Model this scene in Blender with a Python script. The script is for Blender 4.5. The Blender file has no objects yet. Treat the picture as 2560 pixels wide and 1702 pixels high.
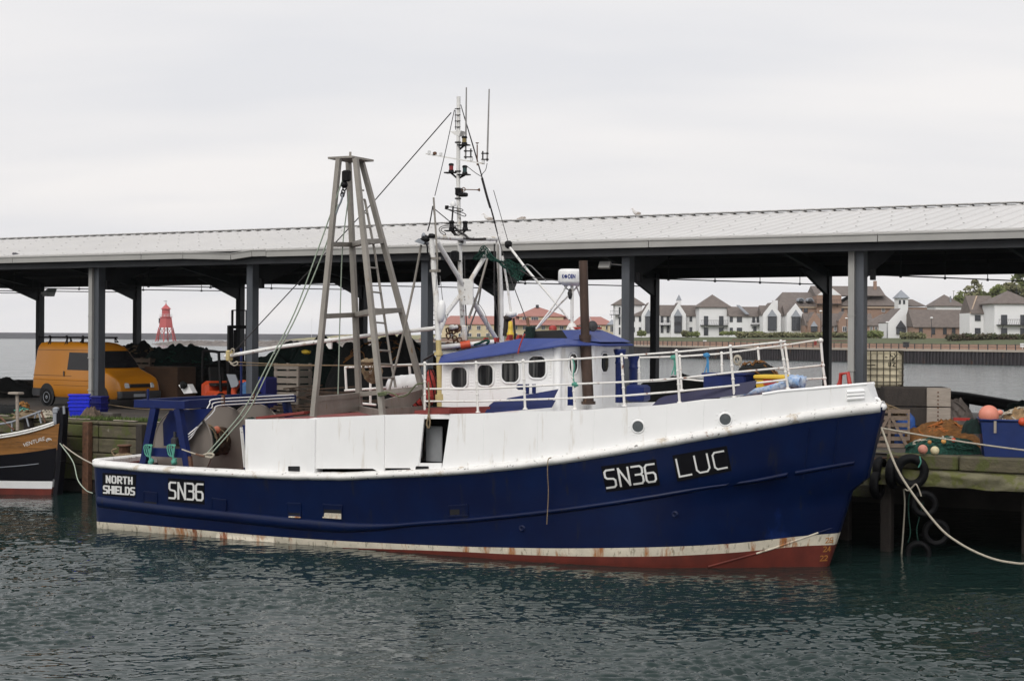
import bpy, math, random
import numpy as np
from mathutils import Vector, Matrix, noise as mnoise
R = math.radians
scn = bpy.context.scene
COL = scn.collection

# ------------------------------------------------------------------ camera
W_PX, H_PX, F = 2560.0, 1702.0, 4000.0      # photograph size and focal length in its pixels
CAM_H, ROLL, SHIFT = 5.2, 0.0055, 16.0
cam_d = bpy.data.cameras.new("camera")
cam = bpy.data.objects.new("camera", cam_d); COL.objects.link(cam)
cam_d.sensor_width = 36.0; cam_d.lens = F / W_PX * 36.0
cam_d.shift_y = -SHIFT / W_PX
cam_d.clip_start = 0.5; cam_d.clip_end = 8000
_cr = Vector((math.cos(ROLL), 0, math.sin(ROLL))); _cu = Vector((-math.sin(ROLL), 0, math.cos(ROLL)))
_m = Matrix((( _cr.x, _cu.x, 0), (_cr.y, _cu.y, -1), (_cr.z, _cu.z, 0))).to_4x4()
_m.translation = Vector((0, 0, CAM_H)); cam.matrix_world = _m
scn.camera = cam

# ------------------------------------------------------------------ sky, sun, exposure
SUN_EL, SUN_AZ = R(40), R(205)              # behind the camera, a little to the left
w = bpy.data.worlds.new("World"); scn.world = w; w.use_nodes = True
nt = w.node_tree; N = nt.nodes; L = nt.links; N.clear()
wo = N.new('ShaderNodeOutputWorld'); bg = N.new('ShaderNodeBackground'); bg.inputs['Strength'].default_value = 0.1
sky = N.new('ShaderNodeTexSky'); sky.sky_type = 'NISHITA'; sky.sun_disc = False
sky.sun_elevation = SUN_EL; sky.sun_rotation = SUN_AZ; sky.dust_density = 3.0; sky.air_density = 1.5
tc = N.new('ShaderNodeTexCoord'); sx = N.new('ShaderNodeSeparateXYZ'); L.new(tc.outputs['Generated'], sx.inputs[0])
def mth(op, a, b=None, c=None):
    n = N.new('ShaderNodeMath'); n.operation = op
    for i, q in enumerate((a, b, c)):
        if q is None: continue
        if isinstance(q, (int, float)): n.inputs[i].default_value = q
        else: L.new(q, n.inputs[i])
    return n.outputs[0]
zz = mth('MAXIMUM', sx.outputs['Z'], 0.0)
den = mth('ADD', zz, 0.22)
cx_ = mth('DIVIDE', sx.outputs['X'], den); cy_ = mth('DIVIDE', sx.outputs['Y'], den)
cb = N.new('ShaderNodeCombineXYZ'); L.new(cx_, cb.inputs[0]); L.new(cy_, cb.inputs[1])
mp = N.new('ShaderNodeMapping'); mp.inputs['Scale'].default_value = (0.75, 1.9, 1); L.new(cb.outputs[0], mp.inputs[0])
cn = N.new('ShaderNodeTexNoise'); cn.inputs['Scale'].default_value = 1.15; cn.inputs['Detail'].default_value = 4; cn.inputs['Roughness'].default_value = 0.45
L.new(mp.outputs[0], cn.inputs['Vector'])
rp = N.new('ShaderNodeValToRGB'); rp.color_ramp.elements[0].position = 0.36; rp.color_ramp.elements[1].position = 0.66
rp.color_ramp.elements[0].color = (8.15, 8.15, 8.45, 1); rp.color_ramp.elements[1].color = (9.45, 9.2, 9.15, 1)
L.new(cn.outputs['Fac'], rp.inputs[0])
up = N.new('ShaderNodeMapRange'); up.interpolation_type = 'SMOOTHSTEP'
up.inputs['From Min'].default_value = 0.22; up.inputs['From Max'].default_value = 0.95
up.inputs['To Min'].default_value = 1.0; up.inputs['To Max'].default_value = 1.25
L.new(sx.outputs['Z'], up.inputs['Value'])
back = N.new('ShaderNodeMapRange'); back.interpolation_type = 'SMOOTHSTEP'      # thinner cloud towards the hidden sun
back.inputs['From Min'].default_value = 0.1; back.inputs['From Max'].default_value = -0.9
back.inputs['To Min'].default_value = 1.0; back.inputs['To Max'].default_value = 1.35
L.new(sx.outputs['Y'], back.inputs['Value'])
dn = N.new('ShaderNodeMapRange'); dn.inputs['From Min'].default_value = -0.02; dn.inputs['From Max'].default_value = 0.0
dn.inputs['To Min'].default_value = 0.12; dn.inputs['To Max'].default_value = 1.0; L.new(sx.outputs['Z'], dn.inputs['Value'])
mul = mth('MULTIPLY', mth('MULTIPLY', up.outputs[0], back.outputs[0]), dn.outputs[0])
vm = N.new('ShaderNodeVectorMath'); vm.operation = 'SCALE'; L.new(rp.outputs[0], vm.inputs[0]); L.new(mul, vm.inputs['Scale'])
mx = N.new('ShaderNodeMix'); mx.data_type = 'RGBA'; mx.inputs['Factor'].default_value = 0.94
L.new(sky.outputs[0], mx.inputs['A']); L.new(vm.outputs[0], mx.inputs['B'])
L.new(mx.outputs['Result'], bg.inputs['Color']); L.new(bg.outputs[0], wo.inputs[0])
sl = bpy.data.lights.new("sun", 'SUN'); sl.energy = 1.25; sl.angle = R(25); sl.color = (1.0, 0.96, 0.9)
so = bpy.data.objects.new("sun", sl); COL.objects.link(so)
_sd = Vector((math.sin(SUN_AZ) * math.cos(SUN_EL), math.cos(SUN_AZ) * math.cos(SUN_EL), math.sin(SUN_EL)))
so.rotation_euler = (-_sd).to_track_quat('-Z', 'Y').to_euler()
vs = scn.view_settings; vs.view_transform = 'Standard'; vs.look = 'None'; vs.gamma = 1.0; vs.exposure = 0.0; vs.use_curve_mapping = False
scn.cycles.max_bounces = 8; scn.cycles.transparent_max_bounces = 16; scn.cycles.use_denoising = True
scn.cycles.caustics_reflective = False; scn.cycles.caustics_refractive = False

# ------------------------------------------------------------------ from photograph pixels to places
def ray(u, v):
    return ((u - 1280) / F) * _cr + (-(v - 851 + SHIFT) / F) * _cu + Vector((0, 1, 0))
def P(u, v, Y):
    d = ray(u, v); return Vector((d.x * Y, Y, CAM_H + d.z * Y))
def on_z(u, v, z):
    d = ray(u, v); t = (z - CAM_H) / d.z; return Vector((d.x * t, d.y * t, z))
def on_plane(u, v, p, n):
    d = ray(u, v); o = Vector((0, 0, CAM_H)); t = (Vector(p) - o).dot(Vector(n)) / d.dot(Vector(n)); return o + d * t
def lerp(a, b, t): return a + (b - a) * t
def interp(x, xs, ys): return float(np.interp(x, xs, ys))

# ------------------------------------------------------------------ mesh builder
FR = {}                                        # world matrix of every root
def frame_of(o):
    while o.parent: o = o.parent
    return FR.get(o.name, Matrix.Identity(4))
class MB:
    def __init__(s): s.v = []; s.f = []; s.mi = []; s.sm = []
    def add(s, vs, fs, mat=0, smooth=False):
        b = len(s.v); s.v += [tuple(p) for p in vs]
        for f in fs: s.f.append(tuple(b + i for i in f)); s.mi.append(mat); s.sm.append(smooth)
        return s
    def hexa(s, p, mat=0):                     # 8 corners: bottom ring 0-3, top ring 4-7
        return s.add(p, [(3, 2, 1, 0), (4, 5, 6, 7), (0, 1, 5, 4), (1, 2, 6, 5), (2, 3, 7, 6), (3, 0, 4, 7)], mat)
    def box(s, c, d, rot=None, mat=0, taper=1.0):
        hx, hy, hz = d[0] / 2, d[1] / 2, d[2] / 2; o = []
        for sz, k in ((-1, 1.0), (1, taper)):
            for sx_, sy_ in ((-1, -1), (1, -1), (1, 1), (-1, 1)): o.append(Vector((sx_ * hx * k, sy_ * hy * k, sz * hz)))
        if rot is not None:
            m = rot if isinstance(rot, Matrix) else Matrix.Rotation(rot, 3, 'Z'); o = [m @ q for q in o]
        c = Vector(c); return s.hexa([q + c for q in o], mat)
    def bbox(s, c, d, bev=0.03, rot=None, mat=0):   # box with chamfered vertical and top edges
        hx, hy, hz = d[0] / 2, d[1] / 2, d[2] / 2; b = min(bev, hx * .45, hy * .45, hz * .45)
        def ring(ix, z): return [(-hx + ix + b, -hy + ix, z), (hx - ix - b, -hy + ix, z), (hx - ix, -hy + ix + b, z), (hx - ix, hy - ix - b, z),
                                 (hx - ix - b, hy - ix, z), (-hx + ix + b, hy - ix, z), (-hx + ix, hy - ix - b, z), (-hx + ix, -hy + ix + b, z)]
        rs = [ring(b, -hz), ring(0, -hz + b), ring(0, hz - b), ring(b, hz)]
        m = Matrix.Identity(3) if rot is None else (rot if isinstance(rot, Matrix) else Matrix.Rotation(rot, 3, 'Z'))
        vs_ = [m @ Vector(q) + Vector(c) for r_ in rs for q in r_]
        fs = [tuple(range(7, -1, -1)), tuple(range(24, 32))]
        for k in range(3):
            for i in range(8): j = (i + 1) % 8; fs.append((k * 8 + i, k * 8 + j, k * 8 + 8 + j, k * 8 + 8 + i))
        return s.add(vs_, fs, mat)
    def bar(s, p, q, w_, h_=None, mat=0, up=(0, 0, 1), w2=None, h2=None):
        p = Vector(p); q = Vector(q); d = (q - p).normalized(); up = Vector(up)
        if abs(d.dot(up)) > 0.98: up = Vector((1, 0, 0))
        x = d.cross(up).normalized(); y = x.cross(d); h_ = w_ if h_ is None else h_
        w2 = w_ if w2 is None else w2; h2 = h_ if h2 is None else h2; o = []
        for c, a, b in ((p, w_, h_), (q, w2, h2)):
            o += [c - x * a / 2 - y * b / 2, c + x * a / 2 - y * b / 2, c + x * a / 2 + y * b / 2, c - x * a / 2 + y * b / 2]
        return s.hexa(o, mat)
    def tube(s, pts, r, n=8, mat=0, caps=True, closed=False):
        pts = [Vector(p) for p in pts]; m = len(pts); rs = r if isinstance(r, (list, tuple)) else [r] * m
        tans = []
        for i in range(m):
            a = pts[(i - 1) % m if closed else max(i - 1, 0)]; b = pts[(i + 1) % m if closed else min(i + 1, m - 1)]
            t = b - a; tans.append(t.normalized() if t.length > 1e-9 else Vector((0, 0, 1)))
        u = tans[0].orthogonal().normalized(); vs_ = []
        for i in range(m):
            t = tans[i]; u = (u - t * u.dot(t)); u = u.normalized() if u.length > 1e-6 else t.orthogonal().normalized(); w_ = t.cross(u)
            for k in range(n):
                a = 2 * math.pi * k / n; vs_.append(pts[i] + (u * math.cos(a) + w_ * math.sin(a)) * rs[i])
        fs = []
        for i in range(m if closed else m - 1):
            j = (i + 1) % m
            for k in range(n): l = (k + 1) % n; fs.append((i * n + k, i * n + l, j * n + l, j * n + k))
        s.add(vs_, fs, mat, True)
        if caps and not closed:
            s.add(vs_[:n], [tuple(range(n - 1, -1, -1))], mat); s.add(vs_[-n:], [tuple(range(n))], mat)
        return s
    def lathe(s, prof, c=(0, 0, 0), axis=(0, 0, 1), n=20, mat=0, smooth=True, caps=True):
        ax = Vector(axis).normalized(); u = ax.orthogonal().normalized(); w_ = ax.cross(u); c = Vector(c); vs_ = []
        for r_, z in prof:
            for k in range(n):
                a = 2 * math.pi * k / n; vs_.append(c + ax * z + (u * math.cos(a) + w_ * math.sin(a)) * r_)
        fs = []
        for i in range(len(prof) - 1):
            for k in range(n): l = (k + 1) % n; fs.append((i * n + k, i * n + l, i * n + n + l, i * n + n + k))
        s.add(vs_, fs, mat, smooth)
        if caps and prof[0][0] > 1e-4: s.add(vs_[:n], [tuple(range(n - 1, -1, -1))], mat)
        if caps and prof[-1][0] > 1e-4: s.add(vs_[-n:], [tuple(range(n))], mat)
        return s
    def ball(s, c, r, n=16, m=10, sc=(1, 1, 1), mat=0, jit=0.0):
        vs_ = []; c = Vector(c)
        for i in range(m + 1):
            th = math.pi * i / m
            for k in range(n):
                a = 2 * math.pi * k / n; q = Vector((math.sin(th) * math.cos(a), math.sin(th) * math.sin(a), math.cos(th)))
                rr = r * (1 + jit * mnoise.noise(q * 2.3 + c)); vs_.append(c + Vector((q.x * sc[0], q.y * sc[1], q.z * sc[2])) * rr)
        fs = [(i * n + k, i * n + n + k, i * n + n + (k + 1) % n, i * n + (k + 1) % n) for i in range(m) for k in range(n)]
        return s.add(vs_, fs, mat, True)
    def prism(s, poly, off, mat=0, smooth=False):
        n = len(poly); off = Vector(off); a = [Vector(p) for p in poly]; b = [p + off for p in a]
        return s.add(a + b, [tuple(range(n - 1, -1, -1)), tuple(range(n, 2 * n))] + [(i, (i + 1) % n, n + (i + 1) % n, n + i) for i in range(n)], mat, smooth)
    def poly(s, pts, mat=0): return s.add(pts, [tuple(range(len(pts)))], mat)
    def grid(s, fn, nu, nv, mat=0, smooth=True):
        vs_ = [fn(i / nu, j / nv) for j in range(nv + 1) for i in range(nu + 1)]; a = nu + 1
        return s.add(vs_, [(j * a + i, j * a + i + 1, j * a + a + i + 1, j * a + a + i) for j in range(nv) for i in range(nu)], mat, smooth)
    def slab(s, fn, nu, nv, th, mat=0, smooth=True):   # a curved plate with thickness; fn gives (front, back) points
        s.grid(lambda a, b: fn(a, b), nu, nv, mat, smooth)
        s.grid(lambda a, b: Vector(fn(1 - a, b)) + Vector(th), nu, nv, mat, smooth)
        for k in range(nu):
            a0, a1 = k / nu, (k + 1) / nu
            for b in (0, 1): s.poly([fn(a0, b), fn(a1, b), Vector(fn(a1, b)) + Vector(th), Vector(fn(a0, b)) + Vector(th)], mat)
        for k in range(nv):
            b0, b1 = k / nv, (k + 1) / nv
            for a in (0, 1): s.poly([fn(a, b0), fn(a, b1), Vector(fn(a, b1)) + Vector(th), Vector(fn(a, b0)) + Vector(th)], mat)
        return s
    def build(s, name, mats, parent=None, world=False):
        me = bpy.data.meshes.new(name); vs_ = s.v
        if parent is not None and world:
            inv = frame_of(parent).inverted(); vs_ = [tuple(inv @ Vector(p)) for p in vs_]
        me.from_pydata(vs_, [], s.f)
        for m in (mats if isinstance(mats, (list, tuple)) else [mats]): me.materials.append(m)
        me.polygons.foreach_set('material_index', s.mi); me.polygons.foreach_set('use_smooth', s.sm); me.update()
        o = bpy.data.objects.new(name, me); COL.objects.link(o)
        if parent is not None: o.parent = parent
        return o
def tag(o, label=None, cat=None, group=None, kind=None):
    if label: o['label'] = label
    if cat: o['category'] = cat
    if group: o['group'] = group
    if kind: o['kind'] = kind
    return o
def solid(name, mb, mats, label, cat, group=None, kind=None):
    """a top-level thing that is one mesh; its origin goes to the middle of its base"""
    a = np.array(mb.v); c = Vector(((a[:, 0].min() + a[:, 0].max()) / 2, (a[:, 1].min() + a[:, 1].max()) / 2, a[:, 2].min()))
    mb.v = [(p[0] - c.x, p[1] - c.y, p[2] - c.z) for p in mb.v]
    o = mb.build(name, mats); o.location = c; FR[o.name] = Matrix.Translation(c); return tag(o, label, cat, group, kind)
def structure(name, mb, mats): return tag(mb.build(name, mats), kind='structure')
def empty(name, loc, rz=0.0, label=None, cat=None, group=None):
    o = bpy.data.objects.new(name, None); COL.objects.link(o); o.location = loc; o.rotation_euler = (0, 0, rz); o.empty_display_size = 0.3
    FR[o.name] = Matrix.Translation(Vector(loc)) @ Matrix.Rotation(rz, 4, 'Z'); return tag(o, label, cat, group)
def copy_tree(o, parent=None):
    c = o.copy(); COL.objects.link(c)
    if parent is not None: c.parent = parent
    for ch in list(o.children): copy_tree(ch, c)
    return c
def sag(a, b, drop, n=14):
    a = Vector(a); b = Vector(b); return [a.lerp(b, i / n) - Vector((0, 0, drop * 4 * (i / n) * (1 - i / n))) for i in range(n + 1)]
def smooth_path(pts, n=6):                      # Catmull-Rom through the points
    p = [Vector(q) for q in pts]; p = [p[0] * 2 - p[1]] + p + [p[-1] * 2 - p[-2]]; o = []
    for i in range(1, len(p) - 2):
        for k in range(n):
            t = k / n; a, b, c, d = p[i - 1], p[i], p[i + 1], p[i + 2]
            o.append(0.5 * ((2 * b) + (c - a) * t + (2 * a - 5 * b + 4 * c - d) * t * t + (3 * b - a - 3 * c + d) * t ** 3))
    return o + [p[-2]]

# ------------------------------------------------------------------ materials
def mat(name, col, rough=0.55, metal=0.0, dark=0.75, scale=4.0, stretch=(1, 1, 1), bump=0.0, bscale=30.0, col2=None, lo=0.35, hi=0.7, spec=0.5, wear=None, detail=5.0):
    """paint or stone: base colour broken up by noise; wear=(colour, threshold, scale, stretch) adds patches of rust, dirt or moss with their own shape"""
    m = bpy.data.materials.new(name); m.use_nodes = True; t = m.node_tree; n = t.nodes; l = t.links
    b = n['Principled BSDF']; b.inputs['Roughness'].default_value = rough; b.inputs['Metallic'].default_value = metal; b.inputs['Specular IOR Level'].default_value = spec
    tc_ = n.new('ShaderNodeTexCoord'); mp_ = n.new('ShaderNodeMapping'); mp_.inputs['Scale'].default_value = stretch; l.new(tc_.outputs['Object'], mp_.inputs[0])
    nz = n.new('ShaderNodeTexNoise'); nz.inputs['Scale'].default_value = scale; nz.inputs['Detail'].default_value = detail; nz.inputs['Roughness'].default_value = 0.6
    l.new(mp_.outputs[0], nz.inputs['Vector'])
    rp_ = n.new('ShaderNodeValToRGB'); rp_.color_ramp.elements[0].position = lo; rp_.color_ramp.elements[1].position = hi
    c2 = col2 if col2 else tuple(c * dark for c in col)
    rp_.color_ramp.elements[0].color = (*c2, 1); rp_.color_ramp.elements[1].color = (*col, 1); l.new(nz.outputs['Fac'], rp_.inputs[0]); out = rp_.outputs[0]
    ws = wear if isinstance(wear, list) else ([wear] if wear else [])
    for k, (wc, th, ws_, wst) in enumerate(ws):
        mp2 = n.new('ShaderNodeMapping'); mp2.inputs['Scale'].default_value = wst; mp2.inputs['Location'].default_value = (3.1 + 5 * k, 1.7, 0.4); l.new(tc_.outputs['Object'], mp2.inputs[0])
        n2 = n.new('ShaderNodeTexNoise'); n2.inputs['Scale'].default_value = ws_; n2.inputs['Detail'].default_value = 6; n2.inputs['Roughness'].default_value = 0.65; l.new(mp2.outputs[0], n2.inputs['Vector'])
        r2 = n.new('ShaderNodeMapRange'); r2.inputs['From Min'].default_value = th; r2.inputs['From Max'].default_value = th + 0.08; l.new(n2.outputs['Fac'], r2.inputs['Value'])
        mm = n.new('ShaderNodeMix'); mm.data_type = 'RGBA'; l.new(r2.outputs[0], mm.inputs['Factor']); l.new(out, mm.inputs['A']); mm.inputs['B'].default_value = (*wc, 1); out = mm.outputs['Result']
    l.new(out, b.inputs['Base Color'])
    if bump:
        n3 = n.new('ShaderNodeTexNoise'); n3.inputs['Scale'].default_value = bscale; n3.inputs['Detail'].default_value = 4; l.new(tc_.outputs['Object'], n3.inputs['Vector'])
        bp = n.new('ShaderNodeBump'); bp.inputs['Strength'].default_value = bump; bp.inputs['Distance'].default_value = 0.05; l.new(n3.outputs['Fac'], bp.inputs['Height']); l.new(bp.outputs[0], b.inputs['Normal'])
    return m
def glassy(name, col, rough=0.06, spec=0.6):
    m = bpy.data.materials.new(name); m.use_nodes = True; b = m.node_tree.nodes['Principled BSDF']
    b.inputs['Base Color'].default_value = (*col, 1); b.inputs['Roughness'].default_value = rough; b.inputs['Specular IOR Level'].default_value = spec; return m
RUST = (0.20, 0.065, 0.02)
M = {}
M['white'] = mat('white_boat_paint', (0.86, 0.86, 0.85), 0.42, dark=0.95, scale=1.2, bump=0.06, bscale=1.6, wear=[((0.70, 0.675, 0.63), 0.585, 1.5, (2.5, 2.5, 0.30)), ((0.55, 0.45, 0.33), 0.685, 2.2, (3.5, 3.5, 0.30)), ((0.25, 0.23, 0.21), 0.745, 5.0, (2, 2, 1))])
M['white_worn'] = mat('worn_white_paint', (0.78, 0.77, 0.74), 0.5, dark=0.88, scale=3, wear=[(RUST, 0.635, 4.5, (1, 1, 1)), ((0.10, 0.09, 0.08), 0.605, 9.0, (1, 1, 1)), ((0.50, 0.44, 0.36), 0.58, 2.0, (1, 1, 1))], bump=0.2, bscale=14)
M['white_rail'] = mat('white_rail_paint', (0.78, 0.76, 0.72), 0.45, dark=0.9, scale=5, wear=[(RUST, 0.60, 7.0, (1, 1, 1))])
M['blue'] = mat('navy_hull_paint', (0.0006, 0.0088, 0.050), 0.36, dark=0.7, scale=0.9, bump=0.16, bscale=1.6, col2=(0.0004, 0.0045, 0.033), spec=0.28, wear=[((0.010, 0.012, 0.026), 0.60, 1.9, (2.4, 2.4, 0.22)), ((0.006, 0.020, 0.10), 0.64, 0.8, (1, 1, 0.6)), ((0.06, 0.045, 0.04), 0.70, 2.6, (3, 3, 0.3)), ((0.10, 0.12, 0.18), 0.74, 8.0, (1, 1, 1))])
M['blue_mid'] = mat('blue_deck_paint', (0.003, 0.013, 0.095), 0.45, spec=0.3, dark=0.7, scale=3, wear=[((0.10, 0.11, 0.14), 0.70, 9.0, (1, 1, 1))])
M['blue_roof'] = mat('faded_blue_roof_paint', (0.026, 0.050, 0.215), 0.55, dark=0.85, scale=2.5)
M['cream_boot'] = mat('cream_boot_top_paint', (0.66, 0.60, 0.48), 0.6, dark=0.8, scale=3, wear=[((0.30, 0.27, 0.20), 0.56, 7.0, (1.5, 1.5, 0.6)), ((0.34, 0.14, 0.045), 0.54, 1.3, (1.6, 1.6, 0.30)), ((0.20, 0.06, 0.018), 0.60, 1.6, (2.2, 2.2, 0.35)), ((0.03, 0.06, 0.15), 0.69, 7.0, (1, 1, 1))], bump=0.2, bscale=9)
M['red_boot'] = mat('red_antifouling', (0.145, 0.021, 0.011), 0.65, dark=0.6, scale=2.5, stretch=(1, 1, 0.5))
M['red_deck'] = mat('red_deck_paint', (0.24, 0.040, 0.032), 0.6, dark=0.7, scale=3)
M['red'] = mat('red_paint', (0.42, 0.035, 0.025), 0.5, dark=0.75, scale=4)
M['orange_red'] = mat('orange_red_paint', (0.60, 0.075, 0.02), 0.5, dark=0.8, scale=5)
M['black'] = mat('black_paint', (0.006, 0.006, 0.007), 0.5, dark=0.6, scale=4, spec=0.2)
M['board'] = mat('black_name_board_paint', (0.004, 0.004, 0.006), 0.5, dark=0.8, scale=3, spec=0.15)
M['letter'] = mat('white_lettering_paint', (0.72, 0.72, 0.70), 0.5, dark=0.9, scale=4)
M['amber_letter'] = mat('amber_draught_mark_paint', (0.42, 0.17, 0.03), 0.6, dark=0.8, scale=8)
M['hole_shade'] = mat('painted_hole_shade', (0.006, 0.006, 0.008), 0.7, dark=0.8)  # near-black colour stands in for the shade inside openings
M['galv'] = mat('weathered_gallows_steel', (0.31, 0.285, 0.25), 0.5, metal=0.25, dark=0.72, scale=2.4, stretch=(1, 1, 0.5), bump=0.1, bscale=20, wear=[((0.20, 0.13, 0.075), 0.64, 2.5, (2, 2, 0.6)), ((0.50, 0.48, 0.45), 0.68, 6, (1, 1, 0.5))])
M['flange'] = mat('stainless_drum_plate', (0.26, 0.225, 0.195), 0.48, metal=0.4, dark=0.88, scale=1.4, wear=[((0.14, 0.07, 0.03), 0.72, 6.5, (1, 1, 1))])
M['rust'] = mat('rusty_steel', (0.16, 0.075, 0.04), 0.75, dark=0.5, scale=8, bump=0.3, bscale=30)
M['exhaust'] = mat('brown_exhaust_steel', (0.075, 0.042, 0.028), 0.45, metal=0.3, dark=0.55, scale=3, stretch=(1, 1, 0.4), wear=[((0.20, 0.12, 0.07), 0.64, 2.6, (2, 2, 0.5))])
M['yellow_post'] = mat('yellowed_post_paint', (0.55, 0.44, 0.20), 0.55, dark=0.8, scale=3, wear=[(RUST, 0.66, 5, (1, 1, .6))])
M['wire'] = mat('grey_wire', (0.20, 0.20, 0.20), 0.5, metal=0.4)
M['dark_wire'] = mat('dark_cable', (0.025, 0.022, 0.022), 0.6)
M['rope'] = mat('pale_rope', (0.50, 0.45, 0.36), 0.85, dark=0.7, scale=30, bump=0.5, bscale=80)
M['rope_tan'] = mat('tan_rope', (0.30, 0.22, 0.13), 0.9, dark=0.6, scale=25, bump=0.5, bscale=80)
M['rope_green'] = mat('pale_green_rope', (0.38, 0.45, 0.36), 0.85, dark=0.75, scale=30)
M['rope_teal'] = mat('teal_rope', (0.09, 0.33, 0.25), 0.85, dark=0.7, scale=30)
M['rope_blue'] = mat('sky_blue_rope', (0.05, 0.24, 0.48), 0.8, dark=0.7, scale=30)
M['glass'] = glassy('dark_window_glass', (0.012, 0.012, 0.014), 0.05, 0.28)
M['lamp_glass'] = glassy('clear_lamp_lens', (.34, .35, .37), .1)
M['cabin_glass'] = mat('cabin_window_glass', (0.085, 0.085, 0.082), 0.07, dark=.1, scale=2.2, stretch=(3, 3, .12), col2=(.006, .006, .007), lo=.48, hi=.62, spec=.3, detail=2)
M['port_glass'] = glassy('porthole_glass', (0.07, 0.08, 0.085), 0.12)
M['grey_interior'] = mat('grey_interior_paint', (0.30, 0.31, 0.32), 0.6, dark=0.85)
M['seal'] = mat('black_rubber', (0.012, 0.012, 0.012), 0.6)
M['tyre'] = mat('worn_tyre_rubber', (0.007, 0.007, 0.008), 0.6, dark=0.6, scale=5, bump=0.2, bscale=25, spec=0.15, wear=((0.022, 0.022, 0.02), 0.66, 6, (1, 1, 1)))
M['plastic_w'] = mat('white_plastic', (0.78, 0.78, 0.77), 0.35, dark=0.94)
M['yellow'] = mat('yellow_plastic', (0.70, 0.48, 0.04), 0.45, dark=0.85, scale=5)
M['net_green'] = mat('dark_green_net', (0.006, 0.028, 0.022), 0.95, dark=0.35, scale=14, bump=1.0, bscale=45)
M['net_teal'] = mat('teal_green_net', (0.018, 0.105, 0.075), 0.95, dark=0.3, scale=16, bump=1.0, bscale=45)
M['net_brown'] = mat('orange_brown_net', (0.24, 0.105, 0.028), 0.95, dark=0.5, scale=9, stretch=(1, 1, 2), bump=0.8, bscale=35)
M['net_black'] = mat('black_net', (0.005, 0.006, 0.006), 0.95, dark=0.5, scale=16, bump=0.8, bscale=45, wear=((0.05, 0.045, 0.02), 0.66, 9, (1, 1, 1)))
M['net_red'] = mat('red_buoy_netting', (0.55, 0.06, 0.05), 0.7, dark=0.5, scale=16, bump=0.6, bscale=30)
M['wood'] = mat('weathered_timber', (0.21, 0.155, 0.115), 0.8, dark=0.6, scale=3, stretch=(1, 1, 8), bump=0.3, bscale=24)
M['wood_pale'] = mat('pale_grey_timber', (0.36, 0.31, 0.26), 0.8, dark=0.75, scale=3, stretch=(1, 1, 8), bump=0.2, bscale=24)
M['wood_dark'] = mat('dark_wet_timber', (0.038, 0.029, 0.023), 0.75, dark=0.55, scale=4, stretch=(4, 4, 1), bump=0.3, bscale=20)
M['grey_rubber'] = mat('dark_grey_plastic', (0.034, 0.034, 0.037), 0.6)
# ================================================================== SETTING
QZ = 2.36                                       # quay level above the water
QA = Vector((math.cos(R(30)), -math.sin(R(30)), 0)); QN = Vector((math.sin(R(30)), math.cos(R(30)), 0)); Q0 = Vector((-13.994, 51.887, 0))
def Q(s, d, z=QZ): p = Q0 + QA * s + QN * d; return Vector((p.x, p.y, z))
QROT = R(-30)
# ---- water
def water_mat(name='harbour_water', ks=0.014, kt=0.003, kb=0.022, rough=0.02, wind=False):
    m = bpy.data.materials.new(name); m.use_nodes = True; t = m.node_tree; n = t.nodes; l = t.links; b = n['Principled BSDF']
    b.inputs['Base Color'].default_value = (0.010, 0.023, 0.021, 1); b.inputs['Roughness'].default_value = rough; b.inputs['IOR'].default_value = 1.333
    tc_ = n.new('ShaderNodeTexCoord')
    def nz(sc, st, rot, det, rough=0.5):
        mp_ = n.new('ShaderNodeMapping'); mp_.inputs['Scale'].default_value = st; mp_.inputs['Rotation'].default_value = (0, 0, rot); l.new(tc_.outputs['Object'], mp_.inputs[0])
        z = n.new('ShaderNodeTexNoise'); z.inputs['Scale'].default_value = sc; z.inputs['Detail'].default_value = det; z.inputs['Roughness'].default_value = rough; l.new(mp_.outputs[0], z.inputs['Vector']); return z.outputs['Fac']
    def mt(op, a, b_):
        k = n.new('ShaderNodeMath'); k.operation = op
        for i, q in enumerate((a, b_)):
            if isinstance(q, (int, float)): k.inputs[i].default_value = q
            else: l.new(q, k.inputs[i])
        return k.outputs[0]
    small = nz(3.0, (0.8, 1.5, 1), 0.10, 3.0); tiny = nz(8.0, (0.8, 1.4, 1), -0.25, 2); big = nz(0.9, (0.8, 1.5, 1), 0.2, 2)
    patch = nz(0.16, (1, 1.2, 1), 0.5, 2); pr = n.new('ShaderNodeMapRange'); pr.inputs['From Min'].default_value = 0.34; pr.inputs['From Max'].default_value = 0.64
    pr.inputs['To Min'].default_value = 0.35; pr.inputs['To Max'].default_value = 1.0; l.new(patch, pr.inputs['Value'])
    h = mt('ADD', mt('MULTIPLY', mt('ADD', mt('MULTIPLY', small, ks), mt('MULTIPLY', tiny, kt)), pr.outputs[0]), mt('MULTIPLY', big, kb))
    if wind: h = mt('ADD', h, mt('ADD', mt('MULTIPLY', nz(0.42, (0.55, 1.5, 1), 0.15, 3, .6), 0.42), mt('MULTIPLY', nz(0.12, (0.5, 1.4, 1), -.1, 2), 0.9)))
    bp = n.new('ShaderNodeBump'); bp.inputs['Strength'].default_value = 1.0; bp.inputs['Distance'].default_value = 1.0; l.new(h, bp.inputs['Height']); l.new(bp.outputs[0], b.inputs['Normal'])
    return m
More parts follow.
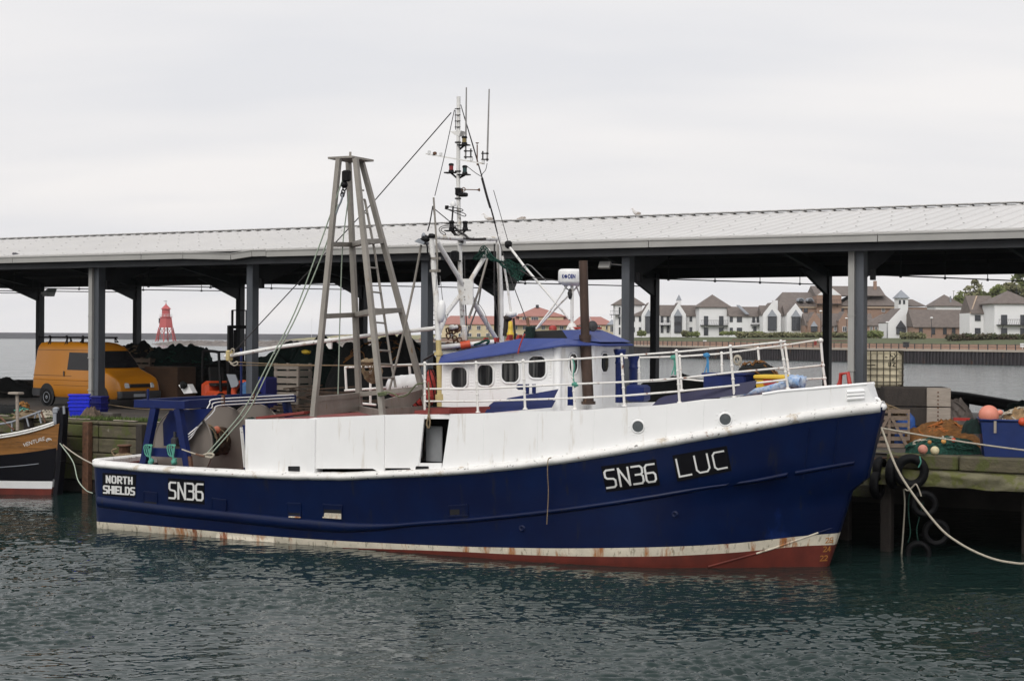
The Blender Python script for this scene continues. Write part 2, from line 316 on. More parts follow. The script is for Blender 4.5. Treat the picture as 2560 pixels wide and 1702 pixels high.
def water_mesh():
    """open water as one sheet: real wavelets in the basin, flat further out"""
    rg = np.random.default_rng(5); x0, x1, y0, y1 = -24.0, 20.0, 18.0, 60.0
    ys = [y0]
    while ys[-1] < y1: ys.append(ys[-1] + 0.031 * (ys[-1] / 24.0) ** 1.7)
    ys[-1] = y1; xs = np.arange(x0, x1 + .001, 0.042); X, Y = np.meshgrid(xs, np.array(ys)); Z = np.zeros_like(X)
    patch = np.zeros_like(X)
    for k in range(14):
        a = rg.uniform(0, 6.28); l_ = rg.uniform(4, 16); patch += np.sin((X * math.cos(a) + Y * math.sin(a)) * 6.283 / l_ + rg.uniform(0, 6.28)) / 3.5
    patch = np.clip(.72 + .42 * patch, .28, 1.25)
    calm = np.clip(((X - -14.0) * QN.x + (Y - 51.9) * QN.y) * -1.0 / 14.0, .25, 1.0)       # sheltered towards the quay
    X2 = X + .12 * np.sin(Y * 1.7 + X * .6) + .05 * np.sin(Y * 5.1 - X * 2.3); Y2 = Y + .10 * np.sin(X * 1.3 + Y * .4) + .04 * np.sin(X * 4.3 + Y)
    for k in range(90):
        l_ = 0.13 * (1.6 / 0.13) ** (rg.random() ** 1.9); a = math.pi / 2 + rg.normal(0.08, .42); s_ = .074 * min(1.0, (l_ / .15)) if l_ < .5 else .016
        ph = (X2 * math.cos(a) + Y2 * math.sin(a)) * 6.283 / l_ + rg.uniform(0, 6.28); amp = s_ * l_ / 6.283
        Z += amp * (np.sin(ph) + .25 * np.cos(2 * ph)) * (patch if l_ < .8 else 1.0)
    edge = np.clip((X - x0) / 2, 0, 1) * np.clip((x1 - X) / 2, 0, 1) * np.clip((Y - y0) / 1, 0, 1) * np.clip((y1 - Y) / 4, 0, 1)
    Z *= edge * calm; ny, nx = X.shape
    V = np.stack([X, Y, Z], -1).reshape(-1, 3); idx = np.arange(ny * nx).reshape(ny, nx)
    F_ = np.stack([idx[:-1, :-1], idx[:-1, 1:], idx[1:, 1:], idx[1:, :-1]], -1).reshape(-1, 4)
    o = [(-700, -60, 0), (700, -60, 0), (700, 1500, 0), (-700, 1500, 0)]; n0 = len(V); V = np.concatenate([V, np.array(o, float)])
    c = [0, nx - 1, ny * nx - 1, (ny - 1) * nx]; ring = np.array([[n0, n0 + 1, c[1], c[0]], [n0 + 1, n0 + 2, c[2], c[1]], [n0 + 2, n0 + 3, c[3], c[2]], [n0 + 3, n0, c[0], c[3]]]); F_ = np.concatenate([F_, ring])
    me = bpy.data.meshes.new('water'); me.vertices.add(len(V)); me.vertices.foreach_set('co', V.astype(np.float32).ravel()); me.loops.add(F_.size); me.loops.foreach_set('vertex_index', F_.astype(np.int32).ravel())
    me.polygons.add(len(F_)); me.polygons.foreach_set('loop_start', np.arange(0, F_.size, 4, dtype=np.int32)); me.polygons.foreach_set('use_smooth', np.ones(len(F_), bool)); me.update(calc_edges=True); me.validate()
    me.materials.append(water_mat()); me.materials.append(water_mat('river_water', .03, .0, .05, .16, True)); me.polygons.foreach_set('material_index', np.concatenate([np.zeros(len(me.polygons) - 4, np.int32), np.ones(4, np.int32)])); ob = bpy.data.objects.new('water', me); COL.objects.link(ob); return tag(ob, kind='structure')
water_mesh()

# ---- quay: deck, its near face of horizontal timbers, and the dark undercroft
M['asphalt'] = mat('wet_quay_concrete', (0.085, 0.074, 0.064), 0.75, dark=0.55, scale=0.8, bump=0.3, bscale=9, wear=((0.03, 0.027, 0.025), 0.60, 0.7, (1, 1, 1)))
M['mossy'] = mat('mossy_timber_beam', (0.115, 0.100, 0.060), 0.85, dark=0.55, scale=2.2, stretch=(1, 1, 4), bump=0.4, bscale=16, wear=[((0.070, 0.078, 0.020), 0.50, 1.9, (1, 1, 0.7)), ((0.20, 0.185, 0.14), 0.64, 3.0, (1, 1, 1))])
M['mossy2'] = mat('green_slime_timber', (0.080, 0.072, 0.045), 0.8, dark=0.5, scale=2.2, stretch=(1, 1, 4), bump=0.4, bscale=16, wear=((0.055, 0.065, 0.015), 0.50, 1.9, (1, 1, 0.7)))
M['wet_wall'] = mat('dark_wet_quay_face', (0.012, 0.010, 0.009), 0.7, dark=0.5, scale=1.5, bump=0.4, bscale=8)
M['crumb'] = mat('crumbling_mossy_concrete', (0.155, 0.145, 0.085), 0.9, dark=0.6, scale=1.8, bump=0.8, bscale=7, wear=((0.10, 0.105, 0.03), 0.50, 2.2, (1, 1, 1)))
S0, S1, SPLIT = -46.0, 60.0, 24.6
mb = MB()
def deckpt(a, b): s = lerp(S0, S1, a); d = lerp(0.25, 22.5, b); return Q(s, d, QZ - 0.004)
mb.grid(deckpt, 60, 16)
for s0, s1 in ((S0, S1),):
    mb.hexa([Q(s0, 11, -1.2), Q(s1, 11, -1.2), Q(s1, 22.5, -1.2), Q(s0, 22.5, -1.2), Q(s0, 11, QZ - 0.5), Q(s1, 11, QZ - 0.5), Q(s1, 22.5, QZ - 0.5), Q(s0, 22.5, QZ - 0.5)])
mb.hexa([Q(S0, 0.3, QZ - 0.5), Q(S1, 0.3, QZ - 0.5), Q(S1, 22.5, QZ - 0.5), Q(S0, 22.5, QZ - 0.5), Q(S0, 0.3, QZ - 0.02), Q(S1, 0.3, QZ - 0.02), Q(S1, 22.5, QZ - 0.02), Q(S0, 22.5, QZ - 0.02)])
structure('quay', mb, M['asphalt'])
# left part: retaining wall of stacked timbers behind steel king piles
qw = empty('quay_wall', Q(5, 0, 0), QROT, 'mossy timber plank quay wall behind the moored boats', 'quay wall')
ri = random.Random(4); z = -0.9; k = 0
while z < QZ - 0.1:
    h = 0.48 if k % 2 else 0.42; h = min(h, QZ - z); mb = MB(); s = S0
    while s < SPLIT:
        e = min(s + 5.2, SPLIT); j = ri.uniform(-0.02, 0.02)
        mb.bbox(Q((s + e) / 2, 0.14 + j, z + h / 2 - 0.012), (e - s - 0.02, 0.30, h - 0.028), 0.025, QROT); s = e
    mb.build('plank_course', M['mossy'] if z > 0.7 else M['mossy2'] if z > 0.1 else M['wet_wall'], qw, True); z += h; k += 1
mb = MB(); rr = random.Random(3)                # lighter worn lip of the top plank
for k in range(60):
    s = rr.uniform(-9, 12); mb.bbox(Q(s, 0.06 + rr.uniform(0, .1), QZ + 0.012), (rr.uniform(.2, .7), rr.uniform(.05, .12), 0.03), 0.01, QROT + rr.uniform(-.1, .1))
mb.build('worn_lip', M['wood_pale'], qw, True)
for i, s in enumerate((-9.3, -4.6, -2.2, 0.45, 2.75, 5.2, 7.7, 12, 17, 22)):
    mb = MB(); mb.bbox(Q(s, -0.12, 0.55), (0.26, 0.22, 3.5), 0.02, QROT); o = mb.build('king_pile', M['rust'] if i % 2 else M['wood_dark'], qw, True)
# right part: big coping beams over a crumbling ledge and a dark void on piles
cop = empty('quay_coping', Q(28, 0, QZ - 0.5), QROT, 'two tiers of mossy timber coping beams over the dark void beside the bow', 'coping')
for (s0, s1, d) in ((24.6, 26.55, 0.62), (26.6, 28.32, 0.0), (28.36, 31.0, -0.05), (31.05, 34.5, 0.0)):
    mb = MB(); mb.bbox(Q((s0 + s1) / 2, d + 0.18, QZ - 0.155), (s1 - s0, 0.38, 0.35), 0.035, QROT); mb.build('coping_beam', M['mossy'], cop, True)
mb = MB()
def ledge(a, b):
    s = lerp(26.1, 35, a); t = b; d = -0.10 - 0.10 * math.sin(t * 2.2) + 0.10 * mnoise.noise(Vector((s * 1.1, t * 2, 0))) ; zz_ = QZ - 0.36 - 0.36 * t + 0.05 * mnoise.noise(Vector((s * 1.7, 4, t)))
    return Q(s, d, zz_)
mb.grid(ledge, 70, 8); mb.hexa([Q(26.1, 0.0, QZ - .72), Q(35, 0.0, QZ - .72), Q(35, .5, QZ - .72), Q(26.1, .5, QZ - .72), Q(26.1, 0.0, QZ - .34), Q(35, 0.0, QZ - .34), Q(35, .5, QZ - .34), Q(26.1, .5, QZ - .34)])
mb.build('broken_ledge', M['crumb'], cop, True)
mb = MB(); mb.bbox(Q(25.2, 0.45, QZ - 0.95), (2.4, 0.35, 0.32), 0.03, QROT); mb.build('lower_beam', M['mossy2'], cop, True)
mb = MB(); mb.bbox(Q(25.1, 0.75, QZ - 0.55), (2.2, 0.2, 0.5), 0.03, QROT); mb.build('back_beam', M['wood_dark'], cop, True)
vp = [(26.55, 0.25), (29.6, 1.6), (32.5, 0.5), (25.0, 1.8), (34.5, 2)]
for i, (s, d) in enumerate(vp):
    mb = MB(); mb.bbox(Q(s, d, 0.45), (0.28, 0.28, 3.0), 0.03, QROT)
    solid('fender_pile', mb, M['wood_dark'], ('dark timber pile under the tyres beside the bow', 'second dark timber pile under the coping, right of the hanging tyres', 'dark timber pile in the void under the blue tub', 'dark timber pile hidden in shadow behind the bow', 'dark timber pile at the far right under the coping')[i], 'pile', 'timber piles under the quay coping')
# grass tufts along the left edge of the quay
mb = MB(); rr = random.Random(8)
for k in range(2600):
    s = rr.choice((rr.uniform(-3.5, 0.2), rr.uniform(-0.5, 3.4), rr.uniform(-9, 4))); d = 0.1 + abs(rr.gauss(0, 0.32)); p = Q(s, d, QZ); a = rr.uniform(0, 6.28); h = rr.uniform(.03, .13) * (1.2 if -0.5 < s < 3.4 else .6)
    w_ = rr.uniform(.012, .03); t = Vector((math.cos(a), math.sin(a), 0)); l_ = Vector((rr.uniform(-.06, .06), rr.uniform(-.06, .06), h))
    mb.add([p - t * w_, p + t * w_, p + l_], [(0, 1, 2)])
tag(mb.build('grass', mat('quay_edge_grass', (0.10, 0.15, 0.03), 0.8, dark=0.5, scale=3)), 'short green grass growing along the quay edge above the plank wall', 'grass', kind='stuff')

# ================================================================== MARKET SHED
BAY, C0, WS = 7.05, -3.73, 16.4
FD = 4.64                                       # distance of the front columns from the quay edge
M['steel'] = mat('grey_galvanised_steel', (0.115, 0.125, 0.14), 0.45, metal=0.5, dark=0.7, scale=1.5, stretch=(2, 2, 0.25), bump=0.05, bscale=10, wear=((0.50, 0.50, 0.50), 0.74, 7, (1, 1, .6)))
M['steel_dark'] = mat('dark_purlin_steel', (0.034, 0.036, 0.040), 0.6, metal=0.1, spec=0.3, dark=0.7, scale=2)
M['roof_sheet'] = mat('pale_profiled_roof_sheet', (0.56, 0.55, 0.535), 0.5, dark=0.93, scale=0.35, wear=[((0.54, 0.53, 0.505), 0.58, 1.2, (2.2, .14, 1)), ((0.48, 0.465, 0.44), 0.66, 0.8, (1, 1, 1)), ((0.74, 0.74, 0.72), 0.735, 5.0, (1, 1, 1))])
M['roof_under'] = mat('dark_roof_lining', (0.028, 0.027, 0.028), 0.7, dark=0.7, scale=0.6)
M['gutter'] = mat('pale_grey_gutter', (0.36, 0.355, 0.335), 0.5, dark=0.85, scale=1.0)
shed = empty('market_shed', Q(10, FD + WS / 2, QZ), QROT, 'long open fish market shed with pale profiled roof on grey steel columns', 'shed')
EZ = on_plane(248, 655, Q(C0, FD - 0.75), QN).z        # underside of the gutter
RISE = 1.35
SA_, SB_ = -30.0, 50.0
ED = FD - 0.75; RD = FD + WS / 2; BD = FD + WS + 0.75
def roofz(d): return EZ + 0.28 + RISE * (1 - abs(d - RD) / (RD - ED))
mb = MB()                                       # profiled sheets with real ribs, both slopes
def slope(d0, d1):
    n_ = int((SB_ - SA_) / 0.5)
    vs_ = []; fs = []
    prof = [(0, 0), (0.40, 0), (0.43, 0.035), (0.47, 0.035)]
    xs = [(SA_ + i * 0.5 + px, pz) for i in range(n_) for px, pz in prof]
    for dd in (d0, d1):
        for x, pz in xs: vs_.append(Q(x, dd, roofz(dd) + pz))
    m_ = len(xs); mb.add(vs_, [(i, i + 1, m_ + i + 1, m_ + i) for i in range(m_ - 1)], 0)
slope(ED, RD); slope(BD, RD); mb.bar(Q(SA_, ED + .03, roofz(ED) + .004), Q(SB_, ED + .03, roofz(ED) + .004), .04, .06); mb.build('roof_sheeting', M['roof_sheet'], shed, True)
mb = MB()
for dd in (ED + .25, ED + 1.9, ED + 3.6, ED + 5.3, ED + 7.0, RD - 0.35):      # rows of fixing screws
    for i in range(int((SB_ - SA_) / 1.0)):
        mb.box(Q(SA_ + i * 1.0 + 0.45 + (0.5 if int(dd * 10) % 2 else 0), dd, roofz(dd) + 0.047), (0.045, 0.045, 0.012), QROT)
mb.build('roof_screw', mat('roof_screw_cap', (.46, .455, .44), .6), shed, True)['kind'] = 'stuff'
mb = MB(); mb.bar(Q(SA_, RD, roofz(RD) + 0.06), Q(SB_, RD, roofz(RD) + 0.06), 0.5, 0.03); mb.build('ridge_cap', M['roof_sheet'], shed, True)
mb = MB()
for i in range(int((SB_ - SA_) / 0.5)): mb.box(Q(SA_ + i * .5 + .2, RD - .27, roofz(RD) + .035), (.3, .05, .03), QROT)
mb.build('ridge_filler', mat('grey_ridge_filler', (.20, .20, .20), .7), shed, True)['kind'] = 'stuff'
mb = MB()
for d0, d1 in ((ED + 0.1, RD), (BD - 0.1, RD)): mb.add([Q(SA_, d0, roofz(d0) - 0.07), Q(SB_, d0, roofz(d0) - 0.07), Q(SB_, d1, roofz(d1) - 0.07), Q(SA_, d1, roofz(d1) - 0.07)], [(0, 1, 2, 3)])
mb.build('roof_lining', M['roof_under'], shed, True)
mb = MB(); rr = random.Random(17)                 # torn sheet ends above the knocked gutter
for k in range(9): u = rr.uniform(385, 480); p = on_plane(u, 639 - (u - 385) * .02, Q(0, ED + .1), QN); mb.box(p, (rr.uniform(.1, .35), .08, rr.uniform(.05, .11)), Matrix.Rotation(QROT, 3, 'Z') @ Matrix.Rotation(rr.uniform(-.5, .5), 3, 'Y'))
mb.build('torn_sheet_edge', M['steel_dark'], shed, True)['kind'] = 'stuff'
# gutters in lengths, one length bent down as in a knock
joints = [-30, -14, -7.2, -0.9, 1.0, 4.6, 11.5, 18.5, 25.2, 32, 40, 50]
for a_, b_ in zip(joints[:-1], joints[1:]):
    mb = MB(); dz0 = dz1 = 0.0
    pts = [(a_, 0), (b_, 0)]
    if a_ == 1.0: pts = [(a_, 0), (a_ + 2.1, -0.07), (b_ - .6, 0.02), (b_, 0.02)]
    for (p0, z0), (p1, z1) in zip(pts[:-1], pts[1:]):
        mb.bar(Q(p0 + .012, ED - 0.06, EZ + 0.13 + z0), Q(p1 - .012, ED - 0.06, EZ + 0.13 + z1), 0.17, 0.19)
        mb.bar(Q(p0 + .012, ED - 0.155, EZ + 0.235 + z0), Q(p1 - .012, ED - 0.155, EZ + 0.235 + z1), 0.035, 0.03)
    mb.build('gutter', M['gutter'], shed, True)
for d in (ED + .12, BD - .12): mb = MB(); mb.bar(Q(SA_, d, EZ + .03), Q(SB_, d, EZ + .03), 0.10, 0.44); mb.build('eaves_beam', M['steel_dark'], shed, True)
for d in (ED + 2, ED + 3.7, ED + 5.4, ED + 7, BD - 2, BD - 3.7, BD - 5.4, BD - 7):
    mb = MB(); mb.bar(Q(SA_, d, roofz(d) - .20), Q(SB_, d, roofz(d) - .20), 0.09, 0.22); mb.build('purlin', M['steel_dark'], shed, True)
cols = list(range(-4, 7))
def icol(s, d, z0, z1, sz=0.40):
    mb = MB(); t = 0.035; h = sz * 1.12
    for k in (-1, 1): mb.box(Q(s + k * (h / 2), d, (z0 + z1) / 2), (t, sz * .62, z1 - z0), QROT)
    mb.box(Q(s, d, (z0 + z1) / 2), (h, t, z1 - z0), QROT); mb.bbox(Q(s, d, z0 + .02), (sz * 1.5, sz * 1.1, .04), .01, QROT)
    return mb
REAR = {-4: -30.3, -3: -23.95, -2: -17.3, -1: -10.8, 0: -3.72, 1: 3.35, 2: 10.68, 3: 17.92, 4: 26.2, 5: 33.4, 6: 40.5}
for k in cols:
    s = C0 + BAY * k
    for d in (FD, FD + WS):
        s = C0 + BAY * k if d == FD else REAR[k]; mb = MB(); sz = 0.335 if d == FD else 0.34
        # rectangular column: pale downpipe casing on the water side of the front row
        mb.box(Q(s, d, (QZ + EZ) / 2), (sz * .62, sz, EZ - QZ), QROT)
        mb.box(Q(s - sz * .31 - .012, d, (QZ + EZ) / 2), (.024, sz * 1.0, EZ - QZ), QROT)
        mb.box(Q(s + sz * .31 + .012, d, (QZ + EZ) / 2), (.024, sz * 1.0, EZ - QZ), QROT)
        mb.bbox(Q(s, d, QZ + .02), (sz * 1.3, sz * 1.5, .045), .01, QROT)
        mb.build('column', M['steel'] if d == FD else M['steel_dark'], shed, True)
        if d == FD and k in (0, 4):                # downpipes
            mb = MB(); zm = QZ + 1.9
            mb.box(Q(s - .19, d - .21, (zm + EZ + .05) / 2), (.17, .12, EZ + .05 - zm), QROT); mb.box(Q(s - .187, d - .21, (QZ + .28 + zm) / 2), (.145, .10, zm - QZ - .28), QROT)
            for zc in (zm, QZ + .75, QZ + 3.4): mb.box(Q(s - .19, d - .21, zc), (.19, .14, .05), QROT)
            mb.build('downpipe', M['gutter'], shed, True)
    # rafter with tapering haunches at both columns
    mb = MB()
    for da, db in ((FD, RD), (FD + WS, RD)):
        sg = 1 if db > da else -1
        za = EZ - .12; zb = roofz(db) - .34
        s = C0 + BAY * k if da == FD else REAR[k]; sm_ = (C0 + BAY * k + REAR[k]) / 2
        mb.bar(Q(s, da, za), Q(sm_, db, zb), 0.16, 0.34)
        mb.prism([Q(s - .07, da, za - .85), Q(s - .07, da, za - .1), Q(s - .07, da + sg * 3.0, za + .1)], QA * .14)
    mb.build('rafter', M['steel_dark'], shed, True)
# electric conduit slung across every frame on drop rods
for k in cols:
    a, b = Q(C0 + BAY * k + .2, FD + .1, EZ - .80), Q(REAR[k] - .1, FD + WS - .1, EZ - .52); mb = MB(); mb.tube([a, b], .020, 6)
    for t in (.14, .36, .60, .84): q = a.lerp(b, t); mb.tube([q, Vector((q.x, q.y, EZ + .1))], .015, 5); mb.box(q - Vector((0, 0, .01)), (.06, .06, .08), QROT)
    mb.build('conduit', M['steel_dark'], shed, True)
    for p_, s_ in ((a, .1), (b, -.2)): mb = MB(); mb.box(p_ + QA * s_, (.12, .16, .3), QROT); mb.build('junction_box', M['black'], shed, True)
# lamps: two grey hoods on the rear row, one square flood lamp by the middle column
for (u, v, d, sc) in ((125, 733, FD + WS - .6, 1.0), (1270, 712, FD + WS - .6, 1.5)):
    p = on_plane(u, v, Q(0, d), QN); mb = MB()
    c = [p + QA * a * sc + Vector((0, 0, z * sc)) for a, z in ((-.25, -.16), (.05, -.16), (.22, .22), (.10, .22), (-.25, .05))]
    mb.prism([q - QN * .25 * sc for q in c], QN * .5 * sc); mb.box(p + QA * -.4 * sc, (.4 * sc, .08, .12), QROT); mb.build('hood_lamp', M['plastic_w'], shed, True)
p = on_plane(1512, 663, Q(0, FD - .3), QN); mb = MB(); mb.box(p, (.36, .08, .22), Matrix.Rotation(QROT, 3, 'Z') @ Matrix.Rotation(R(-30), 3, 'X'), 0)
mb.bar(p + QN * .05 + Vector((0, 0, .05)), p + QA * .5 + QN * .2, .03); mb.build('flood_lamp', M['gutter'], shed, True)
# ================================================================== FAR SHORE
M['roof_tile'] = mat('brown_grey_roof_tile', (0.165, 0.136, 0.120), 0.8, dark=0.72, scale=1.2, bump=0.2, bscale=3)
M['render_w'] = mat('white_rendered_wall', (0.80, 0.80, 0.80), 0.8, dark=0.94, scale=0.4)
M['brick'] = mat('red_brown_brick', (0.36, 0.235, 0.175), 0.85, dark=0.7, scale=1.5, stretch=(1, 1, 4))
M['brick_pale'] = mat('buff_stone_band', (0.44, 0.34, 0.25), 0.85, dark=0.8, scale=2)
M['hotel_roof'] = mat('salmon_red_tile_roof', (0.36, 0.165, 0.135), 0.75, dark=0.85, scale=0.8)
M['hotel_wall'] = mat('cream_yellow_render', (0.62, 0.52, 0.34), 0.8, dark=0.92, scale=0.6)
M['lead'] = mat('grey_lead_cladding', (0.27, 0.29, 0.32), 0.6, dark=0.85, scale=1.5)
M['frame_dk'] = mat('dark_window_joinery', (0.030, 0.030, 0.035), 0.5)
M['frame_w'] = mat('white_window_joinery', (0.72, 0.72, 0.72), 0.5, dark=0.95)
M['far_glass'] = glassy('far_window_glass', (0.05, 0.055, 0.065), 0.15)
M['leaf'] = mat('spring_leaves', (0.21, 0.245, 0.080), 0.8, dark=0.45, scale=0.5, lo=.3, hi=.7)
M['leaf2'] = mat('dull_olive_leaves', (0.235, 0.23, 0.11), 0.8, dark=0.45, scale=0.6)
M['leaf_red'] = mat('dark_red_hedge_leaves', (0.085, 0.045, 0.035), 0.8, dark=0.5, scale=0.8, col2=(0.05, 0.07, 0.02))
M['bark'] = mat('grey_bark', (0.12, 0.095, 0.075), 0.9, dark=0.6)
M['turf'] = mat('mown_bank_grass', (0.085, 0.100, 0.034), 0.9, dark=0.6, scale=0.25)
M['pile_steel'] = mat('dark_rusty_sheet_pile', (0.040, 0.034, 0.038), 0.7, dark=0.6, scale=0.5, stretch=(1, 1, .25), wear=((0.10, 0.055, 0.035), 0.60, 0.5, (1, 1, .5)))
M['paving'] = mat('pale_promenade_paving', (0.42, 0.37, 0.31), 0.85, dark=0.85, scale=0.3)
M['rock'] = mat('grey_brown_rock', (0.22, 0.19, 0.17), 0.9, dark=0.4, scale=0.35, bump=0.6, bscale=0.7)
M['dune'] = mat('sandy_dune_grass', (0.30, 0.28, 0.15), 0.9, dark=0.65, scale=0.12, wear=((0.48, 0.38, 0.26), 0.62, 0.05, (1, 1, 1)))
M['pier_stone'] = mat('blue_grey_pier_stone', (0.17, 0.17, 0.185), 0.85, dark=0.8, scale=0.08, stretch=(1, 1, 3))
M['herd_red'] = mat('red_lighthouse_paint', (0.46, 0.085, 0.085), 0.6, dark=0.9, scale=0.8)
bank = [on_z(u, v, 0) for u, v in ((3300, 934), (2900, 921), (2560, 912.5), (2290, 907.5), (2090, 903), (1840, 897.5), (1650, 893), (1450, 886), (1200, 878), (1000, 872.5))]
bank = smooth_path(bank, 6)
GZ, PZ = 4.75, 2.7                               # house ground and promenade levels
def bank_n(i):
    a = bank[max(i - 1, 0)]; b = bank[min(i + 1, len(bank) - 1)]; t = (b - a).normalized(); return t, Vector((t.y, -t.x, 0)) * (1 if (t.y * 1 - t.x * 0) > 0 else -1)
def strip(profile, m):                           # profile: (distance inland, height)
    g = MB(); k = len(profile); vs_ = []
    for i, p in enumerate(bank):
        t, n_ = bank_n(i); vs_ += [Vector((p.x, p.y, 0)) + n_ * d + Vector((0, 0, z)) for d, z in profile]
    g.add(vs_, [(i * k + j, (i + 1) * k + j, (i + 1) * k + j + 1, i * k + j + 1) for i in range(len(bank) - 1) for j in range(k - 1)]); return g
structure('promenade', strip([(0.0, PZ - .01), (7.2, PZ)], None), M['paving'])
structure('grass_bank', strip([(7.0, PZ + .9), (14, PZ + 1.35), (24, GZ - .15), (40, GZ), (420, GZ + .5)], None), M['turf'])
# sheet pile wall with real corrugation and a concrete cope
mb = MB(); per = 0.0; prof = [(0, 0), (.25, 0), (.33, .26), (.62, .26), (.70, 0)]
top = []; tot = 0
for a, b in zip(bank[:-1], bank[1:]):
    d = (b - a); ln = d.length; t = d / ln; n_ = Vector((t.y, -t.x, 0)); k = int(ln / .7)
    for i in range(k):
        for x, y in prof[:-1]: q = a + t * (i * .7 + x) * (ln / (k * .7)) + n_ * y; top.append(q)
m_ = len(top); mb.add([Vector((q.x, q.y, -1)) for q in top] + [Vector((q.x, q.y, PZ - .35)) for q in top], [(i, i + 1, m_ + i + 1, m_ + i) for i in range(m_ - 1)])
o = mb.build('sheet_pile_wall', M['pile_steel']); tag(o, 'dark corrugated steel sheet pile wall along the far bank of the river', 'river wall')
cp = strip([(-.15, PZ - .36), (-.15, PZ + .02), (.9, PZ + .02)], None).build('cope', M['paving'], o)
g = strip([(7.0, PZ - .1), (7.0, PZ + 1.02), (7.35, PZ + 1.02), (7.35, PZ)], None)
tag(g.build('garden_wall', M['brick']), 'low red brick garden wall behind the far promenade railing', 'wall')
mb = MB()
us = list(range(1830, 2175, 15)); wl = []
for u in us: q = on_z(u, interp(u, [1650, 1840, 2090, 2290], [893, 897.5, 903, 907.5]), 0); wl.append(P(u, 850, q.y * 1.05))
for z0_, z1_, th in ((2.6, 4.35, 0), ): mb.add([Vector((q.x, q.y, z0_)) for q in wl] + [Vector((q.x, q.y, z1_)) for q in wl] + [Vector((q.x, q.y + .8, z1_)) for q in wl], [(i, i + 1, len(us) + i + 1, len(us) + i) for i in range(len(us) - 1)] + [(len(us) + i, len(us) + i + 1, 2 * len(us) + i + 1, 2 * len(us) + i) for i in range(len(us) - 1)])
solid('terrace_wall', mb, mat('dark_brown_terrace_brick', (.19, .135, .105), .85, dark=.7, scale=.6, stretch=(1, 1, 3)), 'long dark brown brick terrace wall on the far bank below the white pair', 'wall')
rl = empty('promenade_railing', (bank[12].x, bank[12].y, PZ), 0, 'dark post and rail railing along the edge of the far promenade', 'railing')
mb = MB(); ps = []
for i, p in enumerate(bank): t, n_ = bank_n(i); ps.append(Vector((p.x, p.y, PZ)) + n_ * .5)
for z in (1.0, .55): mb.tube([q + Vector((0, 0, z)) for q in ps], .04, 5)
mb.build('rail', M['frame_dk'], rl, True)
acc = 0; cnt = 0
for a, b in zip(ps[:-1], ps[1:]):
    ln = (b - a).length; t = (b - a) / ln; pos = (1.9 - acc) if acc else 0
    while pos < ln:
        q = a + t * pos; u = 1280 + q.x / q.y * F
        if 1500 < u < 2600 and cnt < 98:
            mb = MB(); mb.box(q + Vector((0, 0, .55)), (.16, .16, 1.12)); mb.build('post', M['frame_dk'], rl, True); cnt += 1
        pos += 1.9
    acc = ln - (pos - 1.9)

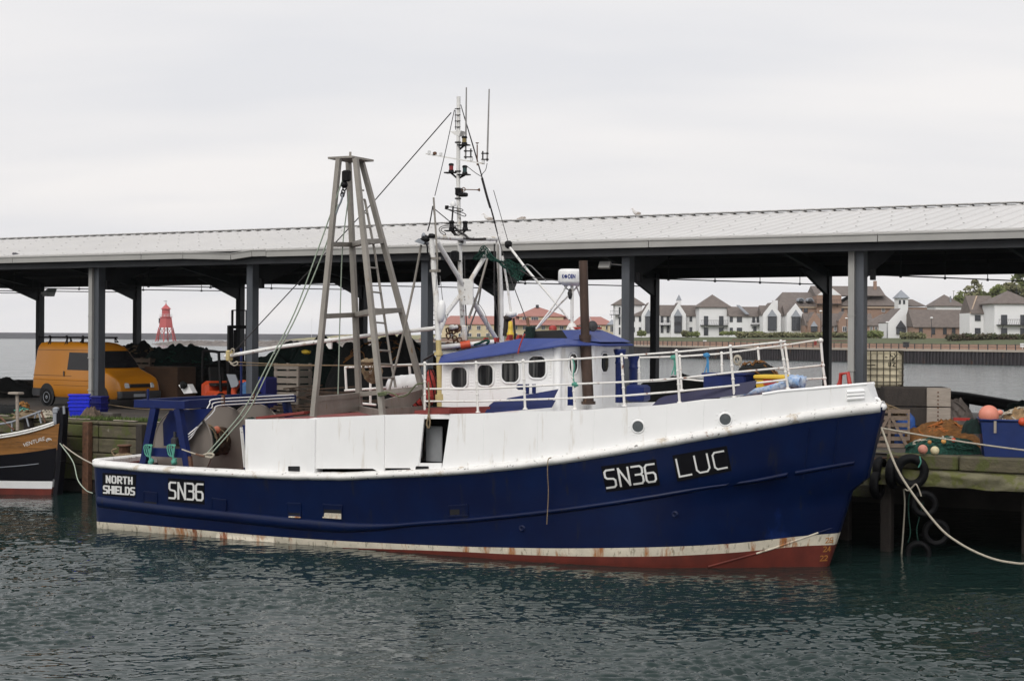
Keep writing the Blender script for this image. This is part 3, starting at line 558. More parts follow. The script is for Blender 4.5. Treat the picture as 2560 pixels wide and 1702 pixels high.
def house(name, label, Y, cat='house', group='houses on the far bank'):
    return dict(root=None, name=name, label=label, cat=cat, group=group, Y=Y)
class House:
    def __init__(s, name, label, Y, uc, cat='house', group='white houses across the river', z0=None):
        s.Y = Y; p = P(uc, 835, Y); s.z0 = GZ - .4 if z0 is None else z0
        s.r = empty(name, (p.x, Y, s.z0), 0, label, cat, group)
    def X(s, u, dy=0): return P(u, 830, s.Y + dy).x * (s.Y / (s.Y + dy)) if False else P(u, 830, s.Y).x
    def Z(s, u, v): return P(u, v, s.Y).z
    def pt(s, u, v, dy=0): q = P(u, v, s.Y); return Vector((q.x, s.Y + dy, q.z))
    def wall(s, u0, u1, vt, dep, m, dy=0):
        x0, x1 = s.X(u0), s.X(u1); z1 = s.Z((u0 + u1) / 2, vt); mb = MB(); mb.box(((x0 + x1) / 2, s.Y + dy + dep / 2, (s.z0 + z1) / 2), (x1 - x0, dep, z1 - s.z0)); mb.build('wall', m, s.r, True); return s
    def hip(s, u0, u1, v, ua, va, dep, m, dy=0, ridge=0.0):
        a = s.pt(u0, v, dy - .5); b = s.pt(u1, v, dy - .5); z = (a.z + b.z) / 2; ap = s.pt(ua, va); top = Vector((ap.x, s.Y + dy + dep / 2, ap.z)); mb = MB(); h = .18
        r0 = top - Vector((ridge / 2, 0, 0)); r1 = top + Vector((ridge / 2, 0, 0)); y1 = s.Y + dy + dep + .5
        A = [Vector((a.x, a.y, z)), Vector((b.x, a.y, z)), Vector((b.x, y1, z)), Vector((a.x, y1, z))]; D = [q - Vector((0, 0, h)) for q in A]
        mb.add(D + A, [(3, 2, 1, 0), (0, 1, 5, 4), (1, 2, 6, 5), (2, 3, 7, 6), (3, 0, 4, 7)])
        if ridge: mb.add(A + [r0, r1], [(0, 1, 5, 4), (1, 2, 5), (2, 3, 4, 5), (3, 0, 4)])
        else: mb.add(A + [top], [(0, 1, 4), (1, 2, 4), (2, 3, 4), (3, 0, 4)])
        mb.build('roof', m, s.r, True); return s
    def side(s, u0, u1, vr, ve, dep, m, dy=0, e0=0, e1=0):        # roof whose ridge runs along the front
        a = s.pt(u0, ve, dy - .4); b = s.pt(u1, ve, dy - .4); z = (a.z + b.z) / 2; zr = s.Z((u0 + u1) / 2, vr); yr = s.Y + dy + dep / 2; y1 = s.Y + dy + dep + .4; mb = MB()
        v_ = [Vector((a.x, a.y, z)), Vector((b.x, a.y, z)), Vector((b.x - e1, yr, zr)), Vector((a.x + e0, yr, zr)), Vector((b.x, y1, z)), Vector((a.x, y1, z))]
        v_ += [v_[0] - Vector((0, 0, .2)), v_[1] - Vector((0, 0, .2))]
        mb.add(v_, [(0, 1, 2, 3), (3, 2, 4, 5), (1, 4, 2), (0, 3, 5), (6, 7, 1, 0)]); mb.build('roof', m, s.r, True); return s
    def gable(s, u0, u1, vs_, ua, va, dep, wm, rm, dy=0):
        a, b, t = s.pt(u0, vs_, dy), s.pt(u1, vs_, dy), s.pt(ua, va, dy); mb = MB(); z = (a.z + b.z) / 2
        mb.prism([Vector((a.x, a.y, s.z0)), Vector((b.x, a.y, s.z0)), Vector((b.x, a.y, z)), t, Vector((a.x, a.y, z))], (0, dep, 0)); mb.build('wall', wm, s.r, True); mb = MB()
        for q in (Vector((a.x - .05, a.y, z + .05)), Vector((b.x + .05, a.y, z + .05))):
            tt = t + Vector((0, 0, .12)); mb.prism([q + Vector((0, .35, -.3)), tt + Vector((0, .35, -.3)), tt + Vector((0, .35, -.08)), q + Vector((0, .35, -.08))], (0, dep, 0))
        mb.build('roof', rm, s.r, True); return s
    def win(s, u0, u1, v0, v1, fm=None, dy=0, bars=1, name='window'):
        a = s.pt(u0, v1, dy); b = s.pt(u1, v0, dy); mb = MB(); c = (a + b) / 2; w_, h_ = b.x - a.x, b.z - a.z; t = .09
        for k in (-1, 1): mb.box((c.x + k * (w_ / 2 - t / 2), c.y - .05, c.z), (t, .16, h_), None, 1)
        for k in (-1, 1): mb.box((c.x, c.y - .05, c.z + k * (h_ / 2 - t / 2)), (w_ - 2 * t - .004, .156, t), None, 1)
        for k in range(bars): mb.box((a.x + w_ * (k + 1) / (bars + 1), c.y - .04, c.z), (.06, .12, h_ - 2 * t - .004), None, 1)
        mb.box((c.x, c.y, c.z), (w_ - 2 * t, .10, h_ - 2 * t), None, 0); mb.build(name, [M['far_glass'], fm or M['frame_dk']], s.r, True); return s
    def wins(s, us, w_, v0, v1, fm=None, dy=0, bars=1):
        for u in us: s.win(u - w_ / 2, u + w_ / 2, v0, v1, fm, dy, bars)
        return s
    def balcony(s, u0, u1, v0, v1, dy=0):
        a = s.pt(u0, v1, dy); b = s.pt(u1, v0, dy); mb = MB(); w_ = b.x - a.x; c = (a.x + b.x) / 2
        mb.box((c, a.y - .7, a.z), (w_, 1.4, .14)); mb.bar((a.x, a.y - 1.35, b.z), (b.x, a.y - 1.35, b.z), .07); n_ = max(3, int(w_ / .45))
        for i in range(n_ + 1): x = a.x + w_ * i / n_; mb.bar((x, a.y - 1.35, a.z), (x + (.25 if i < n_ else 0), a.y - 1.35, b.z), .04)
        for k in (.15, .85): mb.bar((a.x + w_ * k, a.y - .02, a.z - .9), (a.x + w_ * k, a.y - 1.2, a.z - .05), .09)
        mb.build('balcony', M['frame_dk'], s.r, True); return s
    def glaz(s, u0, u1, va, vt, vm, vb, dy=0, dark=False):       # lead triangle over a tall dark glazed bay
        a = s.pt(u0 - 1, vt, dy - .5); b = s.pt(u1 + 1, vt, dy - .5); t = s.pt((u0 + u1) / 2, va, dy - .02); mb = MB()
        mb.add([a, b, t, Vector((a.x, dy + s.Y, a.z)), Vector((b.x, dy + s.Y, b.z))], [(0, 1, 2), (0, 2, 3), (1, 4, 2), (0, 3, 4, 1)]); mb.build('bay_roof', M['frame_dk'] if dark else M['lead'], s.r, True)
        s.win(u0, u1, vt + .4, vm, None, dy - .25, 2, 'bay_window')
        if vb > vm: c0 = s.pt(u0, vb, dy); c1 = s.pt(u1, vm, dy); mb = MB(); mb.box(((c0.x + c1.x) / 2, s.Y + dy - .12, (c0.z + c1.z) / 2), (c1.x - c0.x, .3, c1.z - c0.z)); mb.build('bay_panel', M['frame_dk'], s.r, True)
        return s
WT, RT, BK = M['render_w'], M['roof_tile'], M['brick']
h = House('white_house', 'white tower house with pyramid roof and side balcony, next to the red roofed hotel', 436, 1575)
h.wall(1538, 1605, 761, 9, WT).hip(1532, 1614, 761, 1575, 734, 9, RT).win(1547, 1551, 768, 785).win(1547, 1551, 792, 812).win(1547, 1551, 818, 836).balcony(1524, 1550, 777, 787)
h = House('white_house', 'white gabled house with one tall bay, directly right of the balcony tower house', 432, 1612)
h.wall(1580, 1650, 789, 8, WT).side(1578, 1652, 764, 789, 8, RT, e0=6).gable(1603, 1645, 786, 1621, 757, 7, WT, RT, -2).glaz(1611, 1629, 773, 791, 832, 832, -2).wins((1584, 1600), 6, 791, 804).wins((1584, 1600), 6, 818, 830)
h = House('white_house', 'white gabled house between the two columns, its bay left of the pyramid roof', 426, 1690)
h.wall(1650, 1748, 789, 8, WT).side(1650, 1750, 762, 789, 8, RT).gable(1676, 1713, 786, 1694, 757, 7, WT, RT, -2).glaz(1683.5, 1702.5, 772, 790, 806, 806, -2).win(1683.5, 1702.5, 813, 832, dy=-2.2).wins((1655, 1670), 7, 791, 806).wins((1655, 1670), 7, 814, 832).balcony(1650, 1675, 802, 813).wins((1727, 1745), 7, 791, 804).wins((1727, 1745), 7, 818, 831)
mb = MB(); c0 = h.pt(1683.5, 813, -2); c1 = h.pt(1702.5, 806, -2); mb.box(((c0.x + c1.x) / 2, h.Y - 2.12, (c0.z + c1.z) / 2), (c1.x - c0.x, .3, c1.z - c0.z)); mb.build('bay_panel', M['frame_dk'], h.r, True)
mb = MB(); q = h.pt(1703, 757, 6); mb.box(q, (1.2, 1.2, 1.6)); mb.build('chimney', WT, h.r, True); mb = MB(); mb.lathe([(1.0, .8), (.03, 2.4)], q, n=4, smooth=False); mb.build('vent_spire', M['lead'], h.r, True)
h = House('white_house', 'white square tower house with big pyramid roof and wide railed balcony', 418, 1786)
h.wall(1748, 1823, 767, 9, WT).hip(1742, 1829, 767, 1786, 735, 9, RT).wins((1765, 1803), 11, 790, 813).wins((1765, 1803), 11, 819, 838).balcony(1750, 1819, 801, 813)
h = House('white_house', 'white house with small square windows and a sloping rooflight, right of the square tower house', 414, 1862)
h.wall(1823, 1908, 790, 8, WT).side(1822, 1910, 766, 790, 8, RT).win(1824, 1832, 791, 805).win(1842, 1855, 791, 805).win(1824, 1832, 819, 831).win(1842, 1855, 819, 831).wins((1884, 1895), 7, 791, 806).balcony(1876, 1907, 802, 812).wins((1887,), 8, 816, 830)
mb = MB(); a = h.pt(1846, 763, -1); b = h.pt(1868, 786, -1); mb.bar(a + Vector((0, 2, 0)), b, 1.3, .2); mb.build('rooflight', M['lead'], h.r, True)
h = House('white_house', 'white gabled house with a tall dark bay, left one of the close pair', 409, 1927)
h.wall(1905, 1962, 788, 8, WT).side(1903, 1964, 763, 788, 8, RT).gable(1905, 1949, 785, 1927, 757, 7, WT, RT, -2).glaz(1916, 1938, 773, 791, 826, 826, -2); mb = MB(); mb.box(h.pt(1942, 766, 3), (1.3, 1.3, 3.2)); mb.build('chimney', WT, h.r, True)
h = House('white_house', 'white gabled house with a tall dark bay, right one of the close pair', 406, 1986)
h.wall(1964, 2024, 788, 8, WT).side(1962, 2024, 762, 788, 8, RT, e1=5).gable(1964, 2006, 785, 1986, 759, 7, WT, RT, -2).glaz(1975, 1997, 774, 792, 826, 826, -2).wins((2013,), 7, 794, 808).balcony(2007, 2022, 803, 812).wins((2013,), 7, 817, 830)
# brick terrace of low gables
for u0, u1, ua, va, vs_, lb in ((2018, 2050, 2033, 780, 803, 'low brick gabled house with a small grey bay roof, right of the white pair'), (2093, 2126, 2109, 779, 802, 'low brick gabled house partly hidden by the dark shed columns')):
    h = House('brick_house', lb, 398, (u0 + u1) / 2, group='low brick houses across the river')
    h.gable(u0, u1, vs_, ua, va, 7, BK, RT, -2).wall(u0 - 5, u1 + 60, 814, 8, BK).side(u0 - 5, u1 + 60, 783, 814, 8, RT)
    if u0 < 2050: h.glaz(2023, 2039, 802, 816, 829, 829, -2)
    else: h.win(2102, 2113, 816, 829, M['frame_w'], -2)
    h.wins((u1 + 8, u1 + 22, u1 + 38), 7, 817, 828, M['frame_w'])
h = House('brick_house', 'low brick house with a dark sloping roof, left of the white gable facing the river', 392, 2195, group='low brick houses across the river')
h.wall(2168, 2226, 813, 8, BK).side(2166, 2232, 783, 813, 8, RT, e0=5).wins((2178, 2190, 2203, 2216), 7, 816, 828, M['frame_w'])
# the large brick block behind
h = House('apartment_block', 'large brown brick apartment block with arched dormers, rising behind the low houses', 470, 2120, 'apartment block', None)
h.wall(1990, 2240, 765, 16, BK).hip(1944, 2100, 765, 2010, 729, 16, RT, ridge=10).hip(2098, 2244, 763, 2190, 715, 16, RT, ridge=3).side(2040, 2215, 713, 738, 15, RT, dy=1).gable(2040, 2101, 738, 2070, 714, 10, BK, RT, -1.5)
mb = MB(); mb.prism([h.pt(2041, 738, -1.62), h.pt(2100, 738, -1.62), h.pt(2070, 715, -1.62)], (0, .1, 0)); mb.build('pediment', M['render_w'], h.r, True)
h.wins((2000, 2014, 2047, 2061, 2085, 2104, 2124), 10, 768, 781, None, -.1).wins((2208, 2236), 8, 767, 780, M['frame_w'], -.1).win(2056, 2064, 741, 756, None, -1.6)
h.balcony(2032, 2100, 750, 760, -1.5)
mb = MB(); a = h.pt(1985, 765, -.3); b = h.pt(2240, 762, -.3); mb.box(((a.x + b.x) / 2, a.y, a.z - .3), (b.x - a.x, .35, .5)); mb.build('stone_band', M['brick_pale'], h.r, True)
for u in (2003, 2026, 2131):
    mb = MB(); c = h.pt(u, 753, -.2); mb.prism([c + Vector((1.0 * math.cos(R(t)), 0, 1.0 * math.sin(R(t)))) for t in range(0, 181, 20)], (0, 6, 0)); o = mb.build('arched_dormer', M['lead'], h.r, True)
    mb = MB(); mb.prism([c + Vector((.75 * math.cos(R(t)), -.04, .75 * math.sin(R(t)))) for t in range(0, 181, 20)], (0, .1, 0)); mb.build('pane', M['far_glass'], o, True)
for u in (2147, 2199): mb = MB(); mb.box(h.pt(u, 722, 6), (.9, .9, 5)); mb.build('chimney', BK, h.r, True)
h = House('turret_house', 'small white turret with a silver pyramid roof beside the brick block', 455, 2258, 'turret', None)
h.wall(2246, 2270, 744, 5, WT).hip(2243, 2273, 744, 2258, 724, 5, M['lead']).wins((2249.5, 2260), 5, 750, 760).wall(2270, 2325, 768, 9, BK, 2).hip(2268, 2318, 764, 2282, 747, 9, RT, 2, ridge=3)
h = House('white_house', 'white gable wall with a dark triangular bay, facing the river right of the brick houses', 372, 2253)
h.gable(2221, 2286, 805, 2253, 771, 10, WT, RT).glaz(2240, 2264, 800, 819, 835, 835, 0, True)
h = House('long_house', 'long low brick house under one plain grey roof, behind the lamp post', 366, 2355, group=None)
h.wall(2284, 2426, 816, 9, BK).side(2282, 2424, 773, 817, 9, RT).wins((2302, 2333, 2362, 2384, 2411), 9, 819, 836, None, 0, 1)
h = House('white_house', 'white hip roofed house glimpsed behind the long low roof', 398, 2372)
h.wall(2338, 2408, 764, 8, WT).hip(2334, 2412, 764, 2371, 735, 8, RT); mb = MB(); mb.tube([h.pt(2379, 757, 1), h.pt(2379, 740, 1)], .2, 6); mb.build('flue', M['lead'], h.r, True)
h = House('white_house', 'white two storey house with four square windows, under a steep grey roof', 352, 2455)
h.wall(2424, 2488, 783, 8, WT).side(2426, 2490, 738, 783, 8, RT).wins((2444, 2478), 14, 788, 802, None, -.05).wins((2444, 2478), 14, 820, 834, None, -.05)
mb = MB(); mb.prism([h.pt(2424, 783, -.3), h.pt(2427, 783, -.3), h.pt(2456, 738, 3.6), h.pt(2453, 738, 3.6)], (0, .4, 0)); mb.build('gable_parapet', M['brick_pale'], h.r, True)
h = House('white_house', 'white tower house with pyramid roof and long balcony, cut by the right edge', 344, 2535)
h.wall(2486, 2585, 758, 9, WT).hip(2479, 2592, 758, 2535, 725, 9, RT).wins((2510, 2558), 15, 787, 811, None, -.05).wins((2510, 2558), 15, 820, 836, None, -.05).balcony(2491, 2580, 799, 812)
# red roofed hotel
h = House('hotel', 'long cream hotel with salmon red tiled roofs and a raised pavilion', 520, 1320, 'hotel', None, GZ - .8)
HW, HR = M['hotel_wall'], M['hotel_roof']
h.wall(1104, 1534, 811, 13, HW).side(1097, 1292, 789, 810, 13, HR, e0=3.5).hip(1430, 1540, 811, 1478, 791, 13, HR, ridge=7).hip(1278, 1448, 812, 1350, 784, 14, HR, -1, ridge=14).wall(1298, 1409, 790, 9, HW, 2).hip(1289, 1417, 790, 1344, 766, 9, HR, 2, ridge=.5)
mb = MB(); mb.box(h.pt(1344, 765, 6), (1.0, 1, 1)); mb.build('chimney', M['frame_dk'], h.r, True)
h.wins([1128 + 23 * i for i in range(18)], 10, 814, 824, M['frame_w'], -.1, 1).wins([1128 + 23 * i for i in range(18)], 10, 833, 842, M['frame_w'], -.1, 1)
h.win(1306, 1320, 792, 806, M['frame_w'], 1.8, 2).win(1328, 1346, 792, 806, M['frame_w'], 1.8, 2); h.balcony(1298, 1350, 803, 809, 1)
h = House('gatehouse', 'small glazed end bay of the hotel with a grey hipped roof', 512, 1530, 'house', None, GZ - .8)
h.wall(1521, 1541, 811, 5, HW).hip(1519, 1543, 811, 1531, 798, 5, M['lead']).win(1525, 1537, 814, 830, M['frame_w'], -.05, 2)

# ---- planting on the far bank
def leaves(mb, c, rad, n, rr, size=.5):
    for k in range(n):
        while True:
            q = Vector((rr.uniform(-1, 1), rr.uniform(-1, 1), rr.uniform(-1, 1)))
            if q.length < 1: break
        q *= 0.55 + .45 * rr.random() if q.length > .01 else 1
        p = Vector(c) + Vector((q.x * rad[0], q.y * rad[1], q.z * rad[2])); a = Vector((rr.gauss(0, 1), rr.gauss(0, 1), rr.gauss(0, 1))).normalized(); b = a.orthogonal().normalized(); s = size * rr.uniform(.6, 1.3)
        mb.add([p - a * s * .5 - b * s * .3, p + a * s * .5 - b * s * .25, p + a * s * .4 + b * s * .4, p - a * s * .4 + b * s * .35], [(0, 1, 2, 3)])
def tree(label, u, vt, vb, Y, wpx, m, seed, dens=1.0, group='trees behind the far houses'):
    rr = random.Random(seed); a = P(u, vb, Y); b = P(u, vt, Y); H_ = b.z - GZ; rw = wpx / F * Y / 2
    r = empty('tree', (a.x, Y, GZ), 0, label, 'tree', group); tr = MB(); cr = MB(); base = Vector((a.x, Y, GZ))
    tr.tube([base, base + Vector((.1, 0, H_ * .3)), base + Vector((0, .1, H_ * .55)), base + Vector((.2, 0, H_ * .85))], [H_ * .035, H_ * .028, H_ * .018, .03], 7)
    for k in range(26):
        th = rr.uniform(0, 6.28); z = rr.uniform(.35, 1.0); rad = rw * math.sin(math.pi * min(.97, max(.15, (z - .2) / .85))) * rr.uniform(.35, 1.0)
        tip = base + Vector((math.cos(th) * rad, math.sin(th) * rad * .7, H_ * z * .97)); st = base + Vector((0, 0, H_ * max(.25, z - .3)))
        tr.tube([st, st.lerp(tip, .5) + Vector((0, 0, .2)), tip], [H_ * .012, H_ * .007, .02], 5)
        for j in range(3):
            c = tip + Vector((rr.gauss(0, rw * .14), rr.gauss(0, rw * .12), rr.gauss(0, H_ * .04))); sz = rw * rr.uniform(.14, .26); leaves(cr, c, (sz, sz, sz * .8), int(44 * dens), rr, .8)
            if dens < .5: tr.tube([tip, tip + Vector((rr.uniform(-1, 1), rr.uniform(-1, 1), rr.uniform(.3, 1.2)))], [.05, .02], 4)
    tr.build('trunk', M['bark'], r, True); cr.build('crown', m, r, True)
for a in (('half bare tree with a thin twiggy crown on the wooded slope', 2430, 704, 790, 430, 84, M['leaf2'], 11, .3), ('small dense green tree low on the slope, below the half bare tree', 2402, 734, 790, 425, 70, M['leaf'], 12), ('green tree low on the slope, right of the half bare tree', 2448, 730, 790, 436, 80, M['leaf'], 16), ('broad green tree between the half bare tree and the lamp', 2478, 712, 790, 437, 90, M['leaf'], 13), ('tall pale green tree behind the lamp at the top of the slope', 2520, 697, 790, 440, 100, M['leaf2'], 14), ('dark green tree cut by the right edge of the photo', 2568, 668, 790, 445, 120, M['leaf'], 15)): tree(*a)
def hedge(name, label, u0, u1, vt, vb, Y, m, seed, dep=1.6, group='hedges on the far bank'):
    rr = random.Random(seed); a = P(u0, vb, Y); b = P(u1, vb, Y); z1 = P(u0, vt, Y).z; mb = MB(); n_ = int((b.x - a.x) / .8) + 1
    for i in range(n_ + 1):
        x = lerp(a.x, b.x, i / n_); hh = (z1 - a.z) * rr.uniform(.85, 1.08); leaves(mb, (x, Y + rr.uniform(-.2, .2), a.z + hh * .5), (.75, dep / 2, hh * .62), 190, rr, .42)
    return solid(name, mb, m, label, 'hedge' if name == 'hedge' else 'bush', group)
hedge('hedge', 'long dark red and green hedge in front of the right hand tower house', 2372, 2600, 834, 850, 326, M['leaf_red'], 21, 2.6)
hedge('hedge', 'low green hedge on the bank in front of the white pair', 1845, 2050, 830, 843, 384, M['leaf2'], 22, 3)
hedge('hedge', 'trimmed green hedge right of the square tower house', 1806, 1905, 829, 837, 398, M['leaf'], 23)
hedge('hedge', 'rough green planting in front of the low brick houses', 2045, 2165, 831, 843, 376, M['leaf2'], 24, 3)
hedge('bush', 'round dark green bush left of the white gable', 2172, 2202, 826, 844, 362, M['leaf'], 25, 3, 'bushes on the far bank')
hedge('bush', 'sprawling grey green bush right of the white gable', 2256, 2308, 830, 849, 344, M['leaf2'], 26, 3, 'bushes on the far bank')
hedge('bush', 'small clipped bush by the tall bay of the third gable', 1709, 1721, 826, 841, 412, M['leaf2'], 27, 2, 'bushes on the far bank')
hedge('bush', 'dark bush pair left of the square tower house', 1722, 1744, 829, 841, 410, M['leaf'], 28, 2, 'bushes on the far bank')
hedge('bush', 'dark bush at the foot of the second gable', 1598, 1610, 826, 840, 424, M['leaf'], 29, 2, 'bushes on the far bank')
def lamp(label, u, vt, vb, Y):
    a = P(u, vb, Y); b = P(u, vt, Y); r = empty('street_lamp', (a.x, Y, a.z), 0, label, 'street lamp', 'street lamps on the far bank')
    mb = MB(); mb.tube([a, b], [.09, .05], 6); mb.build('pole', M['frame_dk'], r, True); mb = MB(); mb.ball(b + Vector((.0, 0, .12)), .28, 8, 6, (1.3, 1, .7)); mb.build('lamp_head', M['plastic_w'], r, True)
for i, (u, vt, vb, Y) in enumerate(((2329, 796, 843, 345), (2052, 779, 834, 380), (2116, 797, 834, 380), (2542, 711, 790, 400), (2384, 728, 780, 430), (2218, 807, 845, 350))):
    lamp(('thin lamp post in front of the long low roof', 'tall lamp post in front of the left low brick gable', 'lamp post in front of the brick gable by the columns', 'lamp post with pale head among the trees at top right', 'lamp post rising behind the hip roof against the sky', 'short lamp post left of the white river gable')[i], u, vt, vb, Y)
p = on_z(2265, 871, PZ); 
mb = MB(); mb.bbox(P(2265, 862, 318), (1.1, .8, 1.0), .1); mb.box(P(2265, 855.5, 318), (1.3, 1.0, .12)); solid('litter_bin', mb, M['frame_dk'], 'dark litter bin standing on the far promenade below the bush', 'litter bin')
for lb, u, v in (('small white notice board on the far railing at the right edge', 2556, 863), ('small white notice board on the far promenade below the square tower house', 1762, 854)):
    Y = 297 if u > 2000 else 372; mb = MB(); mb.box(P(u, v, Y), (.85, .08, .7)); mb.box(P(u, v + 6, Y), (.08, .06, .6)); solid('notice_board', mb, M['frame_w'], lb, 'notice board', 'notice boards by the far railing')
mb = MB(); c = P(2038, 858, 333); mb.box(c, (.5, .3, .8)); mb.tube([c + Vector((0, -.2, .1)) + Vector((.26 * math.cos(t * .5236), 0, .26 * math.sin(t * .5236))) for t in range(12)], .07, 6, closed=True); solid('lifebuoy_box', mb, M['red'], 'red lifebuoy housing on the far promenade railing', 'lifebuoy')

# ---- breakwater, rock groyne, dunes and the red lighthouse
mb = MB(); YP = 1150; a = P(-260, 846, YP); b = P(1000, 853, YP); zt = 3.6
mb.box(((a.x + b.x) / 2, YP + 6, .8), (b.x - a.x, 14, 4.2)); mb.box(((a.x + b.x) / 2, YP + 9, 3.5), (b.x - a.x, 3, 1.6))
solid('breakwater', mb, M['pier_stone'], 'long low grey stone breakwater closing the river mouth on the horizon', 'breakwater')
mb = MB()
def groyne(a, b):
    u = lerp(380, 1120, a); Y0 = lerp(640, 545, a ** .7); Y = Y0 + b * 60; q = P(u, 840, Y); hh = (1.6 + 1.2 * min(1, max(0, a - .25) * 2)) * min(1, b * 2.2) * min(1, a * 12)
    return Vector((q.x, Y, -.2 + hh + 0.8 * mnoise.noise(Vector((q.x * .35, Y * .2, 0))) * min(1, b * 5) + .3 * mnoise.noise(Vector((q.x * 1.1, Y * .7, 4))) * min(1, b * 5)))
mb.grid(groyne, 240, 30, 0, False); structure('rock_shore', mb, M['rock'])
mb = MB()
def dune(a, b):
    u = lerp(700, 1180, a); Y = 600 + b * 110; q = P(u, 840, Y); hh = (1.2 + 3.0 * min(1, a * 2.6)) * math.sin(min(1, b * 1.3) * math.pi / 2)
    return Vector((q.x, Y, .4 + hh + .6 * mnoise.noise(Vector((q.x * .06, Y * .05, 2))) + .3 * mnoise.noise(Vector((q.x * .3, Y * .2, 7)))))
mb.grid(dune, 120, 24); structure('dunes', mb, M['dune'])
YL = 700; c = P(414.5, 850, YL); lh = empty('lighthouse', (c.x, YL, 1.2), 0, 'red lighthouse with a conical roof standing on splayed piles', 'lighthouse')
zz_ = lambda v: P(414, v, YL).z
LX = lambda du: du / F * YL
mb = MB(); ring = [R(30 + 60 * i) for i in range(6)]; z0, z1, z2 = zz_(850) - .6, zz_(819), zz_(793.5)
for i, t in enumerate(ring):
    mb = MB(); mb.tube([(c.x + LX(26) * math.cos(t), YL + LX(26) * math.sin(t), z0), (c.x + LX(18) * math.cos(t), YL + LX(18) * math.sin(t), z1)], .28, 6); mb.build('pile', M['herd_red'], lh, True)
mb = MB()
for i, t in enumerate(ring):
    t2 = ring[(i + 1) % 6]; a = Vector((c.x + LX(25) * math.cos(t), YL + LX(25) * math.sin(t), z0 + .3)); b = Vector((c.x + LX(19) * math.cos(t2), YL + LX(19) * math.sin(t2), z1)); mb.tube([a, b], .11, 5)
    a = Vector((c.x + LX(25) * math.cos(t2), YL + LX(25) * math.sin(t2), z0 + .3)); b = Vector((c.x + LX(19) * math.cos(t), YL + LX(19) * math.sin(t), z1)); mb.tube([a, b], .11, 5)
mb.build('cross_brace', M['herd_red'], lh, True)
mb = MB(); mb.lathe([(LX(19.5), z1 - 0), (LX(15.5), z2)], (c.x, YL, 0), n=6, smooth=False); mb.build('lower_room', M['herd_red'], lh, True)
mb = MB(); mb.lathe([(LX(17.5), z2), (LX(17.5), z2 + .25)], (c.x, YL, 0), n=6, smooth=False); mb.build('gallery', M['herd_red'], lh, True)
mb = MB()
for h_ in (.7, 1.3): mb.tube([(c.x + LX(16.5) * math.cos(t), YL + LX(16.5) * math.sin(t), z2 + h_) for t in ring], .06, 4, closed=True)
for t in ring + [q + R(30) for q in ring]: mb.tube([(c.x + LX(16.0) * math.cos(t), YL + LX(16.0) * math.sin(t), z2 + .2), (c.x + LX(16.0) * math.cos(t), YL + LX(16.0) * math.sin(t), z2 + 1.3)], .06, 4)
mb.build('railing', M['render_w'], lh, True)
z3, z4 = zz_(773), zz_(761)
mb = MB(); mb.lathe([(LX(10.5), z2 + .2), (LX(10), z3)], (c.x, YL, 0), n=8, smooth=False); mb.build('lantern_room', M['herd_red'], lh, True)
mb = MB(); mb.lathe([(LX(12.5), z3), (LX(12.5), z3 + .15), (LX(1.5), z4), (LX(.6), z4 + .9)], (c.x, YL, 0), n=8, smooth=False); mb.build('roof', M['herd_red'], lh, True)
mb = MB(); mb.box((c.x - LX(13), YL - 1.2, (z1 + z2) / 2 + .8), (1.2, .2, 2.2)); mb.build('window', M['frame_dk'], lh, True)
mb = MB(); t0 = zz_(753); mb.tube([(c.x, YL, z4), (c.x, YL, t0 + .3)], .07, 5); mb.box((c.x - .3, YL, t0), (1.6, .08, .18)); mb.build('weather_vane', M['frame_dk'], lh, True)
YS = 900; c = P(779, 848, YS); sv = empty('sailing_yacht', (c.x, YS, 0), 0, 'distant white sailing yacht with a bare mast, left of the gallows', 'yacht')
mb = MB(); mb.prism([(c.x - 4, YS - 1, .2), (c.x + 3.4, YS - 1, .2), (c.x + 4.4, YS - 1, 1.3), (c.x - 4.2, YS - 1, 1.1)], (0, 2.4, 0)); mb.build('hull', M['plastic_w'], sv, True)
mb = MB(); zt = P(779, 795, YS).z; mb.tube([(c.x, YS, 1), (c.x, YS, zt)], .10, 5); mb.tube([(c.x, YS, zt), (c.x + 4.3, YS, 1.3)], .03, 4); mb.build('mast', M['plastic_w'], sv, True)
# ================================================================== THE FISHING BOAT
BANG = R(26.8); BA = Vector((math.cos(BANG), -math.sin(BANG), 0)); BN = Vector((math.sin(BANG), math.cos(BANG), 0))
BO = on_z(232, 1319, 0) + BN * 2.6; BO.z = 0
boat = empty('fishing_boat', BO, -BANG, 'large navy blue and white fishing trawler with SN36 and LUC lettering, moored along the quay', 'fishing boat')
def WB(s, y, z): return BO + BA * s + BN * y + Vector((0, 0, z))
def loc(p): d = Vector(p) - BO; return Vector((d.dot(BA), d.dot(BN), d.z))
def B(u, v, y): return loc(on_plane(u, v, WB(0, y, 0), BN))          # boat coordinates: along, across (+ = away), up
def Bs(u, v, s): return loc(on_plane(u, v, WB(s, 0, 0), BA))
stem = sorted([(B(u, v, 0).z, B(u, v, 0).x) for u, v in ((2072, 1413), (2098, 1332), (2132, 1221), (2169, 1201), (2209, 1034), (2213, 1014))])
stem = [(-1.2, stem[0][1] - .55)] + stem
def s_end(z): return interp(z, [a for a, b in stem], [b for a, b in stem])
LS = stem[-1][1]
TS = [0, .08, .2, .35, .5, .65, .75, .83, .90, .95, .98, 1.0]
HS = [2.72, 2.82, 2.93, 3.0, 3.0, 2.93, 2.72, 2.30, 1.62, .98, .50, .13]
TW = [0, .15, .3, .5, .66, .74, .83, .906, .96, 1.0]
HW_ = [2.60, 2.66, 2.70, 2.70, 2.66, 2.52, 2.10, 1.28, .58, .10]
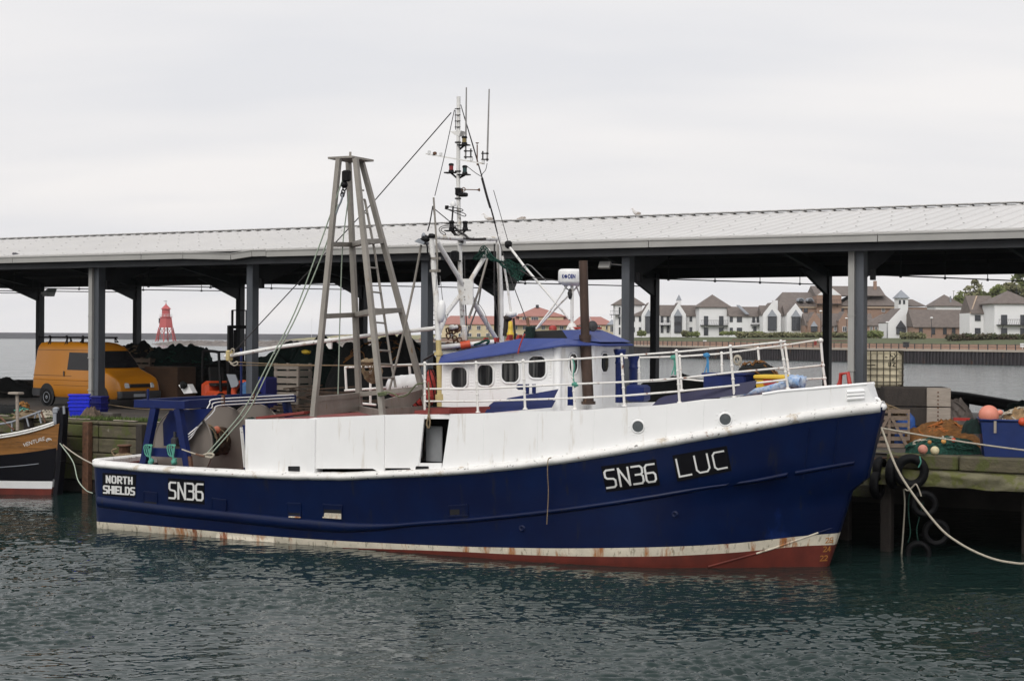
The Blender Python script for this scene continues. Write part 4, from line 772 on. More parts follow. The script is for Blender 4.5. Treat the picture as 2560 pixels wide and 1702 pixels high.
def smoothint(x, xs, ys):
    i = max(0, min(len(xs) - 2, int(np.searchsorted(xs, x) - 1))); t = (x - xs[i]) / (xs[i + 1] - xs[i]); t = max(0., min(1., t))
    def m(k):
        if k == 0: return (ys[1] - ys[0]) / (xs[1] - xs[0])
        if k == len(xs) - 1: return (ys[-1] - ys[-2]) / (xs[-1] - xs[-2])
        return (ys[k + 1] - ys[k - 1]) / (xs[k + 1] - xs[k - 1])
    h = xs[i + 1] - xs[i]; a, b = ys[i], ys[i + 1]; ma, mb_ = m(i) * h, m(i + 1) * h
    return a + ma * t + (3 * (b - a) - 2 * ma - mb_) * t * t + (2 * (a - b) + ma + mb_) * t ** 3
def hbS(t): return max(.1, smoothint(max(0, min(1, t)), TS, HS))
def hbW(t): return max(.08, smoothint(max(0, min(1, t)), TW, HW_))
def edge_at(u, v, inset=0.0):
    y = -2.7
    for _ in range(25): p = B(u, v, y); y = -(hbS(p.x / LS) - inset)
    return B(u, v, y)
_sh = [edge_at(u, v) for u, v in ((234, 1160), (300, 1166), (380, 1173), (500, 1180), (609, 1186), (720, 1191), (826, 1193), (900, 1193), (962, 1190), (1140, 1181), (1300, 1166), (1440, 1148), (1640, 1114), (1830, 1079), (2017, 1044), (2120, 1029), (2200, 1019))]
_st = [0.0] + [p.x / LS for p in _sh[1:]]; _sz = [p.z for p in _sh]; _st.append(1.0); _sz.append(_sz[-1] + .02)
def zsheer(t): return smoothint(max(0, min(1, t)), _st, _sz)
def hb(s, z):
    t = max(0, min(1, s / s_end(z))); f = z / zsheer(t)
    if f <= 0: return hbW(t) * max(.3, 1 + .22 * z)
    return hbW(t) + (hbS(t) - hbW(t)) * min(1.0, f) ** 1.15
def hull_at(u, v):
    y = -2.6
    for _ in range(40): p = B(u, v, y); y = .5 * y + .5 * -hb(p.x, p.z)
    return B(u, v, y)
def curve(pts):
    q = [hull_at(u, v) for u, v in pts]; ts = [p.x / s_end(p.z) for p in q]; zs = [p.z for p in q]; ts[0] = min(ts[0], 0.0); 
    return lambda t: smoothint(max(ts[0], min(ts[-1], t)), ts, zs)
zrub = curve(((234, 1252), (272, 1257), (400, 1273), (560, 1290), (717, 1306), (853, 1317), (950, 1316), (1050, 1308), (1200, 1297), (1440, 1270), (1640, 1240), (1830, 1211), (2000, 1180), (2150, 1154)))
zwht = curve(((236, 1303), (430, 1318), (640, 1337), (826, 1350), (1000, 1359), (1140, 1365), (1300, 1369), (1440, 1370), (1640, 1367), (1830, 1358), (2000, 1340), (2096, 1332)))
zred = curve(((236, 1320), (430, 1338), (640, 1357), (826, 1367), (1000, 1373), (1140, 1378), (1300, 1386), (1440, 1390), (1640, 1390), (1830, 1381), (2000, 1365), (2086, 1361)))
# ---- hull
mb = MB(); NT = 170
taus = [0.0, .0004, .0015, .004, .008, .013] + [lerp(.02, 1.0, (i / NT)) for i in range(NT + 1)]
def corner(t):
    s = t * LS; r = .26
    return 0 if s > r else r - math.sqrt(max(0, r * r - (r - s) ** 2))
def hull_ring(t):
    zs, zw, zr = zsheer(t), zwht(t), zred(t); lv = [(-1.0, 0), (-.4, 0), (-.05, 0), (min(zr, zw - .05), 0), (zw, 1)] + [(lerp(zw, zs, k / 9), 2) for k in range(1, 10)]
    o = []
    for z, m_ in lv:
        tt = z / max(.5, zs); s = t * s_end(z); o.append((s, hb(s, z) - corner(t) + min(1, t * 20) * (.004 * math.cos(s * 11.4) * (1 if .2 < z / zs < .95 else 0) + .007 * mnoise.noise(Vector((s * 1.1, z * 1.6, 2)))), z))
    return o
rings = [hull_ring(t) for t in taus]; k = len(rings[0]); mts = [0, 0, 0, 1] + [2] * 9
for sgn in (-1, 1):
    for j in range(k - 1):
        vs_ = [(r_[j][0], sgn * r_[j][1], r_[j][2]) for r_ in rings] + [(r_[j + 1][0], sgn * r_[j + 1][1], r_[j + 1][2]) for r_ in rings]; n_ = len(rings)
        mb.add(vs_, [((i, i + 1, n_ + i + 1, n_ + i) if sgn < 0 else (i, n_ + i, n_ + i + 1, i + 1)) for i in range(n_ - 1)], mts[j], True)
r0 = rings[0]
for j in range(k - 1): mb.add([(0, -r0[j][1], r0[j][2]), (0, r0[j][1], r0[j][2]), (0, r0[j + 1][1], r0[j + 1][2]), (0, -r0[j + 1][1], r0[j + 1][2])], [(3, 2, 1, 0)], mts[j])
r1 = rings[-1]
for j in range(k - 1): mb.add([(r1[j][0], -r1[j][1], r1[j][2]), (r1[j][0], r1[j][1], r1[j][2]), (r1[j + 1][0], r1[j + 1][1], r1[j + 1][2]), (r1[j + 1][0], -r1[j + 1][1], r1[j + 1][2])], [(0, 1, 2, 3)], mts[j])
hull = mb.build('hull', [M['red_boot'], M['cream_boot'], M['blue']], boat)
# merge the strips so the shading runs smoothly over the plating
import bmesh
bm = bmesh.new(); bm.from_mesh(hull.data); bmesh.ops.remove_doubles(bm, verts=bm.verts, dist=0.0004); bmesh.ops.recalc_face_normals(bm, faces=bm.faces); bm.to_mesh(hull.data); bm.free()
def belt(zf, t0, t1, out, hh, n=130, wob=0.0, inset=.02, sides=(-1, 1)):
    """a half round strake following the plating; out and hh may vary along the length"""
    g = MB()
    for sgn in sides:
        sec = []
        for i in range(n + 1):
            t = lerp(t0, t1, i / n); o_ = out(t) if callable(out) else out; h_ = hh(t) if callable(hh) else hh; z = zf(t) + wob * mnoise.noise(Vector((t * 60, 1, sgn))); ring = []
            for a in range(-90, 91, 30):
                zz2 = z + h_ / 2 * math.sin(R(a)); s = t * s_end(min(zz2, zsheer(t))); y = hb(s, min(zz2, zsheer(t))) - corner(t) - inset + (o_ + inset) * math.cos(R(a)) * (1 + wob * 4 * mnoise.noise(Vector((t * 90, a, 3)))); ring.append((s, sgn * y, zz2))
            sec.append(ring)
        m_ = len(sec[0]); vs_ = [q for r_ in sec for q in r_]; g.add(vs_, [(i * m_ + j, (i + 1) * m_ + j, (i + 1) * m_ + j + 1, i * m_ + j + 1) if sgn < 0 else (i * m_ + j, i * m_ + j + 1, (i + 1) * m_ + j + 1, (i + 1) * m_ + j) for i in range(n) for j in range(m_ - 1)], 0, True)
        g.poly(sec[0]); g.poly(sec[-1])
    return g
rubh = lambda t: .13 if t > .50 else lerp(.30, .13, max(0, (t - .40) / .10))
for sd in (-1, 1):
    belt(zrub, 0.012, .872, lambda t: .07 if t > .5 else .085, rubh, wob=.004, sides=(sd,)).build('rubbing_strake', M['blue'], boat)
    belt(zrub, .880, .925, .07, .12, sides=(sd,)).build('rubbing_strake', M['blue'], boat)
    belt(zrub, .932, .985, .06, .11, sides=(sd,)).build('rubbing_strake', M['blue'], boat)
g = belt(zsheer, 0.0, .998, .10, lambda t: .22 if t < .5 else lerp(.22, .29, (t - .5) * 2), wob=.010, inset=.16)
zt_ = _sz[0]; g.bbox((0.06, 0, zt_ + .03), (.26, 5.2, .20), .05); g.build('sheer_strake', M['white_worn'], boat)
# doubler lines on the bow plating
mb = MB()
for (ua, va, ub, vb) in ((2095, 1052, 2080, 1180), (2025, 1066, 2008, 1195)):
    pts = [hull_at(lerp(ua, ub, k / 8), lerp(va, vb, k / 8)) for k in range(9)]; mb.tube([Vector((p.x, p.y - .005, p.z)) for p in pts], .014, 5)
mb.build('plate_seam', M['blue'], boat)
mb = MB(); pts = [hull_at(*q) for q in ((1770, 1416), (1810, 1405), (1850, 1394), (1890, 1383), (1930, 1371), (1970, 1357), (2010, 1343), (2045, 1331), (2078, 1320))]; 
for i, (p, q) in enumerate(zip(pts[:-1], pts[1:])): mb.tube([Vector((p.x, p.y + .008, p.z)), Vector((q.x, q.y + .008, q.z))], .024, 6, 0 if i < 3 else 1 if i < 7 else 2)
mb.build('spray_rail', [M['red_boot'], M['cream_boot'], M['blue']], boat)
for u, v in ((1687, 1285), (1305, 1320)):
    p = hull_at(u, v); mb = MB(); mb.lathe([(.085, 0), (.07, .03), (.03, .035), (.03, .01)], (p.x, p.y - .0, p.z), (0, -1, 0), 14); mb.build('outlet', M['blue'], boat)
# ---- lettering painted stroke by stroke on black boards
GL = {'S': [[(1, 0), (.2, 0), (0, .1), (0, .38), (.18, .48), (.82, .52), (1, .62), (1, .9), (.82, 1), (0, 1)]], 'N': [[(0, 1), (0, 0)], [(0, .0), (1, 1)], [(1, 1), (1, 0)]],
      '3': [[(0, 0), (.8, 0), (1, .12), (1, .38), (.82, .48), (.3, .48)], [(.86, .5), (1, .6), (1, .88), (.82, 1), (0, 1)]], '6': [[(1, 0), (.2, 0), (0, .12), (0, .88), (.18, 1), (.82, 1), (1, .88), (1, .6), (.82, .48), (.08, .48)]],
      'L': [[(0, 0), (0, 1), (1, 1)]], 'U': [[(0, 0), (0, .82), (.2, 1), (.8, 1), (1, .82), (1, 0)]], 'C': [[(1, 0), (.2, 0), (0, .14), (0, .86), (.2, 1), (1, 1)]],
      'O': [[(.2, 0), (.8, 0), (1, .14), (1, .86), (.8, 1), (.2, 1), (0, .86), (0, .14), (.2, 0)]], 'R': [[(0, 1), (0, 0), (.8, 0), (1, .12), (1, .4), (.8, .52), (.08, .52)], [(.5, .55), (1, 1)]], 'T': [[(0, 0), (1, 0)], [(.5, .07), (.5, 1)]],
      'H': [[(0, 0), (0, 1)], [(1, 0), (1, 1)], [(.1, .5), (.9, .5)]], 'I': [[(.5, 0), (.5, 1)]], 'E': [[(1, 0), (0, 0), (0, 1), (1, 1)], [(.1, .5), (.85, .5)]], 'D': [[(0, 0), (.7, 0), (1, .2), (1, .8), (.7, 1), (0, 1), (0, 0)]],
      '2': [[(0, .12), (.2, 0), (.8, 0), (1, .15), (1, .35), (0, 1), (1, 1)]], '4': [[(.75, 1), (.75, 0), (0, .7), (1, .7)]], '.': [[(.5, .93), (.5, 1.0)]]}
def ribbon(mb, pts, wd, fn, lift):
    """pts in cell units already placed in the sheet; fn maps the sheet to the surface"""
    p = [Vector((x, y, 0)) for x, y in pts]; p = [p[i].lerp(p[i + 1], k / 6) for i in range(len(p) - 1) for k in range(6)] + [p[-1]]; n_ = len(p); Ls, Rs = [], []
    for i in range(n_):
        d0 = (p[i] - p[i - 1]).normalized() if i else (p[1] - p[0]).normalized(); d1 = (p[i + 1] - p[i]).normalized() if i < n_ - 1 else d0
        t = (d0 + d1); t = t.normalized() if t.length > .3 else d0; nn = Vector((-t.y, t.x, 0)); k = wd / 2 / max(.45, nn.dot(Vector((-d0.y, d0.x, 0))))
        e = Vector((0, 0, 0))
        if i == 0: e = -d0 * wd / 2 * .9
        if i == n_ - 1: e = d0 * wd / 2 * .9
        Ls.append(p[i] + nn * k + e); Rs.append(p[i] - nn * k + e)
    mb.add([fn(q.x, q.y, lift) for q in Ls] + [fn(q.x, q.y, lift) for q in Rs], [(i, i + 1, n_ + i + 1, n_ + i) for i in range(n_ - 1)])
def quadmap(q, surf):
    (ax, ay), (bx, by), (cx, cy), (dx, dy) = q
    def fn(x, y, lift):
        u = lerp(lerp(ax, bx, x), lerp(dx, cx, x), y); v = lerp(lerp(ay, by, x), lerp(dy, cy, x), y); p = surf(u, v); return Vector((p.x, p.y - lift, p.z))
    return fn
def lettering(txt, quad, cells, wd, m, parent, surf, aspect, lift=.022):
    """cells: (x0, x1) of each glyph across the quad; aspect: quad width / height so strokes keep one width"""
    fn0 = quadmap(quad, surf); fn = lambda x, y, l_: fn0(x / aspect, y, l_); mb = MB(); k = 0
    for ch, (x0, x1) in zip(txt, cells):
        for st in GL[ch]: k += 1; ribbon(mb, [(lerp(x0, x1, x) * aspect, y) for x, y in st], wd, fn, lift + .0015 * (k % 3))
    return mb.build('lettering', m, parent)
def board(quad, surf, th=.014):
    fn = quadmap(quad, surf); mb = MB(); mb.grid(lambda a, b: fn(a, b, th), 10, 6, 0, True); mb.grid(lambda a, b: fn(1 - a, b, -.01), 10, 6, 0, True); ed = [(0, 0), (1, 0), (1, 1), (0, 1)]
    for (a, b), (c, d) in zip(ed, ed[1:] + ed[:1]):
        for k in range(8): x0, y0, x1, y1 = lerp(a, c, k / 8), lerp(b, d, k / 8), lerp(a, c, (k + 1) / 8), lerp(b, d, (k + 1) / 8); mb.poly([fn(x0, y0, th), fn(x1, y1, th), fn(x1, y1, -.01), fn(x0, y0, -.01)])
    return mb.build('name_board', M['board'], boat)
b1 = board(((421, 1194), (511, 1201), (512, 1260), (421, 1252)), hull_at)
lettering('SN36', ((425, 1205), (508, 1210), (508, 1250), (425, 1244)), ((0, .18), (.27, .47), (.54, .73), (.80, 1)), .12, M['letter'], b1, hull_at, 2.0)
b2 = board(((257, 1181), (341, 1186), (338, 1243), (257, 1237)), hull_at)
lettering('NORTH', ((268, 1189), (331, 1193), (331, 1209), (268, 1205)), ((0, .13), (.22, .36), (.45, .59), (.66, .80), (.88, 1)), .24, M['letter'], b2, hull_at, 3.6)
lettering('SHIELDS', ((261, 1214), (337, 1219), (337, 1236), (261, 1231)), ((0, .11), (.17, .28), (.29, .38), (.40, .50), (.56, .66), (.72, .83), (.89, 1)), .24, M['letter'], b2, hull_at, 4.0)
b3 = board(((1503, 1165), (1640, 1147), (1650, 1212), (1516, 1230)), hull_at)
lettering('SN36', ((1511, 1176), (1635, 1159), (1642, 1202), (1519, 1219)), ((0, .19), (.28, .47), (.55, .75), (.81, 1)), .11, M['letter'], b3, hull_at, 2.7)
b4 = board(((1681, 1138), (1817, 1114), (1829, 1176), (1694, 1203)), hull_at)
lettering('LUC', ((1691, 1148), (1809, 1127), (1818, 1168), (1700, 1191)), ((0, .25), (.38, .65), (.76, 1)), .10, M['letter'], b4, hull_at, 2.7)
for txt, u, v in (('2.6', 2066, 1344), ('2.4', 2060, 1366), ('2.2', 2052, 1389)):
    o = lettering(txt, ((u, v), (u + 17, v - 1), (u + 16, v + 11), (u - 1, v + 12)), ((0, .38), (.44, .52), (.60, 1)), .16, M['amber_letter'], boat, hull_at, 1.4, .012); o.name = 'draught_mark'
# freeing ports and shutters in the plating
def port(q, dark, sill=None):
    fn = quadmap(q, hull_at); mb = MB(); mb.grid(lambda a, b: fn(a, b, .012), 3, 3, 0)
    e = [(0, 0), (1, 0), (1, 1), (0, 1)]
    for (a, b), (c, d) in zip(e, e[1:] + e[:1]): mb.bar(fn(a, b, .012), fn(c, d, .012), .025, .03)
    o = mb.build('freeing_port', M['blue'], boat)
    if dark: fd = quadmap(dark, hull_at); mb = MB(); mb.grid(lambda a, b: fd(a, b, .018), 3, 3, 0); mb.build('slot_shade', M['hole_shade'], o)  # near-black patch painted on as the shade inside the port
    if sill: fs_ = quadmap(sill, hull_at); mb = MB(); mb.grid(lambda a, b: fs_(a, b, .024), 3, 2, 0); mb.bar(fs_(0, 1, .03), fs_(1, 1, .03), .03); mb.build('sill', M['cream_boot'], o)
port(((360, 1228), (393, 1232), (394, 1261), (360, 1257)), ((360, 1252), (393, 1255), (393, 1261), (360, 1258)))
port(((530, 1245), (566, 1249), (566, 1281), (530, 1277)), None)
port(((718, 1257), (752, 1258), (753, 1289), (720, 1287)), ((723, 1281), (752, 1282), (753, 1289), (724, 1288)), ((723, 1289), (753, 1290), (753, 1292), (724, 1291)))
port(((808, 1260), (856, 1263), (855, 1296), (810, 1292)), ((808, 1272), (855, 1274), (855, 1283), (810, 1281)), ((813, 1281), (854, 1283), (855, 1295), (809, 1292)))
port(((1122, 1264), (1170, 1261), (1170, 1287), (1124, 1289)), ((1125, 1273), (1150, 1272), (1150, 1286), (1126, 1288)))
# ---- shelter side, white, above the sheer
def wall_at(u, v): return edge_at(u, v, .09)
TOPU = [613, 700, 770, 790, 957, 1040, 1060, 1200, 1310, 1440, 1560, 1640, 1740, 1830, 1910, 1950, 2050, 2120, 2165, 2200]; TOPV = [1048, 1047, 1046, 1044, 1037, 1035, 1036, 1033, 1029, 1026, 1018, 1013, 1003, 994, 985, 978, 970, 964, 960, 958]
BOTU = [613, 720, 870, 960, 1040, 1140, 1300, 1440, 1640, 1830, 2017, 2190]; BOTV = [1180, 1186, 1189, 1186, 1180, 1176, 1162, 1146, 1112, 1077, 1043, 1018]
vtop = lambda u: interp(u, TOPU, TOPV); vbot = lambda u: interp(u, BOTU, BOTV)
def panel(mb, u0, u1, ft, fb, n, mt=0, m=10, du0=0.0, du1=0.0, th=.05):
    """plate between two columns of the photograph on the shelter side; du0 and du1 slant its ends"""
    def fn(a, b):
        uu = lerp(u0 + du0 * b, u1 + du1 * b, a); v_ = lerp(ft(uu), fb(uu), b); p = wall_at(uu, v_); return p
    mb.slab(lambda a, b: fn(a, 1 - b), n, m, (0, th, 0), mt, True)
mb = MB()
panel(mb, 613, 770, vtop, vbot, 6); panel(mb, 790, 960, vtop, lambda u: 1171 if u < 945 else 1186, 6); panel(mb, 960, 1040, vtop, lambda u: 1169.5 if u < 1028 else 1183, 5)
panel(mb, 1040, 1061, vtop, vbot, 2, du1=-15); panel(mb, 1061, 1125, vtop, lambda u: 1047, 3, 0, 2); panel(mb, 1125, 1300, vtop, vbot, 8, du0=-21)
panel(mb, 1046, 1104, lambda u: 1157, vbot, 3, 0, 2); panel(mb, 1300, 2165, vtop, vbot, 56, du1=30)
bul = mb.build('shelter_side', M['white'], boat)
mb = MB(); panel(mb, 770, 790, vtop, vbot, 2, th=.30); mb.build('side_pillar', M['white'], boat); mb = MB()
p0, p1 = wall_at(770, 1046), wall_at(790, 1185); mb.box(((p0.x + p1.x) / 2, p0.y - .02, (p0.z + p1.z) / 2), (p1.x - p0.x, .10, p0.z - p1.z)); mb.build('side_pillar', M['white'], boat); mb = MB(); p0, p1 = wall_at(953, 1037), wall_at(962, 1178); mb.box(((p0.x + p1.x) / 2, p0.y - .01, (p0.z + p1.z) / 2), (p1.x - p0.x, .07, p0.z - p1.z)); mb.build('side_pillar', M['white'], boat)
# far shelter side, aft bulkhead and decks
def ztop(s):
    return interp(s, _zs_s, _zs_z)
_tp = [wall_at(u, v) for u, v in zip(TOPU[:-1], TOPV[:-1])]; _zs_s = [p.x for p in _tp]; _zs_z = [p.z for p in _tp]; SAFT = _tp[0].x; SBOW = _tp[-1].x
mb = MB(); mb.slab(lambda a, b: Vector((lerp(SAFT, SBOW, a), hbS(lerp(SAFT, SBOW, a) / LS) - .12, lerp(zsheer(lerp(SAFT, SBOW, a) / LS), ztop(lerp(SAFT, SBOW, a)), b))), 50, 4, (0, .05, 0), 0, True); mb.build('shelter_side', M['white'], boat)
mb = MB(); mb.box((SAFT + .9, 0, 2.0), (.05, 5.3, 2.0)); mb.build('aft_bulkhead', M['hole_shade'], boat)
mb = MB(); zd = 1.02
st = [lerp(.05, LS * .93, i / 40) for i in range(41)]
mb.add([(s, -min(hb(s, zd), hbS(s / LS)) + .06, zd) for s in st] + [(s, min(hb(s, zd), hbS(s / LS)) - .06, zd) for s in st], [(i, i + 1, 42 + i, 41 + i) for i in range(40)]); mb.build('working_deck', M['red_deck'], boat)
def zdeck(s): return min(ztop(s), interp(s, [0, 14, 16, 19.5], [9, 9, ztop(16.0), ztop(16.0) + .28])) - .035
mb = MB(); st = [lerp(SAFT, SBOW - .1, i / 60) for i in range(61)]; SW0, SW1 = wall_at(1225, 1033).x, wall_at(1700, 1010).x
for i in range(60):
    a, b = st[i], st[i + 1]; ya, yb = hbS(a / LS) - .10, hbS(b / LS) - .10
    mb.add([(a, -ya, zdeck(a)), (b, -yb, zdeck(b)), (b, yb, zdeck(b)), (a, ya, zdeck(a))], [(0, 1, 2, 3)], 1 if SW0 < a < SW1 else 0)
mb.build('shelter_deck', [M['red_deck'], M['white']], boat)
mb = MB()                                             # red coaming visible aft of the wheelhouse
a, b = wall_at(1042, 1036), wall_at(1215, 1032); mb.bar((a.x, a.y + .5, a.z + .06), (b.x - .1, a.y + .5, b.z + .05), .18, .16); mb.build('deck_coaming', M['red_deck'], boat); mb = MB(); mb.bar((a.x - .1, a.y + .25, a.z + .03), (a.x + .9, a.y + .12, a.z + .10), .3, .12)
mb.build('deck_coaming', M['red_deck'], boat); mb = MB(); p = wall_at(640, 1047); q = wall_at(760, 1045); mb.bar((p.x, p.y + .25, p.z + .02), (q.x, q.y + .25, q.z + .14), .5, .06); mb.bar((p.x + .1, p.y + .12, p.z + .03), (q.x, q.y + .12, q.z + .12), .05, .07); mb.build('hatch_coaming', M['red_deck'], boat)
# door opening: inner compartment and the grey inner door
p = wall_at(1048, 1160); q = wall_at(1125, 1045); mb = MB(); mb.box(((p.x + q.x) / 2, q.y + 1.1, (p.z + q.z) / 2), (q.x - p.x + .9, .05, q.z - p.z + .4)); mb.build('inner_bulkhead', M['hole_shade'], boat)  # bulkhead coloured near-black to paint the unlit interior
a, b = B(1066, 1064, q.y + .45), B(1106, 1155, q.y + .45); mb = MB(); mb.bbox(((a.x + b.x) / 2, a.y, (a.z + b.z) / 2), (b.x - a.x, .06, a.z - b.z), .02); mb.bar((a.x - .12, a.y - .1, b.z + .1), (a.x - .12, a.y - .1, a.z), .09); mb.build('inner_door', M['grey_interior'], boat)
for q in (((722, 1166), (749, 1166), (749, 1177), (722, 1176)), ((1041, 1166), (1071, 1166), (1071, 1176), (1040, 1176))):
    fn = quadmap(q, wall_at); mb = MB(); mb.grid(lambda a, b: fn(a, b, .006), 2, 2, 0); [mb.bar(fn(a, b, .006), fn(c, d, .006), .02) for (a, b), (c, d) in (((0, 0), (1, 0)), ((1, 0), (1, 1)), ((1, 1), (0, 1)), ((0, 1), (0, 0)))]; mb.build('freeing_port', M['hole_shade'], boat)  # flat near-black patch paints the shade of a hole in the side
mb = MB()
for u in (1210, 1345, 1486, 1668, 1760, 1905, 2020): p, q = wall_at(u, vtop(u) + 3), wall_at(u - 3, vbot(u) - 8); mb.tube([(p.x, p.y - .001, p.z), ((p.x + q.x) / 2, (p.y + q.y) / 2 - .001, (p.z + q.z) / 2), (q.x, q.y - .001, q.z)], .007, 5)
mb.build('plate_seam', M['white'], boat)['kind'] = 'stuff'
# portholes with bolted rings
for u, v in ((1595, 1066), (1813, 1048)):
    p = wall_at(u, v); o_ = wall_at(u + 8, v); tg = (o_ - p).normalized(); nn = Vector((tg.y, -tg.x, 0)).normalized(); mb = MB()
    mb.lathe([(.125, -.01), (.152, .0), (.152, .018), (.128, .03), (.122, .005)], p, nn, 28)
    for i in range(12): a = i * math.pi / 6; mb.ball(p + tg * .205 * math.cos(a) + Vector((0, 0, .205 * math.sin(a))) + nn * .005, .012, 6, 4)
    o = mb.build('porthole', M['white'], boat); mb = MB(); mb.lathe([(.125, .012), (.0, .016)], p, nn, 24); mb.build('pane', M['port_glass'], o)
# bow: cap rail, rolled bars, eye, red fairlead
mb = MB(); pts = [wall_at(u, vtop(u)) for u in range(1905, 2170, 20)]; mb.tube([(p.x, p.y + .02, p.z) for p in pts], .035, 8); mb.tube([(p.x, -p.y - .02, p.z) for p in pts], .035, 8)
mb.build('cap_rail', M['white'], boat); mb = MB(); p, q = wall_at(2165, 960), wall_at(2195, 1020); mb.hexa([(q.x, q.y, q.z), (q.x, -q.y, q.z), (q.x - .05, -q.y, q.z), (q.x - .05, q.y, q.z), (p.x, p.y, p.z), (p.x, -p.y, p.z), (p.x - .05, -p.y, p.z), (p.x - .05, p.y, p.z)]); mb.build('bow_plate', M['white'], boat)
mb = MB()
for v in (977, 985, 994): a, b = wall_at(2117, v + 3), wall_at(2160, v); mb.tube([(a.x, a.y - .02, a.z), (b.x, b.y - .02, b.z)], .042, 8)
mb.build('chafing_bar', M['white'], boat)
mb = MB(); s1 = stem[-1]; mb.lathe([(.02, -.15), (.07, -.14), (.085, 0), (.07, .14), (.02, .15)], (s1[1] - .06, 0, s1[0] - .03), (0, 1, 0), 14); p = B(2191, 1004, 0); mb.tube([(p.x + .075 * math.cos(t * .5236), 0, p.z + .075 * math.sin(t * .5236)) for t in range(12)], .035, 8, closed=True); mb.build('stem_head', M['white'], boat)
mb = MB()
a = B(2086, 964, 0.1); bq = B(2098, 935, .1); c = B(2118, 934, .1); d = B(2123, 962, .1)
mb.prism([(a.x, .1, a.z - .1), (bq.x, .1, bq.z - .1), (bq.x + .04, .1, bq.z - .55 + .2), (a.x + .3, .1, a.z - .1)], (0, .12, 0)); mb.tube([(bq.x, .16, a.z), (bq.x + .02, .16, bq.z), (c.x, .16, c.z + .02), (d.x, .16, d.z)], .05, 6); mb.build('bow_fairlead', M['red'], boat)
# bolts and weeping stains sit in the paint; a few small lugs stand on the side
mb = MB()
for u in range(1170, 2100, 62): p = wall_at(u, vbot(u) - 14); mb.box((p.x, p.y - .012, p.z), (.02, .03, .07))
mb.build('side_lug', M['white_worn'], boat)
# ---- wheelhouse
YW = 1.5
w0, w1 = B(1104, 1030, -YW).x, B(1392, 1010, -YW).x
zw0, zw1 = B(1104, 905, -YW).z, B(1417, 861, -YW).z
plan = [(w0, -YW), (w1, -YW), (w1 + .52, -.76), (w1 + .56, .76), (w1, YW), (w0, YW)]
def ztw(s): return lerp(zw0, zw1, (s - w0) / (w1 + .3 - w0))
wh = MB(); n_ = len(plan)
for i in range(n_):
    (a, b), (c, d) = plan[i], plan[(i + 1) % n_]
    for k in range(6 if i in (0, 4) else 3):
        t0, t1 = k / (6 if i in (0, 4) else 3), (k + 1) / (6 if i in (0, 4) else 3); s0, y0, s1_, y1 = lerp(a, c, t0), lerp(b, d, t0), lerp(a, c, t1), lerp(b, d, t1)
        wh.add([(s0, y0, zdeck(min(s0, 15)) - .02), (s1_, y1, zdeck(min(s1_, 15)) - .02), (s1_, y1, ztw(s1_)), (s0, y0, ztw(s0))], [(0, 1, 2, 3)])
for (a, b) in plan[1:4]:                                          # rounded corner posts
    if a > w1 - .1: wh.tube([(a, b * .985, zdeck(a) - .02), (a, b * .985, ztw(a) - .02)], .10, 12)
rr = random.Random(2)
def rivets(u0, u1, v0, v1, nu, nv):
    for i in range(nu):
        for j in range(nv): q = B(lerp(u0, u1, i / max(1, nu - 1)), lerp(v0, v1, j / max(1, nv - 1)), -YW - .004); wh.ball(q, .014, 6, 4)
for u in (1117, 1122, 1176, 1181, 1243, 1247): rivets(u, u, 915 - (u - 1117) * .1, 985 - (u - 1117) * .1, 1, 10)
for u in (1310, 1314, 1373, 1377): rivets(u, u, 900, 950, 1, 8)
wheelhouse = wh.build('wheelhouse', M['white'], boat)
def rwin(pts_fn, w_, h_, arch=.30, name='window', parent=None, rim=.035):
    """window with arched head and sill; pts_fn maps (-1..1, -1..1, lift) to the wall"""
    o = []
    for a in range(0, 360, 12):
        c_, s_ = math.cos(R(a)), math.sin(R(a)); e = .36; x = math.copysign(abs(c_) ** e, c_); z = math.copysign(abs(s_) ** e, s_); o.append((x, z * (1 - arch * x * x)))
    mb = MB(); mb.tube([pts_fn(x, z, .015) for x, z in o], rim, 6, closed=True); f = mb.build(name, M['white'], parent)
    mb = MB(); mb.poly([pts_fn(x, z, .014) for x, z in o]); mb.poly([pts_fn(x, z, .002) for x, z in reversed(o)])
    for i in range(len(o)): a, b = o[i], o[(i + 1) % len(o)]; mb.poly([pts_fn(*a, .002), pts_fn(*b, .002), pts_fn(*b, .014), pts_fn(*a, .014)])
    mb.build('pane', M['cabin_glass'], f)
for (u0, u1, v0, v1) in ((1127, 1170, 917, 970), (1193, 1235, 911, 965), (1253, 1300, 899, 957), (1320, 1367, 889, 946)):
    a, b = B(u0, v1, -YW), B(u1, v0, -YW); c = (a + b) / 2; hw, hh_ = (b.x - a.x) / 2, (b.z - a.z) / 2
    rwin(lambda x, z, l_, c=c, hw=hw, hh_=hh_: Vector((c.x + x * hw, -YW - l_, c.z + z * hh_ * 1.07)), hw, hh_, .30, 'window', wheelhouse, .026)
def facet_win(u0, u1, v0, v1, i):
    (a, b), (c, d) = plan[i], plan[i + 1]; A = WB(a, b, 0); t = (WB(c, d, 0) - A).normalized(); nn = Vector((t.y, -t.x, 0))
    p, q = on_plane(u0, v1, A, nn), on_plane(u1, v0, A, nn); cc = (p + q) / 2; hw = (q - p).dot(t) / 2; hh_ = (q.z - p.z) / 2
    rwin(lambda x, z, l_: loc(cc + t * x * hw + nn * l_ + Vector((0, 0, z * hh_))), hw, hh_, .5, 'window', wheelhouse, .022)
facet_win(1421, 1444, 880, 937, 1); facet_win(1500, 1521, 879, 934, 2)
